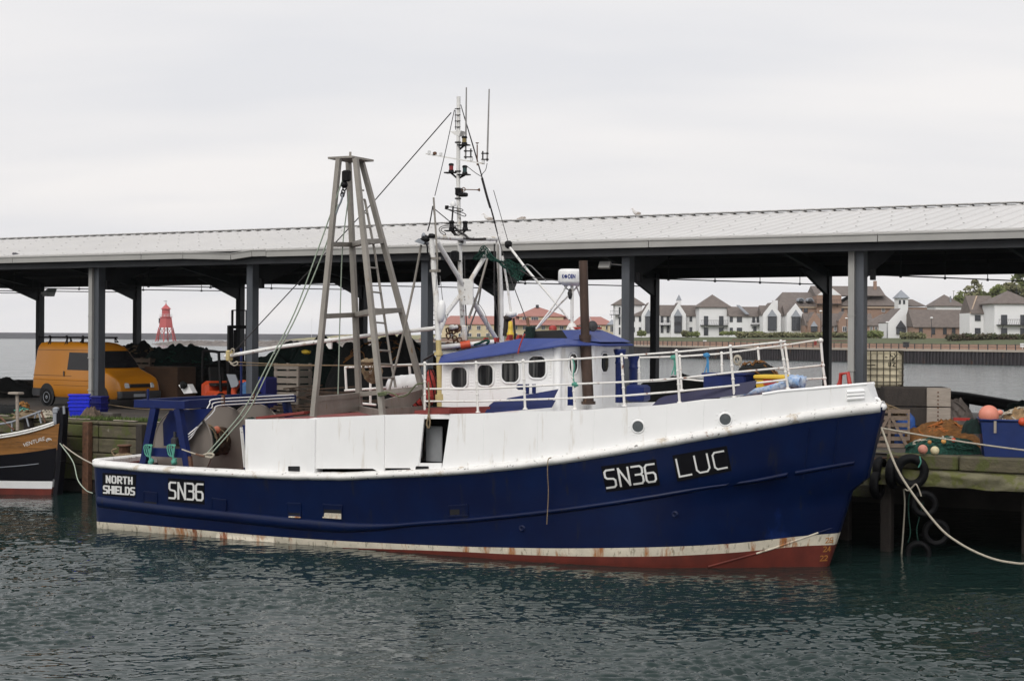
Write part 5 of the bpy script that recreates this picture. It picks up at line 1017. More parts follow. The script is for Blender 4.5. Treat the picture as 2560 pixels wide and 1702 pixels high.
# roof: sloping blue skirt, raised dark top and blue front visor
lo = [B(1096, 907, -1.78), B(1300, 877, -1.78), B(1417, 860, -1.78)]; hi = [B(1104, 887, -1.38), B(1300, 846, -1.38), B(1408, 846, -1.38)]
zf = lo[2].z - .01; fr = [Vector((w1 + .88, -.95, zf)), Vector((w1 + .92, .95, zf))]; fh = [Vector((w1 + .30, -.75, hi[2].z + .02)), Vector((w1 + .32, .75, hi[2].z + .02))]
mir = lambda p: Vector((p.x, -p.y, p.z))
ring_lo = lo + fr + [mir(p) for p in reversed(lo)]; ring_hi = hi + fh + [mir(p) for p in reversed(hi)]
mb = MB(); m_ = len(ring_lo); ring_dn = [p - Vector((0, 0, .03)) for p in ring_lo]
mb.add(ring_dn + ring_lo + ring_hi, [(i, (i + 1) % m_, m_ + (i + 1) % m_, m_ + i) for i in range(m_)] + [(m_ + i, m_ + (i + 1) % m_, 2 * m_ + (i + 1) % m_, 2 * m_ + i) for i in range(m_)] + [tuple(range(m_ - 1, -1, -1)), tuple(range(2 * m_, 3 * m_))])
roof = mb.build('wheelhouse_roof', M['blue_roof'], boat)
t0, t1, t2 = B(1307, 846, -1.25), B(1420, 847, -1.25), B(1405, 825, -1.05); t3 = B(1310, 828, -1.05); fz = t2.z + .01
mb = MB(); up_ = [Vector((t3.x, -1.05, t3.z)), Vector((t2.x, -1.05, t2.z)), Vector((t2.x + .35, -.5, fz)), Vector((t2.x + .35, .5, fz)), Vector((t2.x, 1.05, t2.z)), Vector((t3.x, 1.05, t3.z))]
dn_ = [Vector((t0.x, -1.25, t0.z)), Vector((t1.x, -1.25, t1.z)), Vector((w1 + .84, -.90, zf + .06)), Vector((w1 + .88, .90, zf + .06)), Vector((t1.x, 1.25, t1.z)), Vector((t0.x, 1.25, t0.z))]
mb.add(dn_ + up_, [(0, 1, 7, 6), (4, 5, 11, 10), (5, 0, 6, 11)], 0); mb.add(dn_ + up_, [(1, 2, 8, 7), (2, 3, 9, 8), (3, 4, 10, 9), (6, 7, 8, 9, 10, 11)], 1); mb.build('raised_roof', [M['black'], M['blue_roof']], boat)
# the things on the roof: horn box, lamps, red trim
mb = MB(); c = B(1463, 820, -.2); mb.box((c.x - .1, 0, c.z + .0), (.55, .8, .05)); c = B(1382, 820, -.3); mb.lathe([(.10, -.05), (.10, .03), (.05, .06), (.0, .07)], c, n=10); mb.build('roof_trim', M['red'], boat)
mb = MB(); c = B(1326, 830, -1.2); mb.bbox((c.x, c.y, c.z - .03), (.2, .2, .34), .03); mb.build('deck_lamp', M['net_green'], boat)
c = B(1482, 815, -.9); mb = MB(); mb.lathe([(.0, -.10), (.09, -.08), (.13, .0), (.12, .02), (.0, .025)], c, (.75, -.6, .1), 16); mb.tube([c, c - Vector((.12, -.1, .1))], .02, 5); mb.build('searchlight', M['grey_rubber'], boat)
# exhaust pipe in front of the wheelhouse
a, b = B(1471, 1008, -1.02), B(1463, 842, -1.02); c = B(1458, 652, -1.02); mb = MB(); mb.tube([a, b], .132, 14); mb.tube([b - Vector((0, 0, .05)), b + Vector((0, 0, .05))], .145, 14); mb.tube([b, b.lerp(c, .45), c], [.105, .105, .105], 14); mb.tube([a - Vector((0, 0, .02)), a + Vector((0, 0, .05))], .17, 14); mb.build('exhaust_pipe', M['exhaust'], boat)
# blue ventilators and locker in front of the wheelhouse
for (u0, v0, v1, y) in ((1549, 873, 1006, .15), (1583, 886, 1000, .75)):
    a, b = B(u0, v1, y), B(u0, v0, y); mb = MB(); mb.lathe([(.105, a.z), (.105, b.z - .35), (.125, b.z - .33), (.105, b.z - .30), (.105, b.z - .18), (.15, b.z - .05), (.155, b.z), (.10, b.z + .01)], (a.x, a.y, 0), n=16); mb.build('ventilator', M['blue_mid'], boat)
a, b = B(1562, 1004, -.35), B(1608, 963, -.35); mb = MB(); mb.bbox(((a.x + b.x) / 2, a.y + .25, (a.z + b.z) / 2), (b.x - a.x, .5, b.z - a.z), .05); mb.build('deck_locker', M['blue_mid'], boat)
a, b = B(1420, 1013, -1.56), B(1434, 966, -1.56); mb = MB(); mb.box(((a.x + b.x) / 2, a.y, (a.z + b.z) / 2), (b.x - a.x, .06, b.z - a.z)); mb.build('side_panel', M['blue_mid'], boat)
mb = MB()
for u, v0, v1 in ((1318, 960, 985), (1335, 960, 983)): a, b = B(u, v1, -1.85), B(u, v0, -1.85); mb.tube([a, b], .05, 8)
a, b = B(1296, 972, -1.85), B(1312, 962, -1.85); mb.bbox(((a.x + b.x) / 2, a.y, (a.z + b.z) / 2), (.2, .2, .13), .03); mb.build('fuel_vent', M['blue_mid'], boat)
# blue spray boards on the deck edge
def plate(name, px, y, m, th=.04, lean=0.0):
    p = [B(u, v, y) for u, v in px]; z0 = min(q.z for q in p); mb = MB(); mb.prism([(q.x, q.y + lean * (q.z - z0), q.z) for q in p], (0, th, 0)); return mb.build(name, m, boat)
plate('spray_board', ((1211, 1033), (1219, 1012), (1232, 1001), (1380, 1001), (1374, 1019)), -2.55, M['blue_mid'], lean=.5)
plate('spray_board', ((1268, 995), (1388, 973), (1380, 1001), (1262, 1001)), -2.2, M['blue_mid'], lean=.5)
plate('spray_board', ((1629, 1015), (1645, 996), (1660, 990), (1884, 951), (1880, 972), (1862, 985)), -1.9, mat('dark_blue_board_paint', (.006, .006, .055), .45), lean=.3)
# ---- gallows tower over the side
def px_bar(mb, a, b, y0, y1, w_, h_=None, m=0): mb.bar(B(*a, y0), B(*b, y1), w_, h_, m, up=(0, 1, 0))
gal = empty('gallows', (0, 0, 0)); gal.parent = boat
YN, YF = -2.82, -.75
legs = (((847, 398), (783, 1042), YN, YN + .75), ((871, 398), (899, 1028), YF, YF - .35), ((889, 397), (957, 1042), YN, YN + .75), ((902, 396), (1069, 1025), YF, YF - .35))
for a, b, yb, yt in legs:
    mb = MB(); mb.bar(B(*b, yb), B(*a, yt), .128, .124, up=(0, 1, 0), w2=.118, h2=.112); mb.build('leg', M['galv'], gal)
def on_leg(i, v):
    a, b, yb, yt = legs[i]; t = (b[1] - v) / (b[1] - a[1]); return B(*b, yb).lerp(B(*a, yt), t)
for i, j, vi, vj in ((0, 1, 613, 611), (1, 2, 611, 608), (2, 3, 608, 604), (0, 1, 793, 786), (1, 2, 786, 783), (2, 3, 783, 777), (0, 1, 998, 987), (1, 3, 985, 972), (0, 2, 1000, 988) ): 
    if (i, j) == (0, 2): continue
    mb = MB(); mb.bar(on_leg(i, vi), on_leg(j, vj), .10, .12); mb.build('crossbar', M['galv'], gal)
a, b = on_leg(1, 612), on_leg(3, 603); mb = MB(); mb.bar(a, b, .09, .11); mb.build('crossbar', M['galv'], gal); mb = MB(); mb.bar(on_leg(1, 787), on_leg(3, 777), .09, .11); mb.build('crossbar', M['galv'], gal)
tp = [on_leg(i, 397) for i in range(4)]; c = sum(tp, Vector()) / 4; mb = MB(); mb.box((c.x, c.y, tp[0].z + .03), (.72, 1.0, .05)); mb.tube([c + Vector((-.02, 0, .03)), c + Vector((-.02, 0, .17))], .03, 6); mb.build('head_plate', M['galv'], gal)
mb = MB()                                             # plated panel between the after legs, and the low coaming to the right
a, b, c, d = on_leg(0, 1040), on_leg(0, 1000), on_leg(1, 990), on_leg(1, 1026); mb.prism([a, b, c, d], (.04, .03, 0)); a, b = on_leg(2, 1036), on_leg(2, 1022); mb.build('side_plate', M['galv'], gal)
mb = MB(); a, b = on_leg(2, 1030), on_leg(3, 1022); mb.bar(a, b, .07, .16); mb.build('foot_bar', M['galv'], gal); mb = MB(); mb.bar(on_leg(1, 1022), on_leg(2, 1034), .07, .16); mb.build('foot_bar', M['galv'], gal)
mb = MB(); e = [on_leg(2, 1002), on_leg(3, 972)]; pts = [e[0].lerp(e[1], t) - Vector((0, 0, .10 + .30 * math.sin(math.pi * t))) for t in (0, .2, .4, .6, .8, 1)]; mb.prism([e[0].lerp(e[1], t) for t in (1, .5, 0)] + pts, (.03, .05, 0)); mb.build('curved_gusset', M['galv'], gal)
mb = MB()                                             # ladder between the forward legs
la, lb = B(908, 480, -1.55), B(990, 1000, -1.75); ra, rb = B(912, 470, -1.3), B(985, 970, -1.45)
rail = [B(*q, -1.55) for q in ((912, 500), (936, 625), (962, 800), (977, 900), (989, 968))]; mb.tube(rail, .032, 6)
for v in (476, 499, 533, 569, 609, 671, 732, 774, 808, 877, 911, 945):
    t = B(interp(v, [470, 500, 625, 800, 900, 968], [908, 912, 936, 962, 977, 989]), v, -1.55); mb.tube([on_leg(2, v + 2), t], .024, 6)
mb.build('ladder', M['galv'], gal)
mb = MB(); c = B(866, 440, -2.2); mb.bbox(c, (.22, .14, .28), .05); mb.ball(B(861, 462, -2.2), .09, 10, 8); 
for u, v in ((861, 471), (858, 480), (856, 487)): c = B(u, v, -2.2); mb.tube([c + Vector((.05 * math.cos(t), 0, .06 * math.sin(t))) for t in np.arange(0, 6.28, .7)], .018, 5, closed=True)
mb.build('hanging_block', M['black'], gal)
# ---- goal post mast, braces, top mast and boom
mast = empty('mast', (0, 0, 0)); mast.parent = boat
def T(name, px, y, r_, m, n=10, par=mast):
    mb = MB(); ys = y if isinstance(y, (list, tuple)) else [y] * len(px); mb.tube([B(u, v, q) for (u, v), q in zip(px, ys)], r_, n); return mb.build(name, m, par)
T('post', ((1096, 850), (1090, 740), (1078, 592)), -1.45, .070, M['white_worn'], 12)
mb = MB(); mb.tube([B(1101, 1020, -1.45), B(1100, 950, -1.45), B(1096, 850, -1.45)], [.088, .078, .070], 12); mb.tube([B(1100, 985, -1.45), B(1101, 1000, -1.45)], .125, 12); mb.tube([B(1096, 880, -1.45), B(1096, 888, -1.45)], .11, 12); mb.build('post_foot', M['yellow_post'], mast)
T('post', ((1255, 870), (1252, 740), (1245, 592)), 1.2, .066, M['white_worn'], 12)
T('cross_beam', ((1078, 592), (1160, 597), (1245, 597)), [-1.45, 0, 1.2], .060, M['white_worn'], 12)
T('brace', ((1093, 605), (1142, 685), (1205, 790), (1254, 868)), [-1.4, -.55, .4, 1.15], .060, M['white_worn'])
T('brace', ((1090, 850), (1118, 780), (1165, 720), (1222, 625)), [-1.25, -.8, .0, .85], .060, M['white_worn'])
pq = [B(u, v, -.35) for u, v in ((1143, 697), (1182, 697), (1182, 762), (1155, 762), (1143, 722))]; mb = MB(); mb.prism(pq, (0, .04, 0)); mb.build('gusset_plate', M['white_worn'], mast)
T('pole', ((1158, 840), (1155, 770), (1151, 690), (1149, 600)), 0, [.066, .064, .060, .056], M['white_worn'], 12)
T('pole', ((1149, 600), (1145.5, 480), (1146, 335), (1146.5, 242)), 0, [.054, .052, .050, .050], M['white_worn'], 12)
mb = MB(); c = B(1155, 600, 0); mb.tube([c - Vector((0, 0, .12)), c + Vector((0, 0, .12))], .10, 12); mb.build('mast_collar', M['white_worn'], mast)
mb = MB()
for v in (272, 288, 303, 318): c = B(1144, v, -.06); mb.bar(c - Vector((.08, 0, 0)), c + Vector((.08, 0, 0)), .02)
for v in (358, 430, 473, 498): c = B(1145, v, 0); mb.tube([c, c + Vector((0, 0, .03))], .085, 10)
mb.build('mast_step', M['dark_wire'], mast)
mb = MB(); a = B(1124, 329, -.05); b = B(1152, 327, -.05); mb.prism([a, b, b - Vector((.05, 0, .14)), B(1137, 338, -.05)], (0, .25, 0)); mb.build('mast_bracket', M['white_worn'], mast)
def navlight(u, v, w_, h_, m, bu, bv, y=0):           # lamp with dark cap and base, standing on a bracket
    a, b = B(u, v, y), B(u, v - h_, y); H_ = b.z - a.z; r_ = w_ / 2 / 101; mb = MB(); mb.lathe([(r_, 0), (r_, H_ * .2), (r_ * .8, H_ * .22)], a, n=12); mb.lathe([(r_ * .85, H_ * .70), (r_ * 1.05, H_ * .74), (r_ * .85, H_ * .95), (0, H_)], a, n=12); q = B(bu, bv, y); mb.bar(a - Vector((.16, 0, .02)), a + Vector((.12, 0, -.02)), .2, .03); mb.bar(a - Vector((0, 0, .03)), q, .04)
    o = mb.build('navigation_light', M['black'], mast); mb = MB(); mb.lathe([(r_ * .8, H_ * .2), (r_ * .8, H_ * .72)], a, n=12); mb.build('lens', m, mast)
navlight(1161, 361, 15, 21, mat('amber_lens', (.25, .18, .05), .2), 1146, 376); navlight(1128, 430, 14, 22, mat('red_lens', (.25, .005, .01), .2), 1143, 446); navlight(1162, 435, 14, 22, mat('dark_green_lens', (.005, .05, .05), .2), 1147, 446)
navlight(1129, 575, 15, 24, M['black'], 1140, 590, -.1); navlight(1163, 574, 15, 22, M['black'], 1152, 588)
mb = MB(); c = B(1148, 480, 0); mb.bbox(c, (.16, .2, .2), .03); c = B(1158, 487, -.1); mb.bbox(c, (.2, .18, .1), .02); mb.build('floodlight', M['black'], mast)
mb = MB(); c = B(1137, 640, -.15); mb.bbox(c, (.16, .22, .26), .03); mb.bar(B(1128, 650, -.15), B(1148, 652, -.15), .2, .03); mb.build('floodlight', M['black'], mast)
# yard with sensors
mb = MB(); mb.bar(B(1065, 385, 0), B(1211, 410, 0), .035); mb.build('yard', M['white_worn'], mast)
mb = MB()
for u, v, h_ in ((1073, 386, 9), (1102, 390, 8), (1179, 403, 8), (1208, 409, 8)): a = B(u, v, 0); mb.tube([a, a + Vector((0, 0, h_ / 100))], .04, 8)
mb.build('yard_sensor', M['plastic_w'], mast)
mb = MB(); a = B(1087, 387, 0); mb.bbox(a + Vector((0, 0, .03)), (.09, .09, .09), .02); mb.tube([B(1193, 414, 0), B(1193, 362, 0)], .016, 6); a = B(1193, 360, 0); mb.lathe([(.02, 0), (.05, .03), (.0, .035)], a, n=8); mb.build('sensor_rod', M['rust'], mast)
for (ub, vb, ut, vt, y) in ((1164, 398, 1166, 219, 0), (1218, 404, 1223, 223, 0)):
    mb = MB(); mb.tube([B(ub, vb, y), B(lerp(ub, ut, .3), lerp(vb, vt, .3), y), B(ut, vt, y)], [.022, .024, .017], 6); o = mb.build('whip_antenna', mat('grey_fibreglass_' + str(ub), (.30, .29, .28), .5), mast)
    mb = MB(); s = 13 if ub < 1200 else -11
    for dv in (-20, -5): a, b = B(ub - s * .3, vb + dv, y), B(ub + s * 1.3, vb + dv, y); mb.bar(a, b, .03); mb.ball(B(ub, vb + dv, y), .035, 8, 6)
    mb.tube([B(ub + s, vb - 26, y), B(ub + s, vb + 6, y)], .02, 6); mb.build('clamp', M['dark_wire'], mast)
mb = MB(); a = B(1159, 474, -.1); mb.tube([a + Vector((.05 * math.cos(t * .7), 0, .05 * math.sin(t * .7))) for t in range(9)], .012, 5, closed=True); mb.tube([a, B(1195, 475, -.1)], .012, 6); mb.lathe([(.012, -.04), (.02, 0), (.045, .04)], B(1195, 475, -.1), (1, 0, 0), 10); mb.build('air_horn', M['rust'], mast)
mb = MB(); a = B(1130, 553, -.2); b = B(1133, 514, -.2); mb.tube([a, b], .022, 6); mb.build('antenna_stalk', M['dark_wire'], mast)
mb = MB(); mb.lathe([(.07, -.02), (.075, .03), (.06, .08), (.03, .105), (0, .11)], b, n=14); mb.build('gps_dome', M['plastic_w'], mast)
mb = MB(); lp = lambda px: mb.tube(smooth_path([B(u, v, -.2) for u, v in px], 4), .011, 5)
lp(((1113, 516), (1150, 522), (1157, 525), (1155, 528), (1140, 527), (1112, 522))); lp(((1115, 523), (1150, 530), (1164, 536), (1162, 541), (1148, 536), (1120, 524))); a = B(1117, 518, -.2); mb.box(a, (.08, .05, .08)); mb.build('loop_antenna', M['black'], mast)
mb = MB(); lp(((1149, 564), (1110, 565), (1098, 572), (1102, 582), (1113, 588), (1130, 590))); lp(((1140, 567), (1108, 570), (1103, 577), (1113, 583), (1117, 590), (1145, 589), (1152, 585))); mb.build('cable_loop', M['dark_wire'], mast)
mb = MB()
rr = random.Random(9); cb_ = lambda px, r_=.02: mb.tube(smooth_path([B(u, v, -.12) for u, v in px], 5), r_, 5)
cb_(((1136, 568), (1150, 580), (1163, 588), (1172, 596), (1190, 598), (1215, 597)), .03); cb_(((1130, 575), (1143, 590), (1147, 600), (1158, 606)), .03); cb_(((1128, 590), (1160, 596), (1190, 598)), .02); mb.build('cable', M['dark_wire'], mast)
# lamps and fittings at the near post head
mb = MB(); a = B(1052, 604, -1.5); mb.prism([B(1035, 604, -1.6), B(1047, 596, -1.6), B(1061, 606, -1.6), B(1058, 612, -1.6)], (0, .25, 0)); mb.lathe([(.0, -.02), (.07, 0), (.08, .03), (.0, .04)], B(1060, 590, -1.5), (-.5, -.8, .2), 14); mb.build('work_lamp', M['lead'], mast)
mb = MB(); mb.ball(B(1064, 597, -1.5), .09, 10, 8, (1.6, 1, .9), jit=.4); mb.ball(B(1080, 590, -1.5), .07, 10, 8, (1.8, 1, .8), jit=.4); mb.tube(smooth_path([B(u, v, -1.55) for u, v in ((1058, 598), (1068, 615), (1069, 630), (1074, 640), (1074, 655))], 4), .022, 5); mb.build('lamp_fitting', M['black'], mast)
T('upright', ((1093, 680), (1093, 640), (1089, 570), (1084, 494)), -1.55, .024, M['galv'], 6)
mb = MB(); 
for v in (646, 677): a, b = B(1075, v, -1.5), B(1101, v, -1.5); mb.bar(a, b, .05, .06)
mb.build('clamp', M['galv'], mast)
T('upright', ((1053, 612), (1035, 710), (1009, 830), (985, 930), (973, 975)), [-1.4, -1.45, -1.5, -1.55, -1.6], .030, M['galv'], 6)
T('stay_rod', ((1219, 646), (1196, 730), (1172, 795)), [.3, .1, -.1], .030, M['galv'], 6)
T('stay_rod', ((1256, 640), (1268, 710), (1278, 785)), .6, .030, M['white_worn'], 6)
T('stay_rod', ((1271, 614), (1310, 665), (1370, 735), (1425, 800)), [.4, .2, 0, -.2], [.032, .032, .026, .024], M['white_worn'], 7)
mb = MB(); mb.lathe([(.03, -.1), (.09, -.05), (.1, .06), (.05, .1)], B(1271, 612, .4), n=10); mb.build('stay_fitting', M['black'], mast)
T('boom', ((563, 891), (700, 867), (830, 850), (960, 834), (1092, 820)), [-.2, -.2, -.3, -.5, -.9], [.050, .052, .054, .052, .052], M['white_worn'], 14)
mb = MB(); 
for u, v in ((862, 846), (873, 844)): a, b = B(u, v, -.32), B(u + 4, v - .5, -.32); mb.tube([a, b], .062, 12)
mb.build('boom_band', M['dark_wire'], mast)
a = B(820, 850, -.35); mb = MB(); mb.prism([B(815, 862, -.3), B(822, 844, -.3), B(829, 848, -.3), B(828, 872, -.3), B(822, 872, -.3)], (0, .05, 0)); mb.build('boom_lug', M['white_worn'], mast)
mb = MB(); mb.bbox(B(573, 889, -.2), (.12, .2, .3), .05); a = B(578, 884, -.2); mb.build('boom_shackle', M['yellow_post'], mast)
mb = MB(); mb.tube(smooth_path([B(u, v, -.35) for u, v in ((574, 880), (580, 872), (585, 874), (584, 884), (578, 886))], 4), .018, 5); mb.tube(smooth_path([B(u, v, -.35) for u, v in ((572, 903), (582, 908), (592, 904), (594, 910), (586, 914), (576, 908))], 4), .02, 5); mb.build('shackle_rope', M['rope'], mast)
# steps on the near post, life capsule
mb = MB()
for v in range(752, 850, 12): a, b = B(1082, v, -1.45), B(1093, v, -1.45); mb.bar(a, b, .02)
mb.build('post_step', M['dark_wire'], mast)
c = B(1103, 778, -1.50); mb = MB(); mb.lathe([(0, -.28), (.06, -.26), (.10, -.15), (.11, 0), (.10, .15), (.06, .26), (0, .28)], (c.x, c.y, c.z), (.06, 0, 1), 14); mb.build('white_capsule', M['plastic_w'], mast)
# drum winch and blocks hanging under the braces
mb = MB(); rr = random.Random(5)
for i in range(16): u, v = rr.uniform(1120, 1150), rr.uniform(815, 870); q = B(u, v, -.6); mb.tube([q + Vector((.06 * math.cos(t * .8), .03 * math.sin(t * 1.7), .07 * math.sin(t * .8))) for t in range(8)], .022, 5, closed=True)
mb.ball(B(1137, 818, -.6), .09, 10, 8, (1.5, 1, .9), jit=.3); mb.build('chain_tackle', M['rust'], mast)
mb = MB(); mb.bbox(B(1160, 833, -.5), (.14, .14, .4), .05); mb.ball(B(1141, 817, -.65), .05, 8, 6); mb.ball(B(1132, 818, -.65), .08, 10, 8, (1.5, 1, .8)); mb.build('winch_block', M['white_worn'], mast)
# white derrick lying above the roof with a red collar
T('roof_derrick', ((1098, 868), (1160, 862), (1235, 855)), [-.9, -.6, -.2], .060, M['white_worn'], 12, boat)
mb = MB(); mb.tube([B(1152, 864, -.65), B(1176, 860, -.55)], .10, 12); mb.build('derrick_collar', M['orange_red'], boat)
mb = MB()
for u0, v0, h_, w_ in ((1206, 855, 10, 7), (1231, 855, 10, 9), (1264, 850, 12, 10), (1289, 848, 10, 9)): a = B(u0, v0, -.2); mb.prism([a, a + Vector((w_ / 100, 0, 0)), a + Vector((w_ / 100, 0, h_ / 90)), a + Vector((w_ / 190, 0, h_ / 90))], (0, .2, 0))
mb.build('chock', M['red'], boat)
mb = MB(); mb.tube(smooth_path([B(u, v, -.5) for u, v in ((1185, 862), (1200, 857), (1214, 851), (1223, 853), (1216, 860))], 4), .03, 6); mb.build('green_strop', M['net_teal'], boat)
# radar on its tripod, in front of the exhaust
rad = empty('radar_mast', (0, 0, 0)); rad.parent = boat
T('pole', ((1430, 822), (1430, 705)), -.3, .040, M['white_worn'], 12, rad); mb = MB(); a = B(1430, 822, -.3); mb.lathe([(.16, -.02), (.07, .14)], a, n=12); mb.build('pole_foot', M['white_worn'], rad)
for px, ys in ((((1420, 710), (1380, 770), (1340, 822)), (-.35, -.5, -.7)), (((1452, 708), (1400, 760), (1345, 818)), (-.1, -.3, -.5)), (((1440, 712), (1460, 765), (1485, 822)), (-.2, .2, .5))): T('strut', px, ys, .023, M['white_worn'], 7, rad)
a, b = B(1397, 706, -.3), B(1456, 706, -.3); c = (a + b) / 2; rw = (b.x - a.x) / 2 * .97; zt2 = B(1430, 673, -.3).z; mb = MB(); mb.lathe([(rw * .55, -.08), (rw * .95, -.02), (rw, .02), (rw * .985, (zt2 - c.z) * .75), (rw * .93, (zt2 - c.z) * .93), (rw * .8, (zt2 - c.z)), (0, (zt2 - c.z) * 1.02)], c, n=36); scan = mb.build('radar_scanner', M['plastic_w'], rad)
def text_mesh(txt):
    cu = bpy.data.curves.new('lettering', 'FONT'); cu.body = txt; ob = bpy.data.objects.new('t', cu); COL.objects.link(ob); dg = bpy.context.evaluated_depsgraph_get(); me = bpy.data.meshes.new_from_object(ob.evaluated_get(dg)); vs_ = [tuple(v.co) for v in me.vertices]; fs = [tuple(p.vertices) for p in me.polygons]; bpy.data.objects.remove(ob); bpy.data.meshes.remove(me); bpy.data.curves.remove(cu); return vs_, fs
def curved_text(txt, cpt, r_, ang, h_, z, m, parent, bold=0.0, wide=1.0):
    vs_, fs = text_mesh(txt); xm = (min(v[0] for v in vs_) + max(v[0] for v in vs_)) / 2; mb = MB()
    for off in ((0, 0), (bold, 0), (-bold, 0), (0, bold), (0, -bold)) if bold else ((0, 0),):
        o = []
        for k_, (x, y, _) in enumerate(vs_): a = ang + (x - xm + off[0]) * h_ * wide / r_; rr2 = r_ + .004 + abs(off[0]) * .004 + off[1] * .003; o.append((cpt.x + rr2 * math.sin(a), cpt.y - rr2 * math.cos(a), z + (y + off[1]) * h_))
        mb.add(o, fs)
    return mb.build('lettering', m, parent)
LB = mat('blue_lettering', (0.01, 0.03, 0.22), .5)
lz = B(1430, 697, -.3).z
vs_, fs = text_mesh('DEN'); lw = max(v[0] for v in vs_) - min(v[0] for v in vs_)
view_ang = BANG - .16
curved_text('K', c, rw, view_ang - .50, .142, lz, LB, rad, .04, .62); curved_text('DEN', c, rw, view_ang + .22, .142, lz, LB, rad, .04, .62)
mb = MB()
for rad_, rt in ((.036, .008), (.012, .012)):
    pts = []
    for t in range(16): a_ = view_ang - .26 + rad_ * math.cos(t * .3927) / rw; pts.append((c.x + (rw + .004) * math.sin(a_), c.y - (rw + .004) * math.cos(a_), lz + .050 + rad_ * math.sin(t * .3927)))
    mb.tube(pts, rt, 5, closed=True)
mb.build('lettering', LB, rad)
mb = MB(); mb.ball(B(1425, 735, -.35), .07, 10, 8, (.8, .8, 1.8), jit=.3); mb.tube(smooth_path([B(u, v, -.35) for u, v in ((1408, 708), (1415, 720), (1424, 728), (1424, 745))], 4), .015, 5); mb.build('radar_cable', M['dark_wire'], rad)
# second small radar, yellow emergency beacon and its stand on the roof
mb = MB(); a = B(1278, 784, .5); mb.lathe([(.05, -.10), (.14, -.05), (.14, .02), (.10, .05), (0, .05)], a, n=18); mb.build('small_radar', M['plastic_w'], boat)
mb = MB(); mb.ball(B(1270, 795, .5), .11, 10, 8, (1, 1, .8), jit=.4); mb.tube([B(1266, 795, .5), B(1262, 840, .5)], .06, 8); mb.tube([B(1284, 795, .5), B(1288, 848, .5)], .03, 6); mb.build('beacon_stand', M['wood_dark'], boat)
mb = MB(); mb.lathe([(.0, .30), (.05, .28), (.06, .12), (.065, .02), (.09, 0), (.09, -.14), (.04, -.18), (0, -.18)], B(1276, 832, .2), n=14); mb.build('emergency_beacon', M['yellow'], boat)
# ---- guard rails
def rails(y_of, posts, lines, name):
    r_ = empty(name, (0, 0, 0)); r_.parent = boat
    for (a, b) in posts:
        p, q = y_of(*b), y_of(*a); 
        mb = MB(); mb.tube([p, q], .030, 8); mb.ball(q, .045, 8, 6); mb.lathe([(.06, 0), (.05, .03)], p, n=8)
        for f in (.36, .62): mb.ball(p.lerp(q, f), .040, 8, 6)
        mb.build('post', M['white_rail'], r_)
    for ln in lines: mb = MB(); mb.tube([y_of(u, v) for u, v in ln], .023, 7); mb.build('rail', M['white_rail'], r_)
near = lambda u, v: edge_at(u, v, .28)
rails(near, (((1062, 908), (1062, 1029)), ((1190, 907), (1195, 1031)), ((1308, 902), (1313, 1023)), ((1430, 896), (1437, 1023)), ((1554, 888), (1561, 1015)), ((1691, 878), (1699, 1007)), ((1826, 866), (1836, 993)), ((1952, 854), (1970, 972))),
      (((1062, 911), (1190, 908), (1308, 905), (1430, 898), (1554, 890), (1691, 880), (1826, 868), (1952, 855), (1964, 853)), ((1062, 972), (1193, 972), (1311, 966), (1434, 960), (1558, 955), (1696, 946), (1832, 931), (1962, 919)), ((1062, 1003), (1194, 1003), (1312, 999), (1435, 995), (1559, 989), (1697, 978), (1834, 964), (1966, 949))), 'guard_rail')
def far(u, v):
    y = 2.7
    for _ in range(30): p = B(u, v, y); y = .5 * y + .5 * max(.15, hbS(min(1, p.x / LS)) - .3)
    return B(u, v, y)
rails(far, (((1597, 893), (1598, 952)), ((1699, 890), (1704, 975)), ((1804, 883), (1806, 960)), ((1895, 871), (1903, 965)), ((1963, 862), (1976, 962))),
      (((1500, 895), (1597, 894), (1699, 891), (1804, 884), (1895, 872), (1963, 863), (2052, 849)), ((1560, 955), (1600, 954), (1660, 951), (1702, 945), (1805, 938), (1900, 926), (1970, 922), (2056, 913)), ((1700, 946), (1760, 952), (1805, 962), (1902, 955), (1975, 950), (2061, 945))), 'guard_rail')
bowr = empty('bow_rail', (0, 0, 0)); bowr.parent = boat
mb = MB(); f0 = lambda u, v: B(u, v, -.05); mb.tube([f0(2052, 849), f0(2057, 913), f0(2064, 966)], .030, 8); mb.ball(f0(2052, 851), .06, 8, 6); mb.ball(f0(2057, 913), .05, 8, 6); mb.ball(f0(2061, 945), .05, 8, 6); mb.build('post', M['white_rail'], bowr)
# aft rails on the far side behind the gallows
mb = MB(); yy = 2.5
for pts in (((863, 917), (866, 975)), ((926, 925), (926, 1008)), ((1023, 912), (1028, 968)), ((1028, 968), (1032, 1018)), ((862, 918), (905, 917), (1025, 912), (1062, 911)), ((862, 976), (925, 972), (1000, 966)), ((898, 1008), (940, 1012))): mb.tube([B(u, v, yy if u < 1000 else 1.0) for u, v in pts], .035, 7)
mb.build('aft_rail', M['white_rail'], boat)
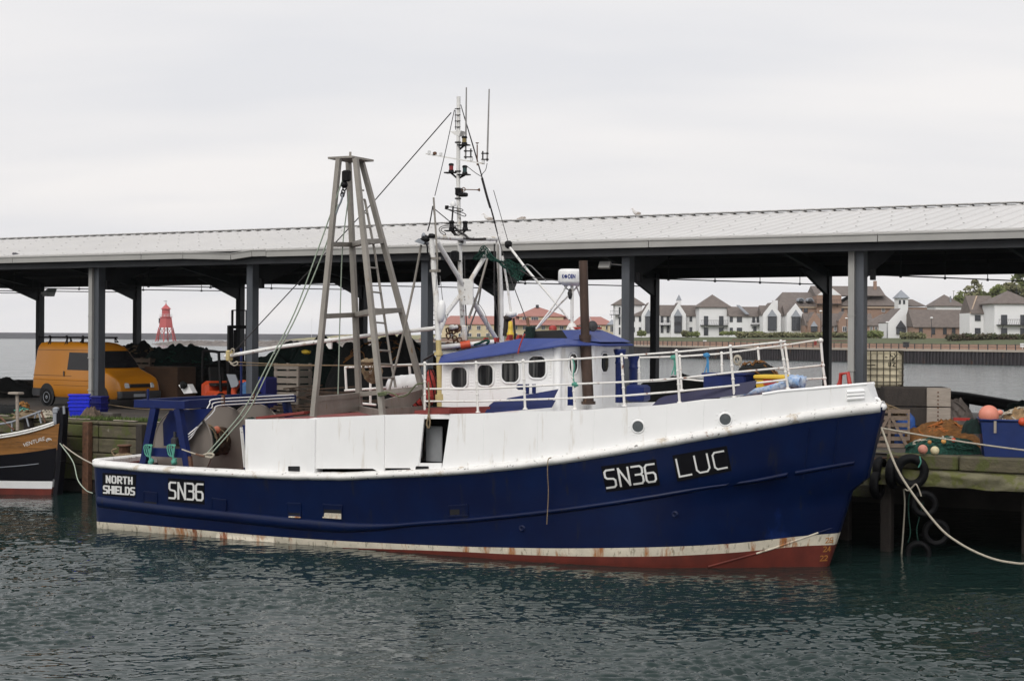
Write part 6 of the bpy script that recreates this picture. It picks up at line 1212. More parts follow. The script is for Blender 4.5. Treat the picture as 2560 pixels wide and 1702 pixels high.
# ---- net drum gantry at the stern
gan = empty('drum_gantry', (0, 0, 0)); gan.parent = boat
YG = 2.42; BM = M['blue_mid']
ga, gf = B(347, 1006, -YG), B(461, 1014, -YG); gz = (ga.z + gf.z) / 2
zr = zsheer(.05) - .05
for sg in (-1, 1):
    mb = MB(); mb.bar((ga.x - .08, sg * YG, gz), (gf.x + .08, sg * YG, gz), .20, .20); mb.build('top_beam', BM, gan)
    for (tu, bu) in ((388, 355), (446, 474)):
        a, b = B(tu, 1022, -YG), B(bu, 1168, -YG); mb = MB(); mb.bar((b.x, sg * YG, b.z - .2), (a.x, sg * YG, gz - .10), .17, .18); mb.build('post', BM, gan)
    a, b = B(364, 1127, -YG), B(462, 1134, -YG); mb = MB(); mb.bar((a.x, sg * (YG + .02), (a.z + b.z) / 2), (b.x, sg * (YG + .02), (a.z + b.z) / 2), .13, .22); mb.build('lower_beam', BM, gan)
for x in (ga.x + .10, gf.x - .10): mb = MB(); mb.bar((x, -YG + .121, gz + .004), (x, YG - .121, gz + .004), .18, .22); mb.build('cross_beam', BM, gan)
mb = MB(); mb.prism([B(u, v, -1.98) for u, v in ((424, 1026), (407, 1058), (409, 1114), (466, 1114), (473, 1088), (531, 1020))], (0, .04, 0)); mb.build('bracket_plate', BM, gan)
mb = MB()
for u, v0, v1, y in ((370, 972, 1008, -YG), (603, 870, 990, 1.6)): a, b = B(u, v1, y), B(u, v0, y); mb.tube([a, b], .035, 6)
mb.build('upright', BM, gan)
mb = MB()                                             # hydraulic pipes
for k in range(3):
    o = k * .085; px = gf.x + .03 + k * .012
    mb.tube(smooth_path([(px - .05, -2.30 + o * .2, zr + .75 + o), (px, -2.1 + o * .5, zr + .90 + o), (px, -1.62 + o, gz - .24 - o * .6), (px + .03, -1.45 + o, gz - .02 - o), (px + .03, -1.30 + o, gz + .10 - o), (px + .03, 0, gz + .11 - o), (px + .03, YG, gz + .11 - o)], 5), .019, 7)
mb.build('hydraulic_pipe', M['plastic_w'], gan)
mb = MB()
for y in (-.85, .5): mb.box((gf.x + .05, y, gz + .05), (.08, .06, .32))
mb.build('pipe_clamp', M['rust'], gan)
mb = MB(); c = B(437, 1103, -2.2); rr = random.Random(3)
for i in range(7): mb.tube(smooth_path([c + Vector((rr.uniform(-.2, .2), rr.uniform(0, .15), rr.uniform(-.12, .12))) for _ in range(4)], 4), .02, 5)
mb.bbox(c, (.18, .15, .2), .03); mb.tube([c, c + Vector((0, 0, .25))], .04, 6); mb.build('hydraulic_motor', M['grey_rubber'], gan)
# ---- the drum
drum = empty('net_drum', (0, 0, 0)); drum.parent = boat
dc = B(459, 1112, -1.72); DR = .96
for y, r_ in ((-1.72, DR), (-.05, DR + .02), (1.45, DR + .02)):
    mb = MB(); mb.lathe([(.02, -.03), (r_ - .02, -.03), (r_, -.02), (r_, .02), (r_ - .02, .03), (.02, .03)], (dc.x, y, dc.z), (0, 1, 0), 72, smooth=False); mb.tube([(dc.x + (r_ - .005) * math.cos(t * .0698), y - .03, dc.z + (r_ - .005) * math.sin(t * .0698)) for t in range(90)], .018, 5, closed=True); mb.build('flange', M['flange'], drum)
mb = MB(); mb.lathe([(.24, -1.7), (.24, 1.45)], (dc.x, 0, dc.z), (0, 1, 0), 24); mb.build('core', M['rust'], drum)
def wound(y0, y1, r0, m, seed):
    def fn(a, b):
        t = a * 2 * math.pi; y = lerp(y0, y1, b); r_ = r0 + .10 * mnoise.noise(Vector((math.cos(t) * 2.2, math.sin(t) * 2.2, y * 2.2 + seed))) + .03 * mnoise.noise(Vector((math.cos(t) * 9, math.sin(t) * 9, y * 9))); return Vector((dc.x + r_ * math.cos(t), y, dc.z + r_ * math.sin(t)))
    mb = MB(); mb.grid(fn, 60, 14); return mb
wound(-1.69, -.9, .52, None, 1).build('wound_net', M['net_green'], drum); wound(-.92, -.10, .36, None, 5).build('wound_net', mat('dark_brown_wound_net', (.07, .035, .016), .95, dark=.4, scale=9, bump=.8, bscale=35), drum); wound(0, 1.4, .55, None, 8).build('wound_net', M['net_green'], drum)
mb = MB(); rr = random.Random(12)
for i in range(16):
    y = rr.uniform(-1.6, -.15); r_ = .54 if y < -.9 else .40; t0 = rr.uniform(0, 3); mb.tube([(dc.x + (r_ + .03 * rr.random()) * math.cos(t0 + k * .25), y + .04 * math.sin(k), dc.z + r_ * math.sin(t0 + k * .25)) for k in range(9)], .018, 5)
mb.build('drum_rope', M['rope_tan'], drum)
p = B(542, 1074, -.7); mb = MB(); mb.ball((p.x, p.y, p.z), .10, 14, 10); o = solid('net_float', mb, mat('orange_pink_float', (.75, .22, .12), .5), 'orange net float lying on the net wound round the drum', 'float'); o.matrix_world = Matrix.Translation(WB(p.x, p.y, p.z - .1)); 
mb = MB(); p = B(600, 1128, -2.55); a, b = B(603, 1068, -2.45), B(613, 1168, -2.6); mb.bar(a, b, .07, .04); mb.build('guide_bar', M['white_worn'], boat)
mb = MB(); a, b = B(606, 1062, -2.2), B(612, 1170, -2.3); mb.prism([B(606, 1062, -2.2), B(613, 1064, -2.2), B(613, 1172, -2.2), B(610, 1172, -2.2)], (0, .6, 0)); mb.build('guide_plate', BM, boat)
mb = MB(); mb.bar(B(475, 1140, -2.55), B(479, 1178, -2.55), .08); mb.build('bulwark_stanchion', M['rust'], boat)
mb = MB(); mb.lathe([(.17, 0), (.16, .30), (.21, .32), (.21, .36), (.05, .37)], B(311, 1142, 1.2), n=18); mb.build('bollard', M['rust'], boat); mb = MB(); mb.bbox(B(316, 1143, .6), (.35, .3, .2), .04); mb.build('fairlead_block', M['rust'], boat)
mb = MB(); mb.bar(B(368, 1158, -1.9), B(386, 1152, -1.9), .2, .09); mb.build('white_roller', M['white_worn'], boat)
# ---- rigging of the boat
rig = empty('rigging', (0, 0, 0)); rig.parent = boat
def line(name, px, y, r_, m, sm=True, par=rig):
    ys = y if isinstance(y, (list, tuple)) else [y] * len(px); pts = [B(u, v, q) for (u, v), q in zip(px, ys)]; mb = MB(); mb.tube(smooth_path(pts, 5) if sm and len(pts) > 2 else pts, r_, 6); return mb.build(name, m, par)
yr = [-2.2, -2.25, -2.3, -2.4, -2.5, -2.6, -2.7]
line('whip_line', ((861, 437), (800, 610), (737, 780), (675, 900), (613, 1018), (560, 1085), (515, 1136)), yr, .017, M['rope_green'])
line('whip_line', ((845, 512), (815, 612), (746, 780), (684, 900), (626, 1018), (576, 1080), (524, 1138)), yr, .017, M['rope_green'])
line('whip_line', ((858, 486), (852, 505), (845, 520), (835, 550)), -2.2, .026, M['lead'])
line('whip_line', ((508, 1138), (522, 1133), (534, 1136), (528, 1143), (512, 1140)), -2.72, .03, M['rope'])
line('whip_line', ((455, 1123), (478, 1131), (492, 1135), (508, 1138)), -2.74, .02, M['rope']); line('whip_line', ((490, 1135), (500, 1138), (511, 1140)), -2.76, .03, M['rust'])
line('topping_lift', ((1128, 282), (938, 500), (588, 876)), -.2, .014, M['dark_wire'], False)
line('fall_line', ((873, 480), (857, 612), (851, 760), (845, 985)), -1.6, .015, M['rope_green'])
line('boom_guy', ((592, 905), (760, 912), (1062, 914)), -.1, .013, M['rope_tan']); line('boom_guy', ((592, 913), (760, 914), (900, 914)), .1, .012, M['rope_tan'])
line('stay', ((1136, 275), (1110, 395), (1087, 490)), -.6, .010, M['dark_wire']); line('stay', ((1138, 275), (1139, 325)), -.1, .010, M['dark_wire'])
line('stay', ((1152, 262), (1199, 420), (1246, 595)), [0, .3, .8], .010, M['dark_wire']); line('stay', ((1154, 270), (1192, 400), (1238, 560)), [0, .3, .7], .010, M['dark_wire'])
line('stay', ((1160, 290), (1185, 372), (1205, 442), (1215, 480), (1232, 535), (1244, 585)), [0, .2, .3, .4, .6, .8], .014, M['dark_wire']); line('stay', ((1205, 445), (1217, 490), (1226, 520)), [.3, .4, .5], .032, M['dark_wire'])
line('stay', ((1234, 476), (1272, 610)), .4, .009, M['dark_wire']); line('stay', ((1246, 595), (1275, 690), (1312, 790), (1322, 822)), [.6, .2, -.4, -.9], .012, M['dark_wire']); line('stay', ((1318, 795), (1322, 822)), [-.8, -.9], .04, M['rust'])
line('stay', ((1082, 515), (1075, 555), (1069, 578)), -1.5, .016, M['dark_wire']); line('stay', ((1083, 520), (1088, 560), (1092, 600)), -1.4, .010, M['dark_wire']); line('stay', ((1088, 524), (1122, 552)), [-1.4, -.4], .012, M['dark_wire'])
line('stay', ((1100, 690), (1108, 760), (1116, 800)), -1.3, .009, M['wire']); line('stay', ((1092, 690), (1087, 760)), -1.5, .008, M['wire']); line('stay', ((1182, 740), (1215, 790), (1225, 860)), .2, .008, M['wire'])
line('cable', ((1165, 418), (1166, 415), (1188, 432), (1204, 442)), -.05, .009, M['dark_wire']); line('cable', ((1218, 408), (1214, 425), (1206, 435), (1204, 445)), -.05, .009, M['dark_wire'])
line('cable', ((1236, 610), (1236, 740), (1244, 790), (1243, 830), (1240, 858)), 1.05, .02, M['dark_wire']); line('cable', ((1161, 640), (1163, 740), (1168, 850)), -.1, .016, M['dark_wire']); line('cable', ((1245, 610), (1247, 860)), 1.08, .018, M['galv'])
line('cable', ((1205, 700), (1195, 760), (1170, 830), (1166, 850)), .2, .022, M['galv'])
line('lashing', ((1058, 958), (1040, 962), (1020, 985), (1000, 992), (985, 985), (966, 980), (950, 981)), -2.75, .018, mat('green_lashing_rope', (.12, .14, .07), .9)); line('lashing', ((945, 984), (960, 982), (964, 986), (946, 988)), -2.9, .03, mat('green_lashing_knot', (.12, .14, .07), .9))
line('lashing', ((1071, 955), (1073, 1010), (1071, 1040), (1067, 1060), (1072, 1070), (1075, 1055), (1072, 1035)), -2.95, .022, M['rope_tan'])
line('hull_lanyard', ((1378, 1143), (1370, 1150), (1369, 1185), (1371, 1230), (1367, 1310)), [-3.05, -3.12, -3.10, -3.0, -2.95], .012, M['rope_tan'])
line('rail_lashing', ((1432, 897), (1436, 915), (1433, 940), (1437, 962)), -2.62, .016, M['rope_teal']); mb = MB(); mb.ball(B(1437, 961, -2.6), .06, 10, 8, (1.2, .8, 1), jit=.6); mb.build('rail_lashing', M['rope_teal'], rig)
for u, v0, m in ((1684, 892, M['rope_teal']), (1766, 887, M['rope_blue'])):
    for k, (d0, d1) in enumerate(((0, -5), (3, 5), (1, 3))): line('rail_lashing', ((u + d0, v0), (u + d0 + 2, v0 + 20), (u + d1, v0 + 45)), 1.9, .016, m)
    mb = MB(); mb.ball(B(u, v0 + 1, 1.9), .07, 8, 6, (1.3, 1, .8), jit=.6); mb.build('rail_lashing', m, rig)
line('roof_lanyard', ((1312, 835), (1305, 850), (1298, 870), (1295, 884)), -1.82, .018, M['net_red'])
line('roof_lanyard', ((1060, 900), (1090, 882)), [-1.0, -1.4], .03, M['dark_wire'])
for a_, b_ in (((1305, 668), (1318, 661)), ((1318, 661), (1328, 665)), ((1328, 665), (1365, 702))): line('wire_frame', (a_, b_), .1, .016, M['wire'], False)
line('cable', ((1300, 675), (1330, 692), (1362, 697), (1400, 702)), [.1, 0, -.1, -.2], .014, M['dark_wire']); line('cable', ((1290, 707), (1340, 697), (1362, 696)), .1, .008, M['wire'])
# teal ropes hung over the gantry beam
for u in (372, 430):
    mb = MB()
    for k in range(3): o = k * 5; mb.tube(smooth_path([B(u - 12 + o, 1120, -2.62), B(u - 10 + o, 1113, -2.60), B(u - 2 + o, 1112, -2.60), B(u + 6, 1118, -2.62), B(u + 2, 1140, -2.62), B(u - 8 + o, 1136, -2.63), B(u - 12 + o, 1120, -2.62)], 5), .018, 6)
    mb.tube(smooth_path([B(u + 4, 1120, -2.62), B(u + 3, 1140, -2.62), B(u + 4, 1155, -2.62)], 4), .03, 6); mb.ball(B(u + 5, 1154, -2.6), .085, 10, 8, (1, .8, 1.1), jit=.6)
    o = mb.build('rope_hank', M['rope_teal']); o.data.transform(FR[boat.name]); c = FR[boat.name] @ B(u, 1135, -2.6); o.data.transform(Matrix.Translation(-c)); o.location = c
    tag(o, 'teal rope hank hung over the blue gantry beam, left one' if u < 400 else 'teal rope hank with a knotted end, nearer the drum', 'rope', 'teal rope hanks')
# ---- loose gear on the boat
def on_boat(name, mb, m, label, cat, group=None):
    mb.v = [tuple(FR[boat.name] @ Vector(p)) for p in mb.v]; return solid(name, mb, m, label, cat, group)
mb = MB()
for k in range(7): r_ = .26 - .012 * k; c = B(310, 1152, .2) + Vector((0, 0, .03 * k)); mb.tube([c + Vector((r_ * math.cos(t * .42) * 1.25, r_ * math.sin(t * .42), .01 * math.sin(t * 2))) for t in range(15)], .026, 6, closed=True)
mb.tube(smooth_path([B(u, v, .8) for u, v in ((290, 1143), (281, 1132), (281, 1125), (292, 1121))], 5), .026, 6); on_boat('rope_coil', mb, M['rope_tan'], 'tan rope coil lying on the stern rail beside the bollard', 'rope')
mb = MB(); c = B(918, 905, 1.0)
for k in range(9): r_ = .15 + .022 * k; q = c + Vector((.02 * math.sin(k), .03 * k, -r_ * .75)); mb.tube([q + Vector((r_ * math.cos(t * .42) * .9, .03 * math.sin(t * 3 + k), r_ * math.sin(t * .42))) for t in range(15)], .020, 6, closed=True)
mb.ball(c, .14, 10, 8, (1.4, .8, .7), jit=.5); on_boat('rope_coil', mb, M['rope_tan'], 'tan rope coil hanging on the rail behind the gallows legs', 'rope')
a, b = B(972, 962, .2), B(1062, 954, .2); mb = MB(); d = (b - a); L_ = d.length; mb.lathe([(0, 0), (.15, .0), (.24, .08), (.27, .16), (.27, L_ * .36), (.28, L_ * .37), (.28, L_ * .40), (.27, L_ * .41), (.27, L_ * .62), (.28, L_ * .63), (.28, L_ * .66), (.27, L_ * .67), (.27, L_ - .16), (.24, L_ - .08), (.15, L_), (0, L_)], a - Vector((0, 0, .05)), d, 28)
dn_ = d.normalized()
lr = on_boat('liferaft_canister', mb, M['plastic_w'], 'white liferaft canister lying on deck behind the gallows', 'liferaft')
for txt, u0, v0 in (('6-17', 1005, 972),):
    vs_, fs = text_mesh(txt); q = B(u0, v0, .2 - .27); mb = MB(); o = []
    for x, y, _ in vs_: z = q.z + y * .10 + x * .10 * dn_.z; dz = z - (a.z - .05 + (q.x - a.x) * dn_.z); o.append((q.x + x * .10, .2 - math.sqrt(max(.001, .273 ** 2 - dz * dz)) - .008, z))
    mb.add(o, fs); mb.v = [tuple(FR[boat.name] @ Vector(p)) for p in mb.v]; t_ = mb.build('lettering', M['black'], lr, True)
for (u, v, rx, rz, y, lb) in ((1076, 968, .16, .46, -.9, 'tall red buoy in black netting, standing beside the mast foot'), (1046, 998, .22, .22, -.6, 'round red netted buoy on deck under the gallows gusset')):
    mb = MB(); c = B(u, v, y); mb.ball(c, 1.0, 20, 14, (rx, rx, rz), 0, jit=.12)
    for k in range(7): t0 = k * .9; mb.tube([c + Vector((rx * 1.02 * math.sin(th) * math.cos(t0 + th * .7), rx * 1.02 * math.sin(th) * math.sin(t0 + th * .7), rz * 1.02 * math.cos(th))) for th in np.linspace(.15, 2.95, 14)], .016, 5, 1)
    on_boat('net_buoy', mb, [M['net_red'], M['net_black']], lb, 'buoy', 'red netted buoys')
def heap(c, rx, ry, h, seed, amp=.25, nu=44, nv=14, pw=.55, fold=0.0):
    mb = MB()
    def fn(a, b):
        t = a * 2 * math.pi; r_ = 1 - b; q = Vector((math.cos(t) * r_, math.sin(t) * r_, 0)); k = 1 + amp * mnoise.noise(q * 1.6 + Vector((seed, 0, 0))); z = h * (max(0, 1 - r_ ** 2.2)) ** pw * (1 + amp * 1.3 * mnoise.noise(q * 2.1 + Vector((0, seed, 3)))) + h * .10 * mnoise.noise(q * 7 + Vector((seed, 2, 0))) + h * fold * (.5 - 1.6 * abs(mnoise.noise(q * 2.7 + Vector((seed * 2, 5, 0))))) * (1 - r_ ** 3); return Vector(c) + Vector((q.x * rx * k, q.y * ry * k, max(-.02, z)))
    mb.grid(fn, nu, nv); return mb
def strands(mb, c, rx, ry, h, n, seed, r_=.02, mt=1, pw=.55):
    rr = random.Random(seed)
    for i in range(n):
        a0, r0 = rr.uniform(0, 6.28), rr.uniform(.1, .85); pts = []
        for k in range(6):
            a0 += rr.uniform(-.5, .5); r0 = min(.95, max(.02, r0 + rr.uniform(-.2, .22))); pts.append(Vector(c) + Vector((rx * r0 * math.cos(a0), ry * r0 * math.sin(a0), h * (max(0, 1 - r0 ** 2.2)) ** pw * 1.02 + rr.uniform(0, .06))))
        mb.tube(smooth_path(pts, 4), r_, 5, mt)
    return mb
c = B(1888, 962, 1.2); mb = heap((c.x, c.y, c.z - .05), .62, .5, .55, 3.0); strands(mb, (c.x, c.y, c.z), .6, .5, .52, 16, 4, .02); on_boat('net_heap', mb, [M['net_black'], M['net_brown']], 'dark net heap on the foredeck behind the yellow bin', 'net heap')
a, b = B(1758, 975, .2), B(1864, 936, .2); mb = MB(); mb.bbox(((a.x + b.x) / 2, .55, (a.z + b.z) / 2), (b.x - a.x, .75, b.z - a.z), .04); mb.bbox(((a.x + b.x) / 2, .55, b.z), (b.x - a.x + .06, .81, .05), .02); on_boat('deck_bin', mb, M['blue_mid'], 'dark blue deck bin on the foredeck beside the rail', 'bin')
a, b = B(1886, 978, .1), B(1965, 940, .1); mb = MB(); mb.box(((a.x + b.x) / 2, .5, (a.z + b.z) / 2 - .05), (b.x - a.x - .1, .7, b.z - a.z - .1), None, 0, 1.12); mb.bbox(((a.x + b.x) / 2, .5, b.z - .03), (b.x - a.x + .05, .85, .09), .03); mb.box(((a.x + b.x) / 2, .09, (a.z + b.z) / 2 + .03), (.3, .04, .12), None, 1); on_boat('fish_bin', mb, [M['yellow'], M['red']], 'yellow fish bin on the foredeck in front of the net heap', 'bin')
mb = MB(); pts = [B(u, v, -1.1) for u, v in ((1852, 990), (1880, 981), (1930, 972), (1962, 962), (1978, 952), (2000, 955))]; mb.tube(smooth_path(pts, 6), [.04 + .07 * min(1, i / 14) + .04 * mnoise.noise(Vector((i * .7, 0, 0))) for i in range(31)], 12); mb.ball(B(1990, 957, -.9), .2, 14, 10, (1.1, 1, .9), jit=.6); on_boat('tarpaulin_roll', mb, mat('blue_white_tarpaulin', (.10, .25, .52), .6, scale=7, col2=(.55, .6, .66), bump=.6, bscale=14), 'crumpled blue and white tarpaulin roll at the foredeck edge', 'tarpaulin')
mb = MB()
for k in range(4): q = B(1843, 890, 1.95); r_ = .07 + .012 * k; mb.tube([q + Vector((r_ * math.cos(t * .5), .01 * k, -.10 + r_ * 1.2 * math.sin(t * .5))) for t in range(13)], .012, 5, closed=True)
mb.tube(smooth_path([B(u, v, 1.95) for u, v in ((1842, 895), (1849, 915), (1853, 930))], 4), .012, 5); on_boat('rope_coil', mb, M['rope'], 'small cream rope coil tied to the far foredeck rail', 'rope')
# torn green net draped from the mast stays
def netting(name, fn, nu, nv, r_, m, label):
    mb = MB()
    for i in range(nu + 1): mb.tube([fn(i / nu, k / (nv * 2)) for k in range(nv * 2 + 1)], r_, 4)
    for j in range(nv + 1): mb.tube([fn(k / (nu * 2), j / nv) for k in range(nu * 2 + 1)], r_, 4)
    for i in range(-nv, nu): mb.tube([fn(max(0, min(1, (i + k) / nu)), k / nv) for k in range(nv + 1) if 0 <= i + k <= nu] or [fn(0, 0), fn(0, .01)], r_, 4)
    return on_boat(name, mb, m, label, 'net')
def nf(a, b):
    top = [(1182, 646), (1212, 612), (1240, 650), (1275, 652), (1320, 668)]; bot = [(1184, 648), (1215, 645), (1245, 655), (1270, 680), (1297, 706)]
    k = a * 4; i = min(3, int(k)); t = k - i; u0, v0 = lerp(top[i][0], top[i + 1][0], t), lerp(top[i][1], top[i + 1][1], t); u1, v1 = lerp(bot[i][0], bot[i + 1][0], t), lerp(bot[i][1], bot[i + 1][1], t)
    p = B(lerp(u0, u1, b), lerp(v0, v1, b), .5 - .3 * a); return p + Vector((0, .1 * mnoise.noise(Vector((a * 7, b * 5, 0))), .05 * mnoise.noise(Vector((a * 9, b * 7, 4)))))
netting('hanging_net', nf, 26, 8, .009, M['net_teal'], 'torn green net draped from the mast stays')
# ================================================================== THINGS ON THE QUAY
# ---- the wooden boat moored at the left
VA = R(-29); va = Vector((math.cos(VA), math.sin(VA), 0)); vn = Vector((-math.sin(VA), math.cos(VA), 0))
VO = on_z(135, 1236, 0) - va * 9.0
ven = empty('wooden_boat', VO, VA, 'old varnished wooden fishing boat with black hull and white boot line, bow at left', 'fishing boat')
FRV = FR[ven.name].inverted()
def V(u, v, y): return FRV @ on_plane(u, v, VO + vn * y, vn)
vs_top = V(158, 1050, 0); ve_low = V(135, 1236, 0)
def v_end(z): return lerp(ve_low.x, vs_top.x, max(-.3, z) / vs_top.z)
p0 = V(10, 1086, -1.15); slope_v = (vs_top.z - p0.z) / (vs_top.x - p0.x)
def vsheer(s): return max(1.2, p0.z + (s - p0.x) * slope_v * (.55 + .45 * max(0, min(1, (s - p0.x) / (vs_top.x - p0.x)))) + 0)
def vhb(s, z): t = max(0, min(1, s / v_end(z))); f = max(0, min(1, z / vsheer(min(s, vs_top.x)))); return (.10 + 1.75 * (1 - max(0, (t - .45) / .55) ** 2.1)) * (1 if t < 1 else 0) * lerp(.72, 1.0, f) + .05
zl = [-.6, 0.0, .20, .44, .9, 1.25]
mb = MB(); n_ = 60
def vz(s, k): zs = vsheer(s); return [-.6, -.02, .20, .44, lerp(.44, zs, .5), lerp(.44, zs, .58), lerp(.44, zs, .72), lerp(.44, zs, .86), zs][k]
for sg in (-1, 1):
    for k in range(8):
        lo_, hi_ = [], []
        for i in range(n_ + 1):
            t = i / n_
            for arr, kk in ((lo_, k), (hi_, k + 1)): s = t * v_end(1.0); z = vz(s, kk); s2 = t * v_end(z); arr.append((s2, sg * vhb(s2 * .9999, z), z))
        mb.add(lo_ + hi_, [(i, i + 1, n_ + 2 + i, n_ + 1 + i) if sg < 0 else (i, n_ + 1 + i, n_ + 2 + i, i + 1) for i in range(n_)], [0, 0, 1, 2, 2, 3, 3, 3][k], True)
M['varnish'] = mat('varnished_orange_planking', (0.34, 0.15, 0.036), 0.5, dark=0.5, scale=1.6, stretch=(.5, .5, 9), wear=[((.07, .035, .015), .60, 2.0, (.6, .6, 5)), ((.35, .28, .2), .70, 3, (1, 1, 1))], bump=.3, bscale=9)
M['black_hull'] = mat('black_tarred_hull', (0.003, 0.003, 0.006), 0.45, dark=0.7, scale=2, spec=.2)
mb.build('hull', [M['red_boot'], M['plastic_w'], M['black_hull'], M['varnish']], ven)
mb = MB()
for sg in (-1, 1):
    for dz, r_ in ((0.0, .035), (-.07, .028)): mb.tube([(s, sg * (vhb(s * .999, vsheer(s)) + .01), vsheer(s) + dz) for s in np.linspace(0, vs_top.x * .985, 40)], r_, 6)
mb.build('gunwale', M['white_worn'], ven)
mb = MB(); mb.tube([(s, -(vhb(s * .999, .9) + .012), lerp(.44, vsheer(s), .5) - .28) for s in np.linspace(2, vs_top.x * .93, 30)], .014, 5); mb.build('waterline_bead', M['lead'], ven)
a, b, c = V(137, 1232, 0), V(150, 1150, 0), V(157, 1018, 0); mb = MB(); mb.bar((a.x + .05, 0, -.5), (b.x + .06, 0, b.z), .18, .22, up=(0, 1, 0)); mb.bar((b.x + .06, 0, b.z), (c.x + .06, 0, c.z), .18, .22, up=(0, 1, 0)); mb.bbox((c.x - .12, 0, vs_top.z + .05), (.26, .3, .55), .04); mb.build('stem_post', M['black_hull'], ven)
mb = MB(); q = V(140, 1026, -.12); mb.bbox((q.x, q.y, q.z), (.2, .18, .22), .05); mb.box((q.x, q.y - .02, q.z - .28), (.13, .1, .4)); mb.tube([(c.x + .14, -.1, c.z + .05), (c.x + .16, -.1, c.z - .2)], .04, 6); mb.build('stem_fitting', M['lead'], ven)
vs_, fs = text_mesh('VENTURE'); wv = max(v[0] for v in vs_); qa, qb = V(64, 1117, -.6), V(113, 1100, -.35); mb = MB(); d = qb - qa
def vsurf(s, z): return Vector((s, -vhb(s, z) - .012, z))
o = []
for x, y, _ in vs_: s = lerp(qa.x, qb.x, x / wv); z = lerp(qa.z, qb.z, x / wv) + y * .175; o.append(vsurf(s, z))
mb.add(o, fs); q = V(122, 1100, -.3)
for r_ in (.07, .03): mb.tube([vsurf(q.x + r_ * math.cos(t * .6), q.z + r_ * .8 * math.sin(t * .6)) for t in range(8)], .012, 5)
mb.build('lettering', M['white_worn'], ven)
mb = MB(); R0 = lambda u, v: V(u, v, .5)
mb.tube([R0(-60, 1070), R0(30, 1055), R0(65, 1042), R0(103, 1028)], .04, 7)
for (u0, v0, u1, v1) in ((30, 1053, 30, 1078), (66, 1043, 72, 1066), (97, 1031, 103, 1058), (90, 1034, 87, 1045)): mb.tube([R0(u0, v0), R0(u1, v1)], .03, 6)
mb.build('bow_rail', M['lead'], ven)
mb = MB(); mb.tube([R0(-5, 1038), R0(36, 1075)], .04, 6); mb.tube([R0(103, 1028), R0(113, 1056)], .03, 6); mb.build('rust_stay', M['rust'], ven)
mb = MB(); mb.tube([V(44, 1075, .3), V(43, 985, .3)], .055, 8); a = V(40, 983, .3); mb.bbox((a.x, a.y, a.z), (.45, .3, .08), .02); mb.build('deck_stand', M['wood_pale'], ven)
mb = MB()
mb.add([(s, y, 1.15) for s in (.1, 7.6) for y in (-1.5, 1.5)], [(0, 2, 3, 1)]); mb.build('deck', M['wood_dark'], ven)
mb = MB(); p = V(150, 1110, 0); pts = [FR[ven.name] @ Vector((p.x + .1, 0, p.z)), WB(.05, -1.4, zsheer(0) - .3)]; mb.tube(sag(*pts, .18), .022, 6); solid('mooring_rope', mb, M['rope'], 'thin pale rope from the wooden boat bow to the trawler stern', 'rope')
mb = MB(); mb.tube(smooth_path([P(u, v, Y) for u, v, Y in ((150, 1108, 50.6), (165, 1128, 50.2), (172, 1137, 50), (185, 1160, 49.5), (195, 1200, 49), (215, 1225, 48), (231, 1232, 46.5))], 5), .018, 6); solid('mooring_rope', mb, M['rope_green'], 'slack greenish rope looping down between the two boats', 'rope')

# ---- yellow van
VH = Vector((.785, -.62, 0)).normalized(); VL = Vector((-VH.y, VH.x, 0)); rw = on_z(120, 1014, QZ); vo = rw - VH * .98 + VL * .92
van = empty('parked_van', vo, math.atan2(VH.y, VH.x), 'orange yellow panel van with a black roof rack, parked under the shed', 'van')
M['van'] = mat('orange_yellow_van_paint', (.43, .165, .010), .3, dark=.93, scale=1.0, bump=.02, bscale=2)
lev = [(.36, .06, 5.12, .90), (.45, 0, 5.30, .95), (.70, -.02, 5.33, .97), (.95, .0, 5.26, .975), (1.12, .02, 5.13, .975), (1.24, .03, 4.86, .965), (1.38, .04, 4.45, .955), (1.45, .05, 4.25, .945), (1.75, .08, 3.98, .915), (2.10, .12, 3.66, .875), (2.28, .16, 3.42, .84), (2.40, .24, 3.05, .76), (2.45, .40, 2.75, .60)]
def vring(z, x0, x1, w_, n=6):
    o = []; r_ = .16 if z < 2.3 else .12
    for cx, cy, a0 in ((x1 - r_, w_ - r_, 0), (x0 + r_, w_ - r_, 90), (x0 + r_, -w_ + r_, 180), (x1 - r_, -w_ + r_, 270)):
        rx = r_
        for k in range(n + 1): a = R(a0 + 90 * k / n); o.append((cx + rx * math.cos(a), cy + r_ * math.sin(a), z))
    return o
mb = MB(); rg = [vring(*l_) for l_ in lev]; m_ = len(rg[0]); mb.add([q for r_ in rg for q in r_], [(i * m_ + j, i * m_ + (j + 1) % m_, (i + 1) * m_ + (j + 1) % m_, (i + 1) * m_ + j) for i in range(len(rg) - 1) for j in range(m_)], 0, True); mb.poly(rg[-1]); mb.poly(list(reversed(rg[0])))
mb.build('body', M['van'], van)
mb = MB(); lev2 = [(.34, -.03, 5.34, .94), (.42, -.05, 5.42, .985), (.60, -.06, 5.42, .99), (.66, -.03, 5.38, .985)]; rg = [vring(*l_) for l_ in lev2]
keep = [j for j in range(m_)]
for i in range(3):
    for j in range(m_):
        q = [rg[i][j], rg[i][(j + 1) % m_], rg[i + 1][(j + 1) % m_], rg[i + 1][j]]; cx = sum(p[0] for p in q) / 4
        if cx > 4.75 or cx < .42: mb.add(q, [(0, 1, 2, 3)], 0, True)
mb.box((5.05, 0, .645), (.6, 1.85, .03)); mb.box((.2, 0, .645), (.4, 1.85, .03)); mb.build('bumper', M['grey_rubber'], van)
mb = MB(); mb.box((.55, -.955, .52), (.9, .05, .30)); mb.build('sill_trim', M['grey_rubber'], van)
zx = lambda z: interp(z, [l_[0] for l_ in lev], [l_[2] for l_ in lev]); zy = lambda z: interp(z, [l_[0] for l_ in lev], [l_[3] for l_ in lev])
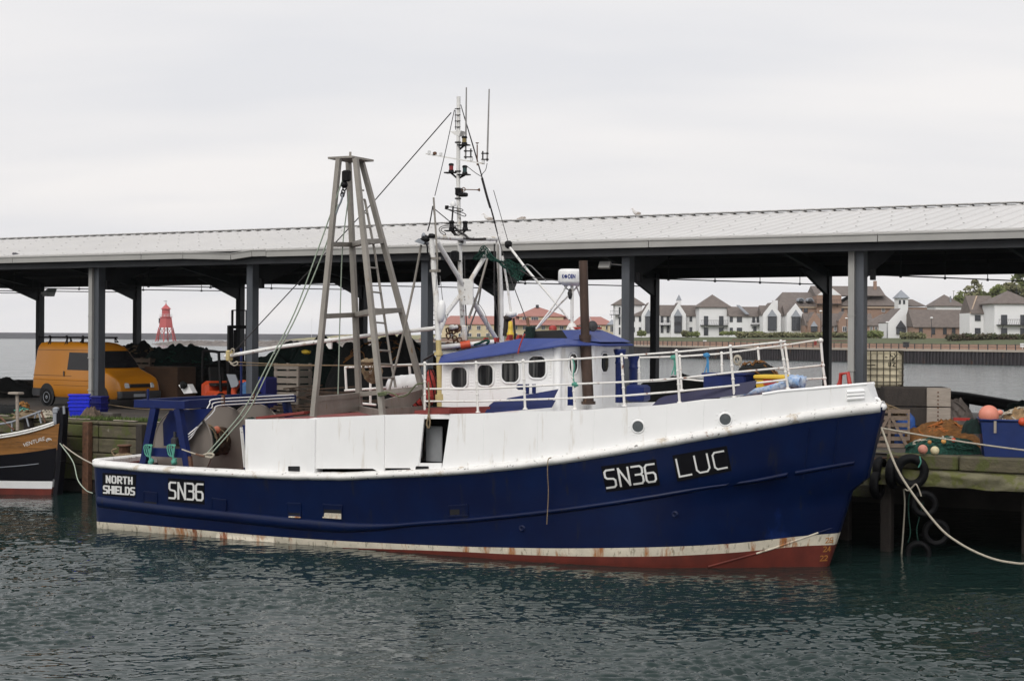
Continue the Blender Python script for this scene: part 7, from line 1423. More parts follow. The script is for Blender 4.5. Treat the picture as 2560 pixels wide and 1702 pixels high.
mb = MB(); q = []
for z, w_ in ((1.50, .84), (1.75, .82), (2.12, .76)): q += [(zx(z) + .015, -w_, z), (zx(z) + .04, 0, z), (zx(z) + .015, w_, z)]
mb.add(q, [(0, 1, 4, 3), (1, 2, 5, 4), (3, 4, 7, 6), (4, 5, 8, 7)], 0, True); mb.build('windscreen', M['glass'], van)
def side_poly(name, pts, m, out=.012): mb = MB(); mb.prism([(x, -zy(z) - out, z) for x, z in pts], (0, .012, 0)); return mb.build(name, m, van)
side_poly('side_window', ((2.22, 1.40), (3.75, 1.40), (3.98, 1.53), (3.60, 2.05), (2.26, 2.06)), M['glass'])
for pts in (((2.10, .45), (2.125, .45), (2.125, 2.15), (2.10, 2.15)), ((1.22, .55), (1.24, .55), (1.24, 2.12), (1.22, 2.12)), ((.15, 2.13), (3.5, 2.13), (3.5, 2.15), (.15, 2.15)), ((.10, 1.16), (2.5, 1.16), (2.5, 1.18), (.10, 1.18)), ((1.4, .80), (3.75, .80), (3.75, .815), (1.4, .815))): side_poly('panel_seam', pts, mat('van_seam_shadow_gap', (.10, .045, .01), .6), .002)
mb = MB(); mb.tube([(.12, -zy(1.0) + .012, 1.02), (3.6, -zy(1.0) + .012, 1.02)], .03, 8); mb.build('body_crease', M['van'], van)
mb = MB(); mb.bbox((2.05, -zy(1.25) - .02, 1.25), (.06, .04, .2), .01); mb.build('door_handle', M['grey_rubber'], van)
mb = MB(); mb.bbox((3.95, -1.08, 1.45), (.12, .2, .3), .04); mb.bar((4.0, -.95, 1.38), (3.95, -1.08, 1.4), .05); mb.build('mirror', M['grey_rubber'], van)
for sg in (-1, 1):
    for x in (.98, 4.28):
        mb = MB(); mb.lathe([(.0, 0), (.45, 0), (.45, .012), (0, .012)], (x, sg * .974 - .006, .42), (0, 1, 0), 32, smooth=False); mb.build('arch_shade_disc', M['seal'], van)  # flat black disc stands in for the shaded wheel well
        w_ = MB(); w_.lathe([(.20, -.09), (.29, -.10), (.335, -.07), (.335, .07), (.29, .10), (.20, .09)], (x, sg * .90, .335), (0, sg, 0), 32); wo_ = w_.build('wheel', M['tyre'], van)
        w_ = MB(); w_.lathe([(.0, .085), (.06, .095), (.08, .07), (.17, .06), (.195, .10), (.205, .10), (.205, .0)], (x, sg * .90, .335), (0, sg, 0), 24)
        for k in range(6): a = k * 1.047; w_.box((x + .13 * math.cos(a), sg * .975, .335 + .13 * math.sin(a)), (.045, .02, .045), None, 1)
        w_.build('rim', [M['lead'], M['seal']], wo_)
for sg in (-1, 1):
    mb = MB(); pts = [(5.19, sg * .94, .76), (5.335, sg * .48, .78), (5.285, sg * .50, .95), (5.08, sg * .95, 1.00)]; mb.prism(pts, (.03, sg * .02, .0)); mb.build('headlight', M['lamp_glass'], van)
mb = MB(); mb.bbox((5.315, 0, .86), (.05, .92, .13), .02); mb.build('grille', M['seal'], van)
mb = MB(); mb.box((5.43, -.1, .50), (.02, .52, .11)); mb.build('number_plate', M['lead'], van)
mb = MB()
for sg in (-1, 1): mb.tube([(-.05, sg * .68, 2.62), (3.1, sg * .68, 2.62)], .03, 6)
for x in (.12, .85, 1.9, 2.9):
    mb.tube([(x, -.75, 2.62), (x, .75, 2.62)], .03, 6); mb.lathe([(.06, -.02), (.06, .02)], (x, -.76, 2.64), (0, 1, 0), 10)
    for sg in (-1, 1):
        for dx in (-.09, .09): mb.tube([(x + dx, sg * .80, 2.25 if x < 2.5 else 2.44), (x, sg * .72, 2.62)], .025, 5)
        mb.tube([(x - .09, sg * .81, 2.28 if x < 2.5 else 2.45), (x + .09, sg * .81, 2.28 if x < 2.5 else 2.45)], .025, 5)
mb.build('roof_rack', M['black'], van)

# ---- blue fish boxes beside the column
M['box_blue'] = mat('bright_blue_box_plastic', (.008, .022, .62), .4, dark=.8, scale=6); M['box_dark'] = mat('navy_box_plastic', (.006, .010, .15), .45, dark=.8, scale=6)
def fishbox(c, m, label, rot, group):
    mb = MB(); mb.box(Vector(c) + Vector((0, 0, .11)), (.62, .40, .22), rot, 0, 1.08); mb.bbox(Vector(c) + Vector((0, 0, .205)), (.72, .48, .05), .015, rot)
    m3 = Matrix.Rotation(rot, 3, 'Z')
    for k in (-.2, -.1, 0, .1, .2): mb.box(Vector(c) + m3 @ Vector((k, -.20, .11)), (.03, .035, .15), rot)
    solid('fish_box', mb, m, label, 'fish box', group)
fb = on_z(200, 1039, QZ)
for i, lb in enumerate(('bottom blue fish box of the stack left of the column', 'second blue fish box from the bottom of the stack', 'third blue fish box from the bottom of the stack', 'fourth blue fish box, below the topmost one', 'topmost blue fish box of the stack left of the column')): fishbox(fb + Vector((-.02 * i + (.06 if i > 2 else 0), 0, i * .125)), M['box_blue'], lb, R(10), 'blue fish boxes')
for i, lb in enumerate(('bottom navy fish box in the stack against the column', 'middle navy fish box in the stack against the column', 'topmost navy fish box in the stack against the column')): fishbox(on_z(222, 1038, QZ) + Vector((.1, .6, i * .2)), M['box_dark'], lb, R(-20), 'navy fish boxes')
mb = MB(); p = on_z(262, 1045, QZ); mb.bbox(p + Vector((0, .2, .09)), (.95, .45, .18), .03, QROT); solid('kerb_block', mb, M['asphalt'], 'low concrete kerb block at the foot of the near left column', 'kerb block')
mb = heap(on_z(229, 1046, QZ), .28, .24, .36, 5.0, .5); solid('rubble_heap', mb, mat('brown_rubble', (.14, .10, .07), .9, dark=.4, scale=8), 'small brown rubble heap between the blue boxes and kerb block', 'rubble')
mb = MB(); a = on_z(268, 1024, QZ); mb.tube(smooth_path([a + Vector((0, 0, .2)), a + Vector((.5, 0, .12)), a + Vector((1.3, .1, .03)), a + Vector((2.6, .2, .025)), a + Vector((4.2, .0, .025))], 6), .018, 5); solid('loose_rope', mb, M['rope_tan'], 'thin rope lying on the quay right of the near left column', 'rope')
# pallet stack and heaps at the left
pc = on_z(62, 990, QZ); k = 0
for i, lb in enumerate(('bottom grey pallet of the stack behind the van', 'second grey pallet from the bottom, behind the van', 'third grey pallet from the bottom, behind the van', 'fourth grey pallet from the bottom, behind the van', 'topmost grey pallet of the stack behind the van')):
    mb = MB(); z = i * .145; rot = R(-20 + 3 * i)
    m3 = Matrix.Rotation(rot, 3, 'Z')
    for t in (-.5, 0, .5): mb.box(pc + m3 @ Vector((0, t, z + .06)), (1.2, .1, .09), rot); 
    for t in (-.52, -.31, -.1, .1, .31, .52): mb.box(pc + m3 @ Vector((t, 0, z + .117)), (.12, 1.1, .022), rot)
    for t in (-.52, 0, .52): mb.box(pc + m3 @ Vector((t, 0, z + .01)), (.12, 1.1, .018), rot)
    solid('pallet', mb, M['wood_dark'], lb, 'pallet', 'pallets stacked behind the van')
mb = heap(on_z(5, 992, QZ), 1.6, 1.2, .75, 9.0, .4); strands(mb, on_z(5, 992, QZ), 1.5, 1.1, .7, 12, 3, .03); solid('net_heap', mb, [M['net_black'], M['wood_dark']], 'black net heap at the left edge beside the pallets', 'net heap', 'net heaps on the quay')
mb = heap(on_z(8, 1035, QZ), .9, .6, .32, 4.0, .3); solid('net_heap', mb, M['net_black'], 'low brown black net bundle at the left edge near the wooden boat', 'net heap', 'net heaps on the quay')
for u, v, m, lb, r_ in ((57, 1020, mat('orange_rope_tangle', (.42, .20, .05), .85, dark=.5, scale=14), 'orange rope tangle behind the wooden boat rail', .24), (50, 1036, M['rope_teal'], 'pale green rope tangle behind the wooden boat rail', .36), (66, 1043, M['rope_tan'], 'tan rope coils on the quay edge by the wooden boat', .5), (115, 1043, M['rope'], 'grey rope scraps on the quay edge behind the stem post', .3)):
    c = on_z(u, v, QZ); mb = heap(c, r_, r_ * .7, .16, u * .3, .4, 20, 7); mb2 = strands(mb, c, r_ * 1.1, r_ * .8, .18, 14, int(u), .022, 0); solid('rope_tangle', mb, m, lb, 'rope', 'rope tangles on the quay edge')

# ---- nets and timber under the shed
def qheap(name, label, u, d, w_, h, m, seed, dep=1.6, st=18, m2=None, amp=.25):
    c = on_plane(u, 900, Q(0, d), QN); c.z = QZ; mb = heap(c, w_, dep, h, seed, amp, 90, 28, .34, .16); strands(mb, c, w_, dep, h, st, int(seed * 7), .025, 1, .34); return solid(name, mb, [m, m2 or M['net_teal']], label, 'net heap', 'net heaps under the shed')
def vh(u, v, d): p = on_plane(u, v, Q(0, d), QN); return p.z - QZ
qheap('net_heap', 'tall dark green net heap right of the boom, left of the dip', 765, 10.5, 2.2, vh(790, 868, 10.5), M['net_green'], 2.0, 1.5, 22)
qheap('net_heap', 'tall black net heap seen between the gallows legs', 965, 10.0, 2.1, vh(960, 858, 10), M['net_black'], 5.5, 1.5, 26, M['net_brown'])
qheap('net_heap', 'low brown black net heap at the foot of the tall heaps', 690, 9.0, 2.3, .9, M['net_black'], 7.5, 1.2, 22, M['net_brown'])
qheap('net_heap', 'green net heap topped with yellow floats, right of the van', 448, 15, 1.9, vh(440, 872, 15), M['net_green'], 3.3, 1.2, 26)
qheap('net_heap', 'long dark net heap low behind the forklift', 575, 13.0, 3.4, vh(560, 908, 13), M['net_black'], 4.6, 1.2, 24, M['net_green'])
qheap('net_heap', 'brown rope and net bundle stacked behind the van windscreen', 352, 15.5, 1.5, vh(358, 868, 15.5), M['net_black'], 8.3, 1.0, 70, M['rope_tan'], .1)
for u, v, lb in ((423, 882, 'yellow float on the green net heap, nearest the van'), (443, 886, 'yellow float on the green net heap, lower right one')): mb = MB(); mb.ball(on_plane(u, v, Q(0, 14.6), QN), .11, 12, 8); solid('net_float', mb, M['yellow'], lb, 'float', 'yellow floats on the green net heap')
def crate(name, label, u, v, d, sx_, sy_, sz, m, rot=None, cat='crate', group=None):
    c = on_plane(u, v, Q(0, d), QN); mb = MB(); rot = QROT if rot is None else rot; m3 = Matrix.Rotation(rot, 3, 'Z')
    for a in (-1, 1):
        for b in (-1, 1): mb.box(c + m3 @ Vector((a * (sx_ / 2 - .05), b * (sy_ / 2 - .05), sz / 2)), (.09, .09, sz - .004), rot)
    n = max(2, int(sz / .22))
    for k in range(n):
        z = (k + .5) * sz / n; hh_ = sz / n * .72
        for b in (-1, 1): mb.box(c + m3 @ Vector((0, b * sy_ / 2, z)), (sx_, .03, hh_), rot); mb.box(c + m3 @ Vector((b * sx_ / 2, 0, z)), (.03, sy_ - .04, hh_), rot)
    mb.box(c + Vector((0, 0, .03)), (sx_ - .12, sy_ - .12, .03), rot); return solid(name, mb, m, label, cat, group)
def base_crate(*a, **k): o = crate(*a, **k); o.location.z = QZ; return o
base_crate('wooden_crate', 'slatted wooden crate among the nets right of the van', 365, 905, 14.0, 1.3, .9, 1.75, M['wood'], group='wooden crates under the shed')
base_crate('wooden_crate', 'pale slatted crate in front of the green net heap', 458, 905, 13.2, 1.5, .8, 1.3, M['wood'], group='wooden crates under the shed')
base_crate('wooden_crate', 'pale crate frame standing right of the middle column, under the boom', 733, 900, 8.2, 1.1, .8, 1.75, M['wood_pale'], group='wooden crates under the shed')
mb = MB(); c = on_plane(766, 880, Q(0, 8.0), QN); mb.ball(c, .14, 12, 8, (1.2, 1, .6), jit=.4); solid('net_float', mb, M['yellow'], 'yellow deflated float lying on the pale crate frame', 'float')
M['card'] = mat('brown_fibre_board', (.11, .06, .035), .85, dark=.6, scale=1)
mb = MB(); c = on_plane(425, 960, Q(0, 9.5), QN); c.z = QZ; mb.bbox(c + Vector((0, 0, .75)), (1.7, 1.1, 1.5), .03, QROT); solid('board_box', mb, M['card'], 'brown board box standing between van and forklift', 'box')
mb = MB(); rr = random.Random(31)
for k in range(34):
    c = on_plane(rr.uniform(690, 1040), 900, Q(0, 7.4), QN); c.z = QZ + .08 + rr.random() ** 1.4 * .95; a = QROT + rr.uniform(-.15, .15); L_ = rr.uniform(.8, 2.0); mb.box(c, (L_, .12, .05), Matrix.Rotation(a, 3, 'Z') @ Matrix.Rotation(rr.uniform(-.12, .12), 3, 'Y'))
solid('timber_pile', mb, mat('dark_stacked_timber', (.085, .05, .03), .8, dark=.4, scale=3), 'dark pile of old timber boards below the net heaps', 'timber pile')
mb = MB(); rr = random.Random(32)
for k in range(40):
    c = on_plane(rr.uniform(1640, 1770), 900, Q(0, 9.5), QN); c.z = QZ + rr.random() * 1.2; L_ = rr.uniform(.6, 1.3); mb.box(c, (L_, .14, .1), Matrix.Rotation(QROT + rr.uniform(-.2, .2), 3, 'Z') @ Matrix.Rotation(rr.uniform(-.08, .08), 3, 'Y'))
solid('timber_pile', mb, mat('black_brown_timber', (.035, .022, .016), .8, dark=.4, scale=3), 'black brown timber pile behind the foredeck rail, right of a column', 'timber pile')
mb = heap((on_plane(1690, 950, Q(0, 9.2), QN).x, on_plane(1690, 950, Q(0, 9.2), QN).y, QZ), 1.5, .7, vh(1700, 945, 9.2), 6.0, .12, 44, 12, .3); solid('net_heap', mb, M['net_black'], 'flat topped black net heap behind the foredeck rail', 'net heap', 'net heaps under the shed')

# ---- forklift
fk = on_plane(568, 990, Q(0, 7.6), QN); fk.z = QZ; fl = empty('forklift', fk, R(-55), 'orange forklift with a black mast and overhead guard, beside the middle column', 'forklift')
OR = M['orange_red']
mb = MB(); mb.bbox((-.95, 0, .62), (.55, 1.05, .85), .14); mb.bbox((-.35, 0, .45), (1.1, 1.0, .5), .08); mb.build('body', OR, fl)
mb = MB(); mb.bbox((-.55, 0, .92), (.75, .8, .12), .04); mb.box((-.95, 0, 1.25), (.15, .55, .6), Matrix.Rotation(R(-12), 3, 'Y')); mb.build('seat', M['seal'], fl)
mb = MB()
for sg in (-1, 1): mb.tube(smooth_path([(-1.05, sg * .5, 1.0), (-1.02, sg * .5, 2.0), (-.9, sg * .48, 2.15), (.15, sg * .45, 2.12), (.3, sg * .47, 1.95), (.55, sg * .5, .7)], 5), .055, 7)
for x in (-.8, -.5, -.2, .1): mb.bar((x, -.46, 2.13), (x, .46, 2.13), .06)
mb.build('overhead_guard', M['black'], fl)
mb = MB(); t0 = vh(560, 776, 7.2)
for sg in (-1, 1): mb.bar((.95, sg * .36, .1), (.95, sg * .36, t0 - .55), .12, .16); mb.bar((1.0, sg * .28, .3), (1.0, sg * .28, t0), .06, .08)
for z in (.5, 1.4, t0 - .6): mb.bar((.98, -.4, z), (.98, .4, z), .08, .12)
mb.bar((1.0, -.3, t0), (1.0, .3, t0), .04, .04); mb.tube([(.9, -.12, .4), (.9, -.12, t0 - .7)], .06, 8); mb.build('lift_mast', M['black'], fl)
mb = MB()
for sg in (-1, 1): mb.bar((1.1, sg * .25, .75), (2.2, sg * .25, .70), .1, .05)
mb.box((1.08, 0, .9), (.06, .95, .5)); mb.build('fork_carriage', M['black'], fl)
for x, r_ in ((.55, .33), (-.95, .26)):
    for sg in (-1, 1): mb = MB(); mb.lathe([(.1, -.1), (r_ - .04, -.1), (r_, -.05), (r_, .05), (r_ - .04, .1), (.1, .1)], (x, sg * .5, r_), (0, 1, 0), 20); mb.build('wheel', M['tyre'], fl)
c = on_plane(582, 955, Q(0, 6.4), QN); mb = MB(); pq = [(u, v) for u, v in ((566, 935), (588, 936), (596, 958), (592, 966), (578, 969))]; mb.prism([on_plane(u, v, Q(0, 6.4), QN) for u, v in pq], QN * .04); o = mb.build('polythene_cover', M['lead'], fl, True)
c = on_plane(608, 975, Q(0, 6.6), QN); mb = MB(); mb.tube([c + QA * .42 * math.cos(t) + Vector((0, 0, .36 * math.sin(t) - .1)) for t in np.linspace(-.3, 3.6, 16)], .11, 9); solid('orange_fender', mb, OR, 'orange inflated fender ring leaning by the middle column', 'fender')
mb = heap(on_plane(612, 965, Q(0, 6.0), QN) - Vector((0, 0, .3)), .22, .2, .42, 3.0, .5, 20, 8); solid('blue_sheet', mb, mat('blue_sheet', (.03, .13, .32), .6), 'crumpled blue sheet at the foot of the middle column', 'sheet')
mb = MB(); c = on_plane(460, 968, Q(0, 5.8), QN); mb.prism([on_plane(u, v, Q(0, 5.8), QN) for u, v in ((446, 962), (470, 960), (482, 982), (460, 984))], QN * .25); mb.ball(c + Vector((0, -.1, .1)), .14, 8, 6, jit=.7, mat=1); solid('bait_box', mb, [M['plastic_w'], M['net_black']], 'tilted white box of dark scraps left of the forklift', 'box')
mb = MB(); c = on_plane(655, 955, Q(0, 7.5), QN); c.z = QZ; mb.bbox(c + Vector((0, 0, .62)), (.9, .8, 1.25), .06, QROT); solid('plastic_bin', mb, M['box_dark'], 'dark blue plastic bin right of the middle column', 'bin')
# ---- right hand quay gear
def at(u, v, d): p = on_plane(u, v, Q(0, d), QN); return p
M['ibc'] = mat('yellowed_tank_plastic', (.80, .71, .50), .4, dark=.85, scale=1.2); M['cage'] = mat('brown_tank_cage', (.10, .085, .06), .5, metal=.4, dark=.6)
ic = at(2190, 970, 6.6); ib = empty('bulk_liquid_tank', ic, QROT + R(20), 'yellowed white caged liquid tank with black scrawl, behind the bow', 'tank'); W_I, H_I, D_I = 1.42, 1.06, 1.05
mb = MB(); mb.bbox((0, 0, H_I / 2), (W_I - .06, D_I - .06, H_I - .04), .10); mb.build('bladder', M['ibc'], ib)
mb = MB()
for k in range(9):
    x = -W_I / 2 + W_I * k / 8
    for y in (-D_I / 2, D_I / 2): mb.bar((x, y, 0), (x, y, H_I), .025)
for k in range(7):
    y = -D_I / 2 + D_I * k / 6
    for x in (-W_I / 2, W_I / 2): mb.bar((x, y, 0), (x, y, H_I), .025)
for z in (.03, .20, .38, .57, .80, H_I):
    for y in (-D_I / 2 - .025, D_I / 2 + .025): mb.bar((-W_I / 2, y, z), (W_I / 2, y, z), .022)
    for x in (-W_I / 2 - .025, W_I / 2 + .025): mb.bar((x, -D_I / 2, z), (x, D_I / 2, z), .022)
mb.build('cage', M['cage'], ib)
mb = MB(); sc = lambda pts: mb.tube([(x, -D_I / 2 + .012, z) for x, z in pts], .012, 4)
sc(((.36, 1.0), (.38, .92), (.43, .92), (.44, .86), (.40, .80))); sc(((.46, .99), (.50, .92), (.55, .99))); sc(((.50, .92), (.42, .78))); sc(((.32, .74), (.32, .64), (.38, .64), (.38, .74))); sc(((.42, .72), (.46, .75), (.50, .72), (.44, .66), (.52, .63), (.42, .64), (.47, .70))); sc(((-.28, .66), (-.05, .67))); sc(((.22, .89), (.28, .89))); mb.build('scrawl', M['black'], ib)
mb = MB(); c = at(2185, 1030, 6.6); c.z = QZ; mb.bbox(c + Vector((0, 0, (ic.z - QZ) / 2 - .01)), (1.5, 1.2, ic.z - QZ - .02), .03, QROT + R(20)); solid('storage_box', mb, M['wood_dark'], 'dark wooden box carrying the caged tank, mostly hidden by the bow', 'box')
c = at(2285, 966, 3.6); hz_ = c.z - QZ; base = Vector((c.x, c.y, QZ)); bx = empty('wooden_bin', base, R(-8), 'large grey plank bin with a pale bolted end, below the caged tank', 'bin')
mb = MB()
for k in range(3): h_ = hz_ / 3; mb.bbox((0, 0, h_ * (k + .5)), (1.62, 1.1, h_ - .02), .015)
mb.build('plank_body', M['wood_dark'], bx); mb = MB()
for k in range(3): h_ = hz_ / 3; mb.bbox((.56, -.585, h_ * (k + .5)), (.60, .06, h_ - .025), .012)
mb.build('end_panel', M['wood_pale'], bx); mb = MB()
for k in range(14): mb.ball((.54, -.62, .1 + k * .1), .022, 6, 4)
mb.build('bolt', M['rust'], bx)['kind'] = 'stuff'
# leaning pallet
pb = on_z(2225, 1119, QZ); lp_ = empty('pallet', pb, R(-14), 'weathered slatted pallet propped upright beside the bow', 'pallet'); tilt = Matrix.Rotation(R(-10), 3, 'X')
def tl(p): return tilt @ Vector(p)
mb = MB(); PW, PH = .98, .98
for k in range(6): z = .06 + k * (PH - .1) / 5; w0_ = PW * (1 - .0 * k); mb.box(tl((0, 0, z)), (w0_, .03, .105), tilt)
mb.build('slat', M['wood'], lp_)
mb = MB(); mb.bar(tl((-.02, -.035, 0)), tl((-.02, -.035, PH)), .07, .03, up=(0, 1, 0)); mb.bar(tl((-.46, -.065, 0)), tl((-.04, -.065, PH * .8)), .075, .03, up=(0, 1, 0)); mb.bar(tl((.44, -.065, 0)), tl((.03, -.065, PH * .8)), .075, .03, up=(0, 1, 0)); mb.bar(tl((.46, -.035, .2)), tl((.46, -.035, PH)), .06, .05, up=(0, 1, 0)); mb.build('brace', M['wood'], lp_)
c = pb + Vector((-.15, .25, PH + .02)); mb = MB(); rr = random.Random(6)
for k in range(34): o = rr.uniform(-.10, .12); mb.tube(smooth_path([c + Vector((-.55, .1 + o, .10 + o)), c + Vector((-.1, o, .06 + rr.uniform(-.1, .16))), c + Vector((.25, o, -.02 + rr.uniform(-.08, .08))), c + Vector((.5 + rr.uniform(-.2, .2), o, -.22 + rr.uniform(-.05, .1)))], 4), .016, 5)
solid('rope_bundle', mb, M['rope_tan'], 'tan rope bundle draped over the top of the propped pallet', 'rope')
M['tarp_b'] = mat('blue_tarpaulin', (.01, .085, .36), .45, dark=.6, scale=3, bump=.6, bscale=7)
c = pb + Vector((.62, 1.0, 0)); mb = heap(c, .50, .45, 1.00, 2.2, .12, 60, 24, .18, .14); solid('tarpaulin_bundle', mb, M['tarp_b'], 'blue tarpaulin bundle behind the propped pallet', 'tarpaulin')
c = on_z(2385, 1100, QZ) + Vector((.15, 1.3, 0)); mb = heap(c, .85, .7, .98, 4.4, .25, 70, 24, .5, .25)
for k in range(7): a0 = .3 + k * .85; mb.tube(smooth_path([c + Vector((.85 * r_ * math.cos(a0 + r_ * .2), .7 * r_ * math.sin(a0 + r_ * .2), 1.03 * max(0, 1 - r_ ** 2.2) ** .5 + .02)) for r_ in (.05, .3, .55, .8, .97)], 4), .02, 5)
solid('tarpaulin_heap', mb, mat('grey_brown_tarpaulin', (.15, .125, .11), .6, dark=.45, scale=3, bump=.8, bscale=6, wear=((.36, .34, .32), .62, 3.0, (1, 1, .5))), 'grey brown tarpaulin heap behind the orange net', 'tarpaulin')
c = on_z(2368, 1122, QZ) + Vector((0, .55, 0)); mb = heap(c, .95, .45, .58, 1.7, .25, 80, 24, .5, .38); strands(mb, c, .92, .42, .6, 30, 5, .014, 1, .5); solid('net_heap', mb, [M['net_brown'], mat('orange_twine', (.40, .13, .03), .9)], 'orange brown net heap piled left of the blue tub', 'net heap')
c = on_z(2362, 1136, QZ) + Vector((0, .22, 0)); mb = heap(c, .95, .30, .32, 6.1, .3, 80, 20, .5, .45); strands(mb, c, .95, .32, .34, 46, 8, .014, 1, .5); strands(mb, c, .85, .3, .36, 5, 9, .028, 2, .5); solid('net_heap', mb, [M['net_teal'], M['net_teal'], M['rope']], 'teal green net heap with floats along the quay edge', 'net heap')
for u, v, r_, m, lb in ((2307, 1123, .115, mat('faded_pink_float', (.62, .27, .20), .6, dark=.75, scale=4), 'faded pink round float on the green net, left one'), (2337, 1126, .105, mat('cream_float', (.66, .58, .36), .6, dark=.85, scale=4), 'cream round float on the green net beside the pink one'), (2359, 1103, .06, mat('amber_float', (.70, .36, .10), .6, dark=.8, scale=4), 'small amber float on the green net below the orange net'), (2384, 1100, .055, M['orange_red'], 'small orange red float on the green net, right of the amber one'), (2324, 1105, .05, mat('dull_orange_float', (.50, .22, .06), .6, dark=.7, scale=4), 'small dull orange float at the left of the green net')):
    p = on_z(u, v + r_ * 100, QZ); d = ray(u, v); pos = P(u, v, on_z(2337, 1138, QZ).y - .12 + (.25 if r_ < .1 else 0)); mb = MB(); mb.ball(pos, r_, 18, 12); mb.ball(pos + Vector((r_ * .3, -r_ * .8, r_ * .5)), r_ * .12, 6, 4); solid('net_float', mb, m, lb, 'float', 'floats on the green net')
# blue tub
tb = on_z(2530, 1145, QZ); tub = empty('blue_tub', tb + Vector((.35, .75, 0)), R(-12), 'big blue plastic tub of nets cut by the right edge', 'tub')
M['tub'] = mat('blue_tub_plastic', (.003, .021, .125), .45, dark=.75, scale=2, bump=.1, bscale=6)
mb = MB(); TL, TW_, TH = 1.75, 1.1, .86
for s_, k in ((1, 0),):
    o0 = [(-TL / 2 + .10, -TW_ / 2 + .06, 0), (TL / 2 - .10, -TW_ / 2 + .06, 0), (TL / 2 - .10, TW_ / 2 - .06, 0), (-TL / 2 + .10, TW_ / 2 - .06, 0)]; o1 = [(-TL / 2, -TW_ / 2, TH), (TL / 2, -TW_ / 2, TH), (TL / 2, TW_ / 2, TH), (-TL / 2, TW_ / 2, TH)]
    i1 = [(x * .94, y * .9, TH) for x, y, z in o1]; i0 = [(x * .92, y * .88, .4) for x, y, z in o0]
    mb.add(o0 + o1 + i1 + i0, [(3, 2, 1, 0)] + [(j, (j + 1) % 4, 4 + (j + 1) % 4, 4 + j) for j in range(4)] + [(4 + j, 4 + (j + 1) % 4, 8 + (j + 1) % 4, 8 + j) for j in range(4)] + [(8 + j, 8 + (j + 1) % 4, 12 + (j + 1) % 4, 12 + j) for j in range(4)] + [(12, 13, 14, 15)])
mb.tube([(-TL / 2, -TW_ / 2, TH), (TL / 2, -TW_ / 2, TH), (TL / 2, TW_ / 2, TH), (-TL / 2, TW_ / 2, TH)], .035, 8, closed=True); mb.build('shell', M['tub'], tub)
mb = MB(); mb.box((-.55, -TW_ / 2 - .015, TH - .14), (.06, .02, .30)); mb.build('strap', M['wood_pale'], tub)
tw = lambda p: FR[tub.name] @ Vector(p)
mb = heap(tw((.15, 0, .55)), .72, .42, .52, 2.7, .3, 70, 20, .5, .35); strands(mb, tw((.15, 0, .55)), .7, .4, .55, 26, 13, .022, 1, .5); solid('net_heap', mb, [mat('tan_net', (.34, .22, .11), .9, dark=.5, scale=9, bump=.6, bscale=30), M['rope']], 'tan net heap filling the blue tub', 'net heap')
mb = MB(); c = P(2472, 1037, tb.y + .55); mb.ball(c, .235, 22, 16); mb.lathe([(.05, 0), (.07, .10), (.03, .14)], c + Vector((.19, 0, .05)), (1, 0, .1), 10); solid('net_buoy', mb, mat('pink_buoy', (.72, .26, .18), .5, dark=.85, scale=3), 'large pink buoy resting on the left rim of the blue tub', 'buoy')
mb = MB(); mb.ball(P(2556, 1054, tb.y + .2), .10, 12, 8); solid('net_float', mb, OR, 'orange float in the blue tub at the right edge', 'float')
mb = MB(); a, b = P(2384, 1047, tb.y + 1.3), P(2424, 1048, tb.y + 1.3); mb.bar(a, b, .08, .07); solid('red_batten', mb, M['red'], 'short red batten behind the orange net', 'batten')
mb = heap(P(2432, 1062, tb.y + .9) - Vector((0, 0, .2)), .25, .2, .34, 5.0, .3, 20, 8); solid('net_heap', mb, M['net_green'], 'small dark green net bundle tucked left of the tub rim', 'net heap')
mb = MB(); a, b, c = P(2330, 985, 58), P(2420, 995, 56.5), P(2700, 1042, 53); mb.tube([a, b, c], .20, 10)
for t in (.05, .5, .95): q = a.lerp(b, t); mb.bar(q - Vector((0, 0, .1)), Vector((q.x, q.y, QZ)), .18)
q = b.lerp(c, .55); mb.bar(q - Vector((0, 0, .1)), Vector((q.x, q.y, QZ)), .18)
solid('black_pipe', mb, M['black'], 'thick black pipe barrier along the far quay edge at right', 'barrier')
mb = MB(); c = P(2555, 1022, 52) - Vector((0, 0, .12)); mb.ball(c, .5, 14, 10, (1.2, 1, .7), jit=.4); solid('net_bundle', mb, M['net_green'], 'dark green net bundle under the black pipe at the right edge', 'net heap')
# ---- tyres hung as fenders
def tyre(label, u, v, d, R_, face, roll=0.0, wd=.20):
    c = at(u, v, d); mb = MB(); r_ = R_ - wd * .42; ax = Matrix.Rotation(face, 3, 'Z') @ (Matrix.Rotation(roll, 3, 'Y') @ Vector((0, -1, 0)))
    prof = []
    for k in range(13): a = R(-150 + 300 * k / 12); prof.append((r_ + wd * .42 * math.cos(a), wd * .55 * math.sin(a)))
    mb.lathe(prof, c, ax, 36, caps=False); mb.lathe([(p_[0] - .014, p_[1] * .88) for p_ in prof], c, ax, 36, caps=False)
    for k in range(0): pass
    return solid('tyre', mb, M['tyre'], label, 'tyre', 'tyres hung as fenders')
tyre('big black tyre at the top of the bunch hanging beside the bow', 2277, 1178, -.25, .42, R(-12), 0, .26)
tyre('black tyre seen edge on, between the big tyre and the bow', 2233, 1182, -.10, .38, R(62), 0, .22)
tyre('tilted black tyre nearest the bow, upper one', 2200, 1176, .1, .34, R(60), R(35), .2)
tyre('tilted black tyre nearest the bow, lower one', 2194, 1211, -.1, .36, R(58), R(38), .2)
tyre('round black tyre hanging below the bunch, rope in front', 2311, 1259, -.25, .32, R(-10), 0, .16)
tyre('lowest black tyre hanging just above the water', 2296, 1383, -.30, .31, R(-15), 0, .16)
tyre('faint tyre in the shadow right of the lowest tyre', 2340, 1330, .1, .33, R(-5), 0, .16)
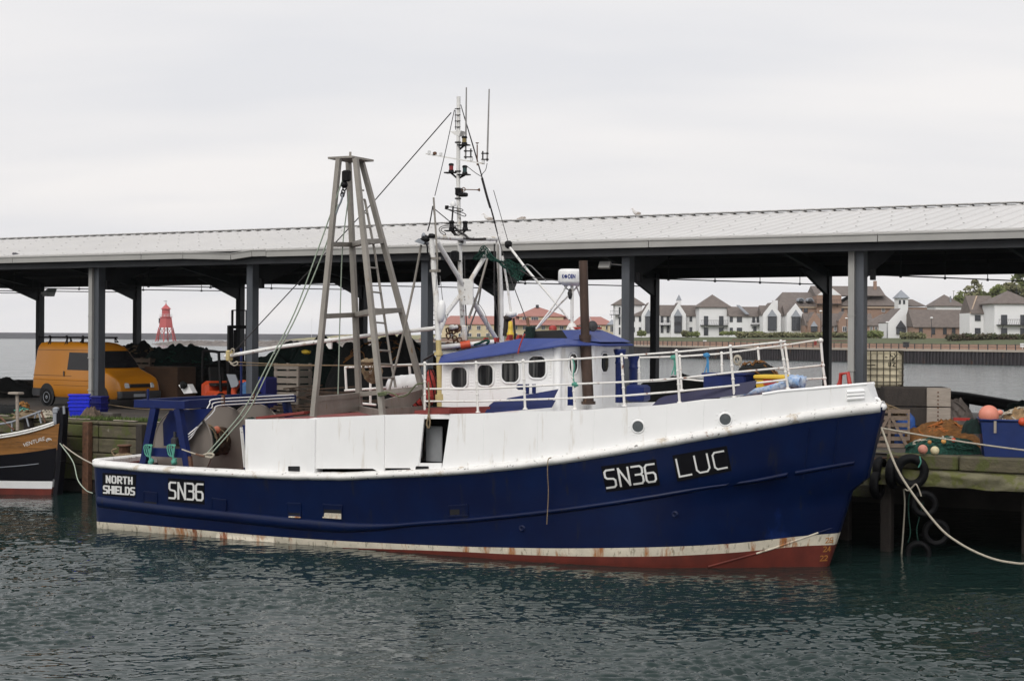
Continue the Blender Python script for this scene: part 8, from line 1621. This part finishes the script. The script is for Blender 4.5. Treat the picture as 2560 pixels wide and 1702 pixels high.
def qline(label, px, d, r_, m):
    mb = MB(); mb.tube(smooth_path([at(u, v, q) for (u, v), q in zip(px, d if isinstance(d, (list, tuple)) else [d] * len(px))], 5), r_, 6); solid('hanging_rope', mb, m, label, 'rope', 'ropes hanging with the tyres')
qline('pale rope hanging straight down the pile under the tyres', ((2259, 1222), (2262, 1260), (2258, 1330), (2254, 1384)), -.15, .020, M['rope']); qline('green rope strand hanging beside the pale rope', ((2283, 1215), (2272, 1245), (2272, 1290), (2276, 1330), (2270, 1355)), -.2, .014, M['net_teal'])
qline('teal rope holding the lowest tyre', ((2308, 1255), (2294, 1310), (2292, 1330), (2297, 1360)), -.3, .012, M['net_teal']); qline('grey rope knot tying the round tyre', ((2262, 1222), (2270, 1226), (2282, 1216), (2290, 1210), (2298, 1225), (2303, 1240)), -.45, .018, M['rope'])
qline('teal rope over the big tyre', ((2299, 1140), (2302, 1155), (2296, 1168)), -.5, .016, M['rope_teal']); qline('thin rusty rope along the coping left of the tyres', ((2170, 1149), (2200, 1145), (2245, 1142)), [.2, .1, -.1], .016, M['rust'])
# ---- bow mooring ropes
bwp = WB(s_end(2.9) - .05, -.1, 2.95)
mb = MB(); b0 = WB(*B(2203, 1068, 0)); mb.tube(smooth_path([b0, P(2250, 1185, 35.2), P(2340, 1308, 34.8), P(2400, 1358, 34.5), P(2470, 1392, 34.2), P(2530, 1406, 33.8), P(2580, 1405, 33.5), P(2680, 1370, 33.3), Q(32.6, -.6, QZ - .5), Q(33.0, -.22, QZ + .03), Q(33.4, .3, QZ + .03), Q(34.2, .9, QZ + .03)], 8), .026, 8); solid('mooring_rope', mb, M['rope'], 'thick slack mooring rope drooping from the bow to the right edge', 'rope')
mb = MB(); b0 = WB(*B(2206, 1070, 0)); mb.tube(sag(b0, P(2680, 1138, 36), .05) + [Q(33.0, .6, QZ + .05), Q(34.3, 1.1, QZ + .03)], .020, 8); solid('mooring_rope', mb, M['rope'], 'taut pale mooring rope running from the bow across the nets', 'rope')
# ---- birds on the shed roof
def bird(name, label, u, v, d, h, face, m, pose='stand'):
    b = at(u, v, d); r = empty(name, b, 0, label, 'bird', 'birds on the shed roof'); f = Vector((math.cos(face), math.sin(face), 0)); up = Vector((0, 0, 1)); mb = MB()
    if pose == 'stand': pts = [(-.62, .36), (-.40, .42), (-.15, .50), (.08, .58), (.20, .70), (.25, .84), (.30, .93), (.38, .92), (.46, .88), (.58, .83)]; rs = [.015, .07, .14, .17, .13, .075, .085, .07, .03, .006]
    else: pts = [(-.60, .20), (-.40, .26), (-.15, .34), (.10, .42), (.28, .48), (.40, .55), (.42, .48), (.36, .38), (.30, .32), (.27, .26)]; rs = [.02, .10, .20, .22, .15, .09, .08, .06, .03, .01]
    mb.tube([b + f * x * h + up * z * h for x, z in pts], [q * h for q in rs], 10); mb.build('body', m[0], r, True); mb = MB()
    side = Vector((-f.y, f.x, 0))
    for sg in (-1, 1): mb.ball(b + f * (-.18 * h) + up * (.50 if pose == 'stand' else .36) * h + side * sg * .12 * h, 1, 12, 8, (.30 * h, .07 * h, .13 * h))
    mb.build('wing', m[1], r, True); mb = MB()
    for sg in (-1, 1): mb.tube([b + side * sg * .06 * h, b + side * sg * .06 * h + up * .40 * h], .018 * h, 5); mb.bar(b + side * sg * .06 * h, b + side * sg * .06 * h + f * .13 * h + up * .01, .03 * h, .015)
    mb.build('legs', m[2], r, True)
GW = mat('gull_white_feathers', (.66, .64, .62), .8, dark=.9, scale=10); GG = mat('mottled_gull_wing', (.42, .37, .33), .8, dark=.6, scale=14); GL_ = mat('gull_leg_skin', (.45, .30, .26), .6); PG = mat('grey_pigeon_feathers', (.09, .085, .10), .7, dark=.6, scale=10)
bird('gull', 'mottled white gull standing on the roof ridge beside the mast stay', 1219, 562, RD, .44, R(180), (GW, GG, GL_)); bird('gull', 'hunched mottled gull preening on the roof ridge right of the mast', 1303, 557, RD, .36, R(0), (GG, GG, GL_), 'rest')
bird('gull', 'pale gull standing alone on the roof ridge above the far columns', 1589, 547, RD, .38, R(200), (GW, GG, GL_)); bird('pigeon', 'dark pigeon sitting on the roof sheet above the left gutter', 40, 644, ED + .5, .30, R(180), (PG, PG, GL_), 'rest')
# ================================================================== THE AIR
HZ = 0.00008
m = bpy.data.materials.new('sea_haze'); m.use_nodes = True; t = m.node_tree; t.nodes.remove(t.nodes['Principled BSDF'])
pv = t.nodes.new('ShaderNodeVolumePrincipled'); pv.inputs['Color'].default_value = (0.86, 0.88, 0.92, 1); pv.inputs['Density'].default_value = HZ; pv.inputs['Anisotropy'].default_value = 0.2
t.links.new(pv.outputs[0], t.nodes['Material Output'].inputs['Volume'])
mb = MB(); mb.box((0, 720, 16), (1500, 1640, 36)); o = mb.build('haze', m); tag(o, kind='stuff')
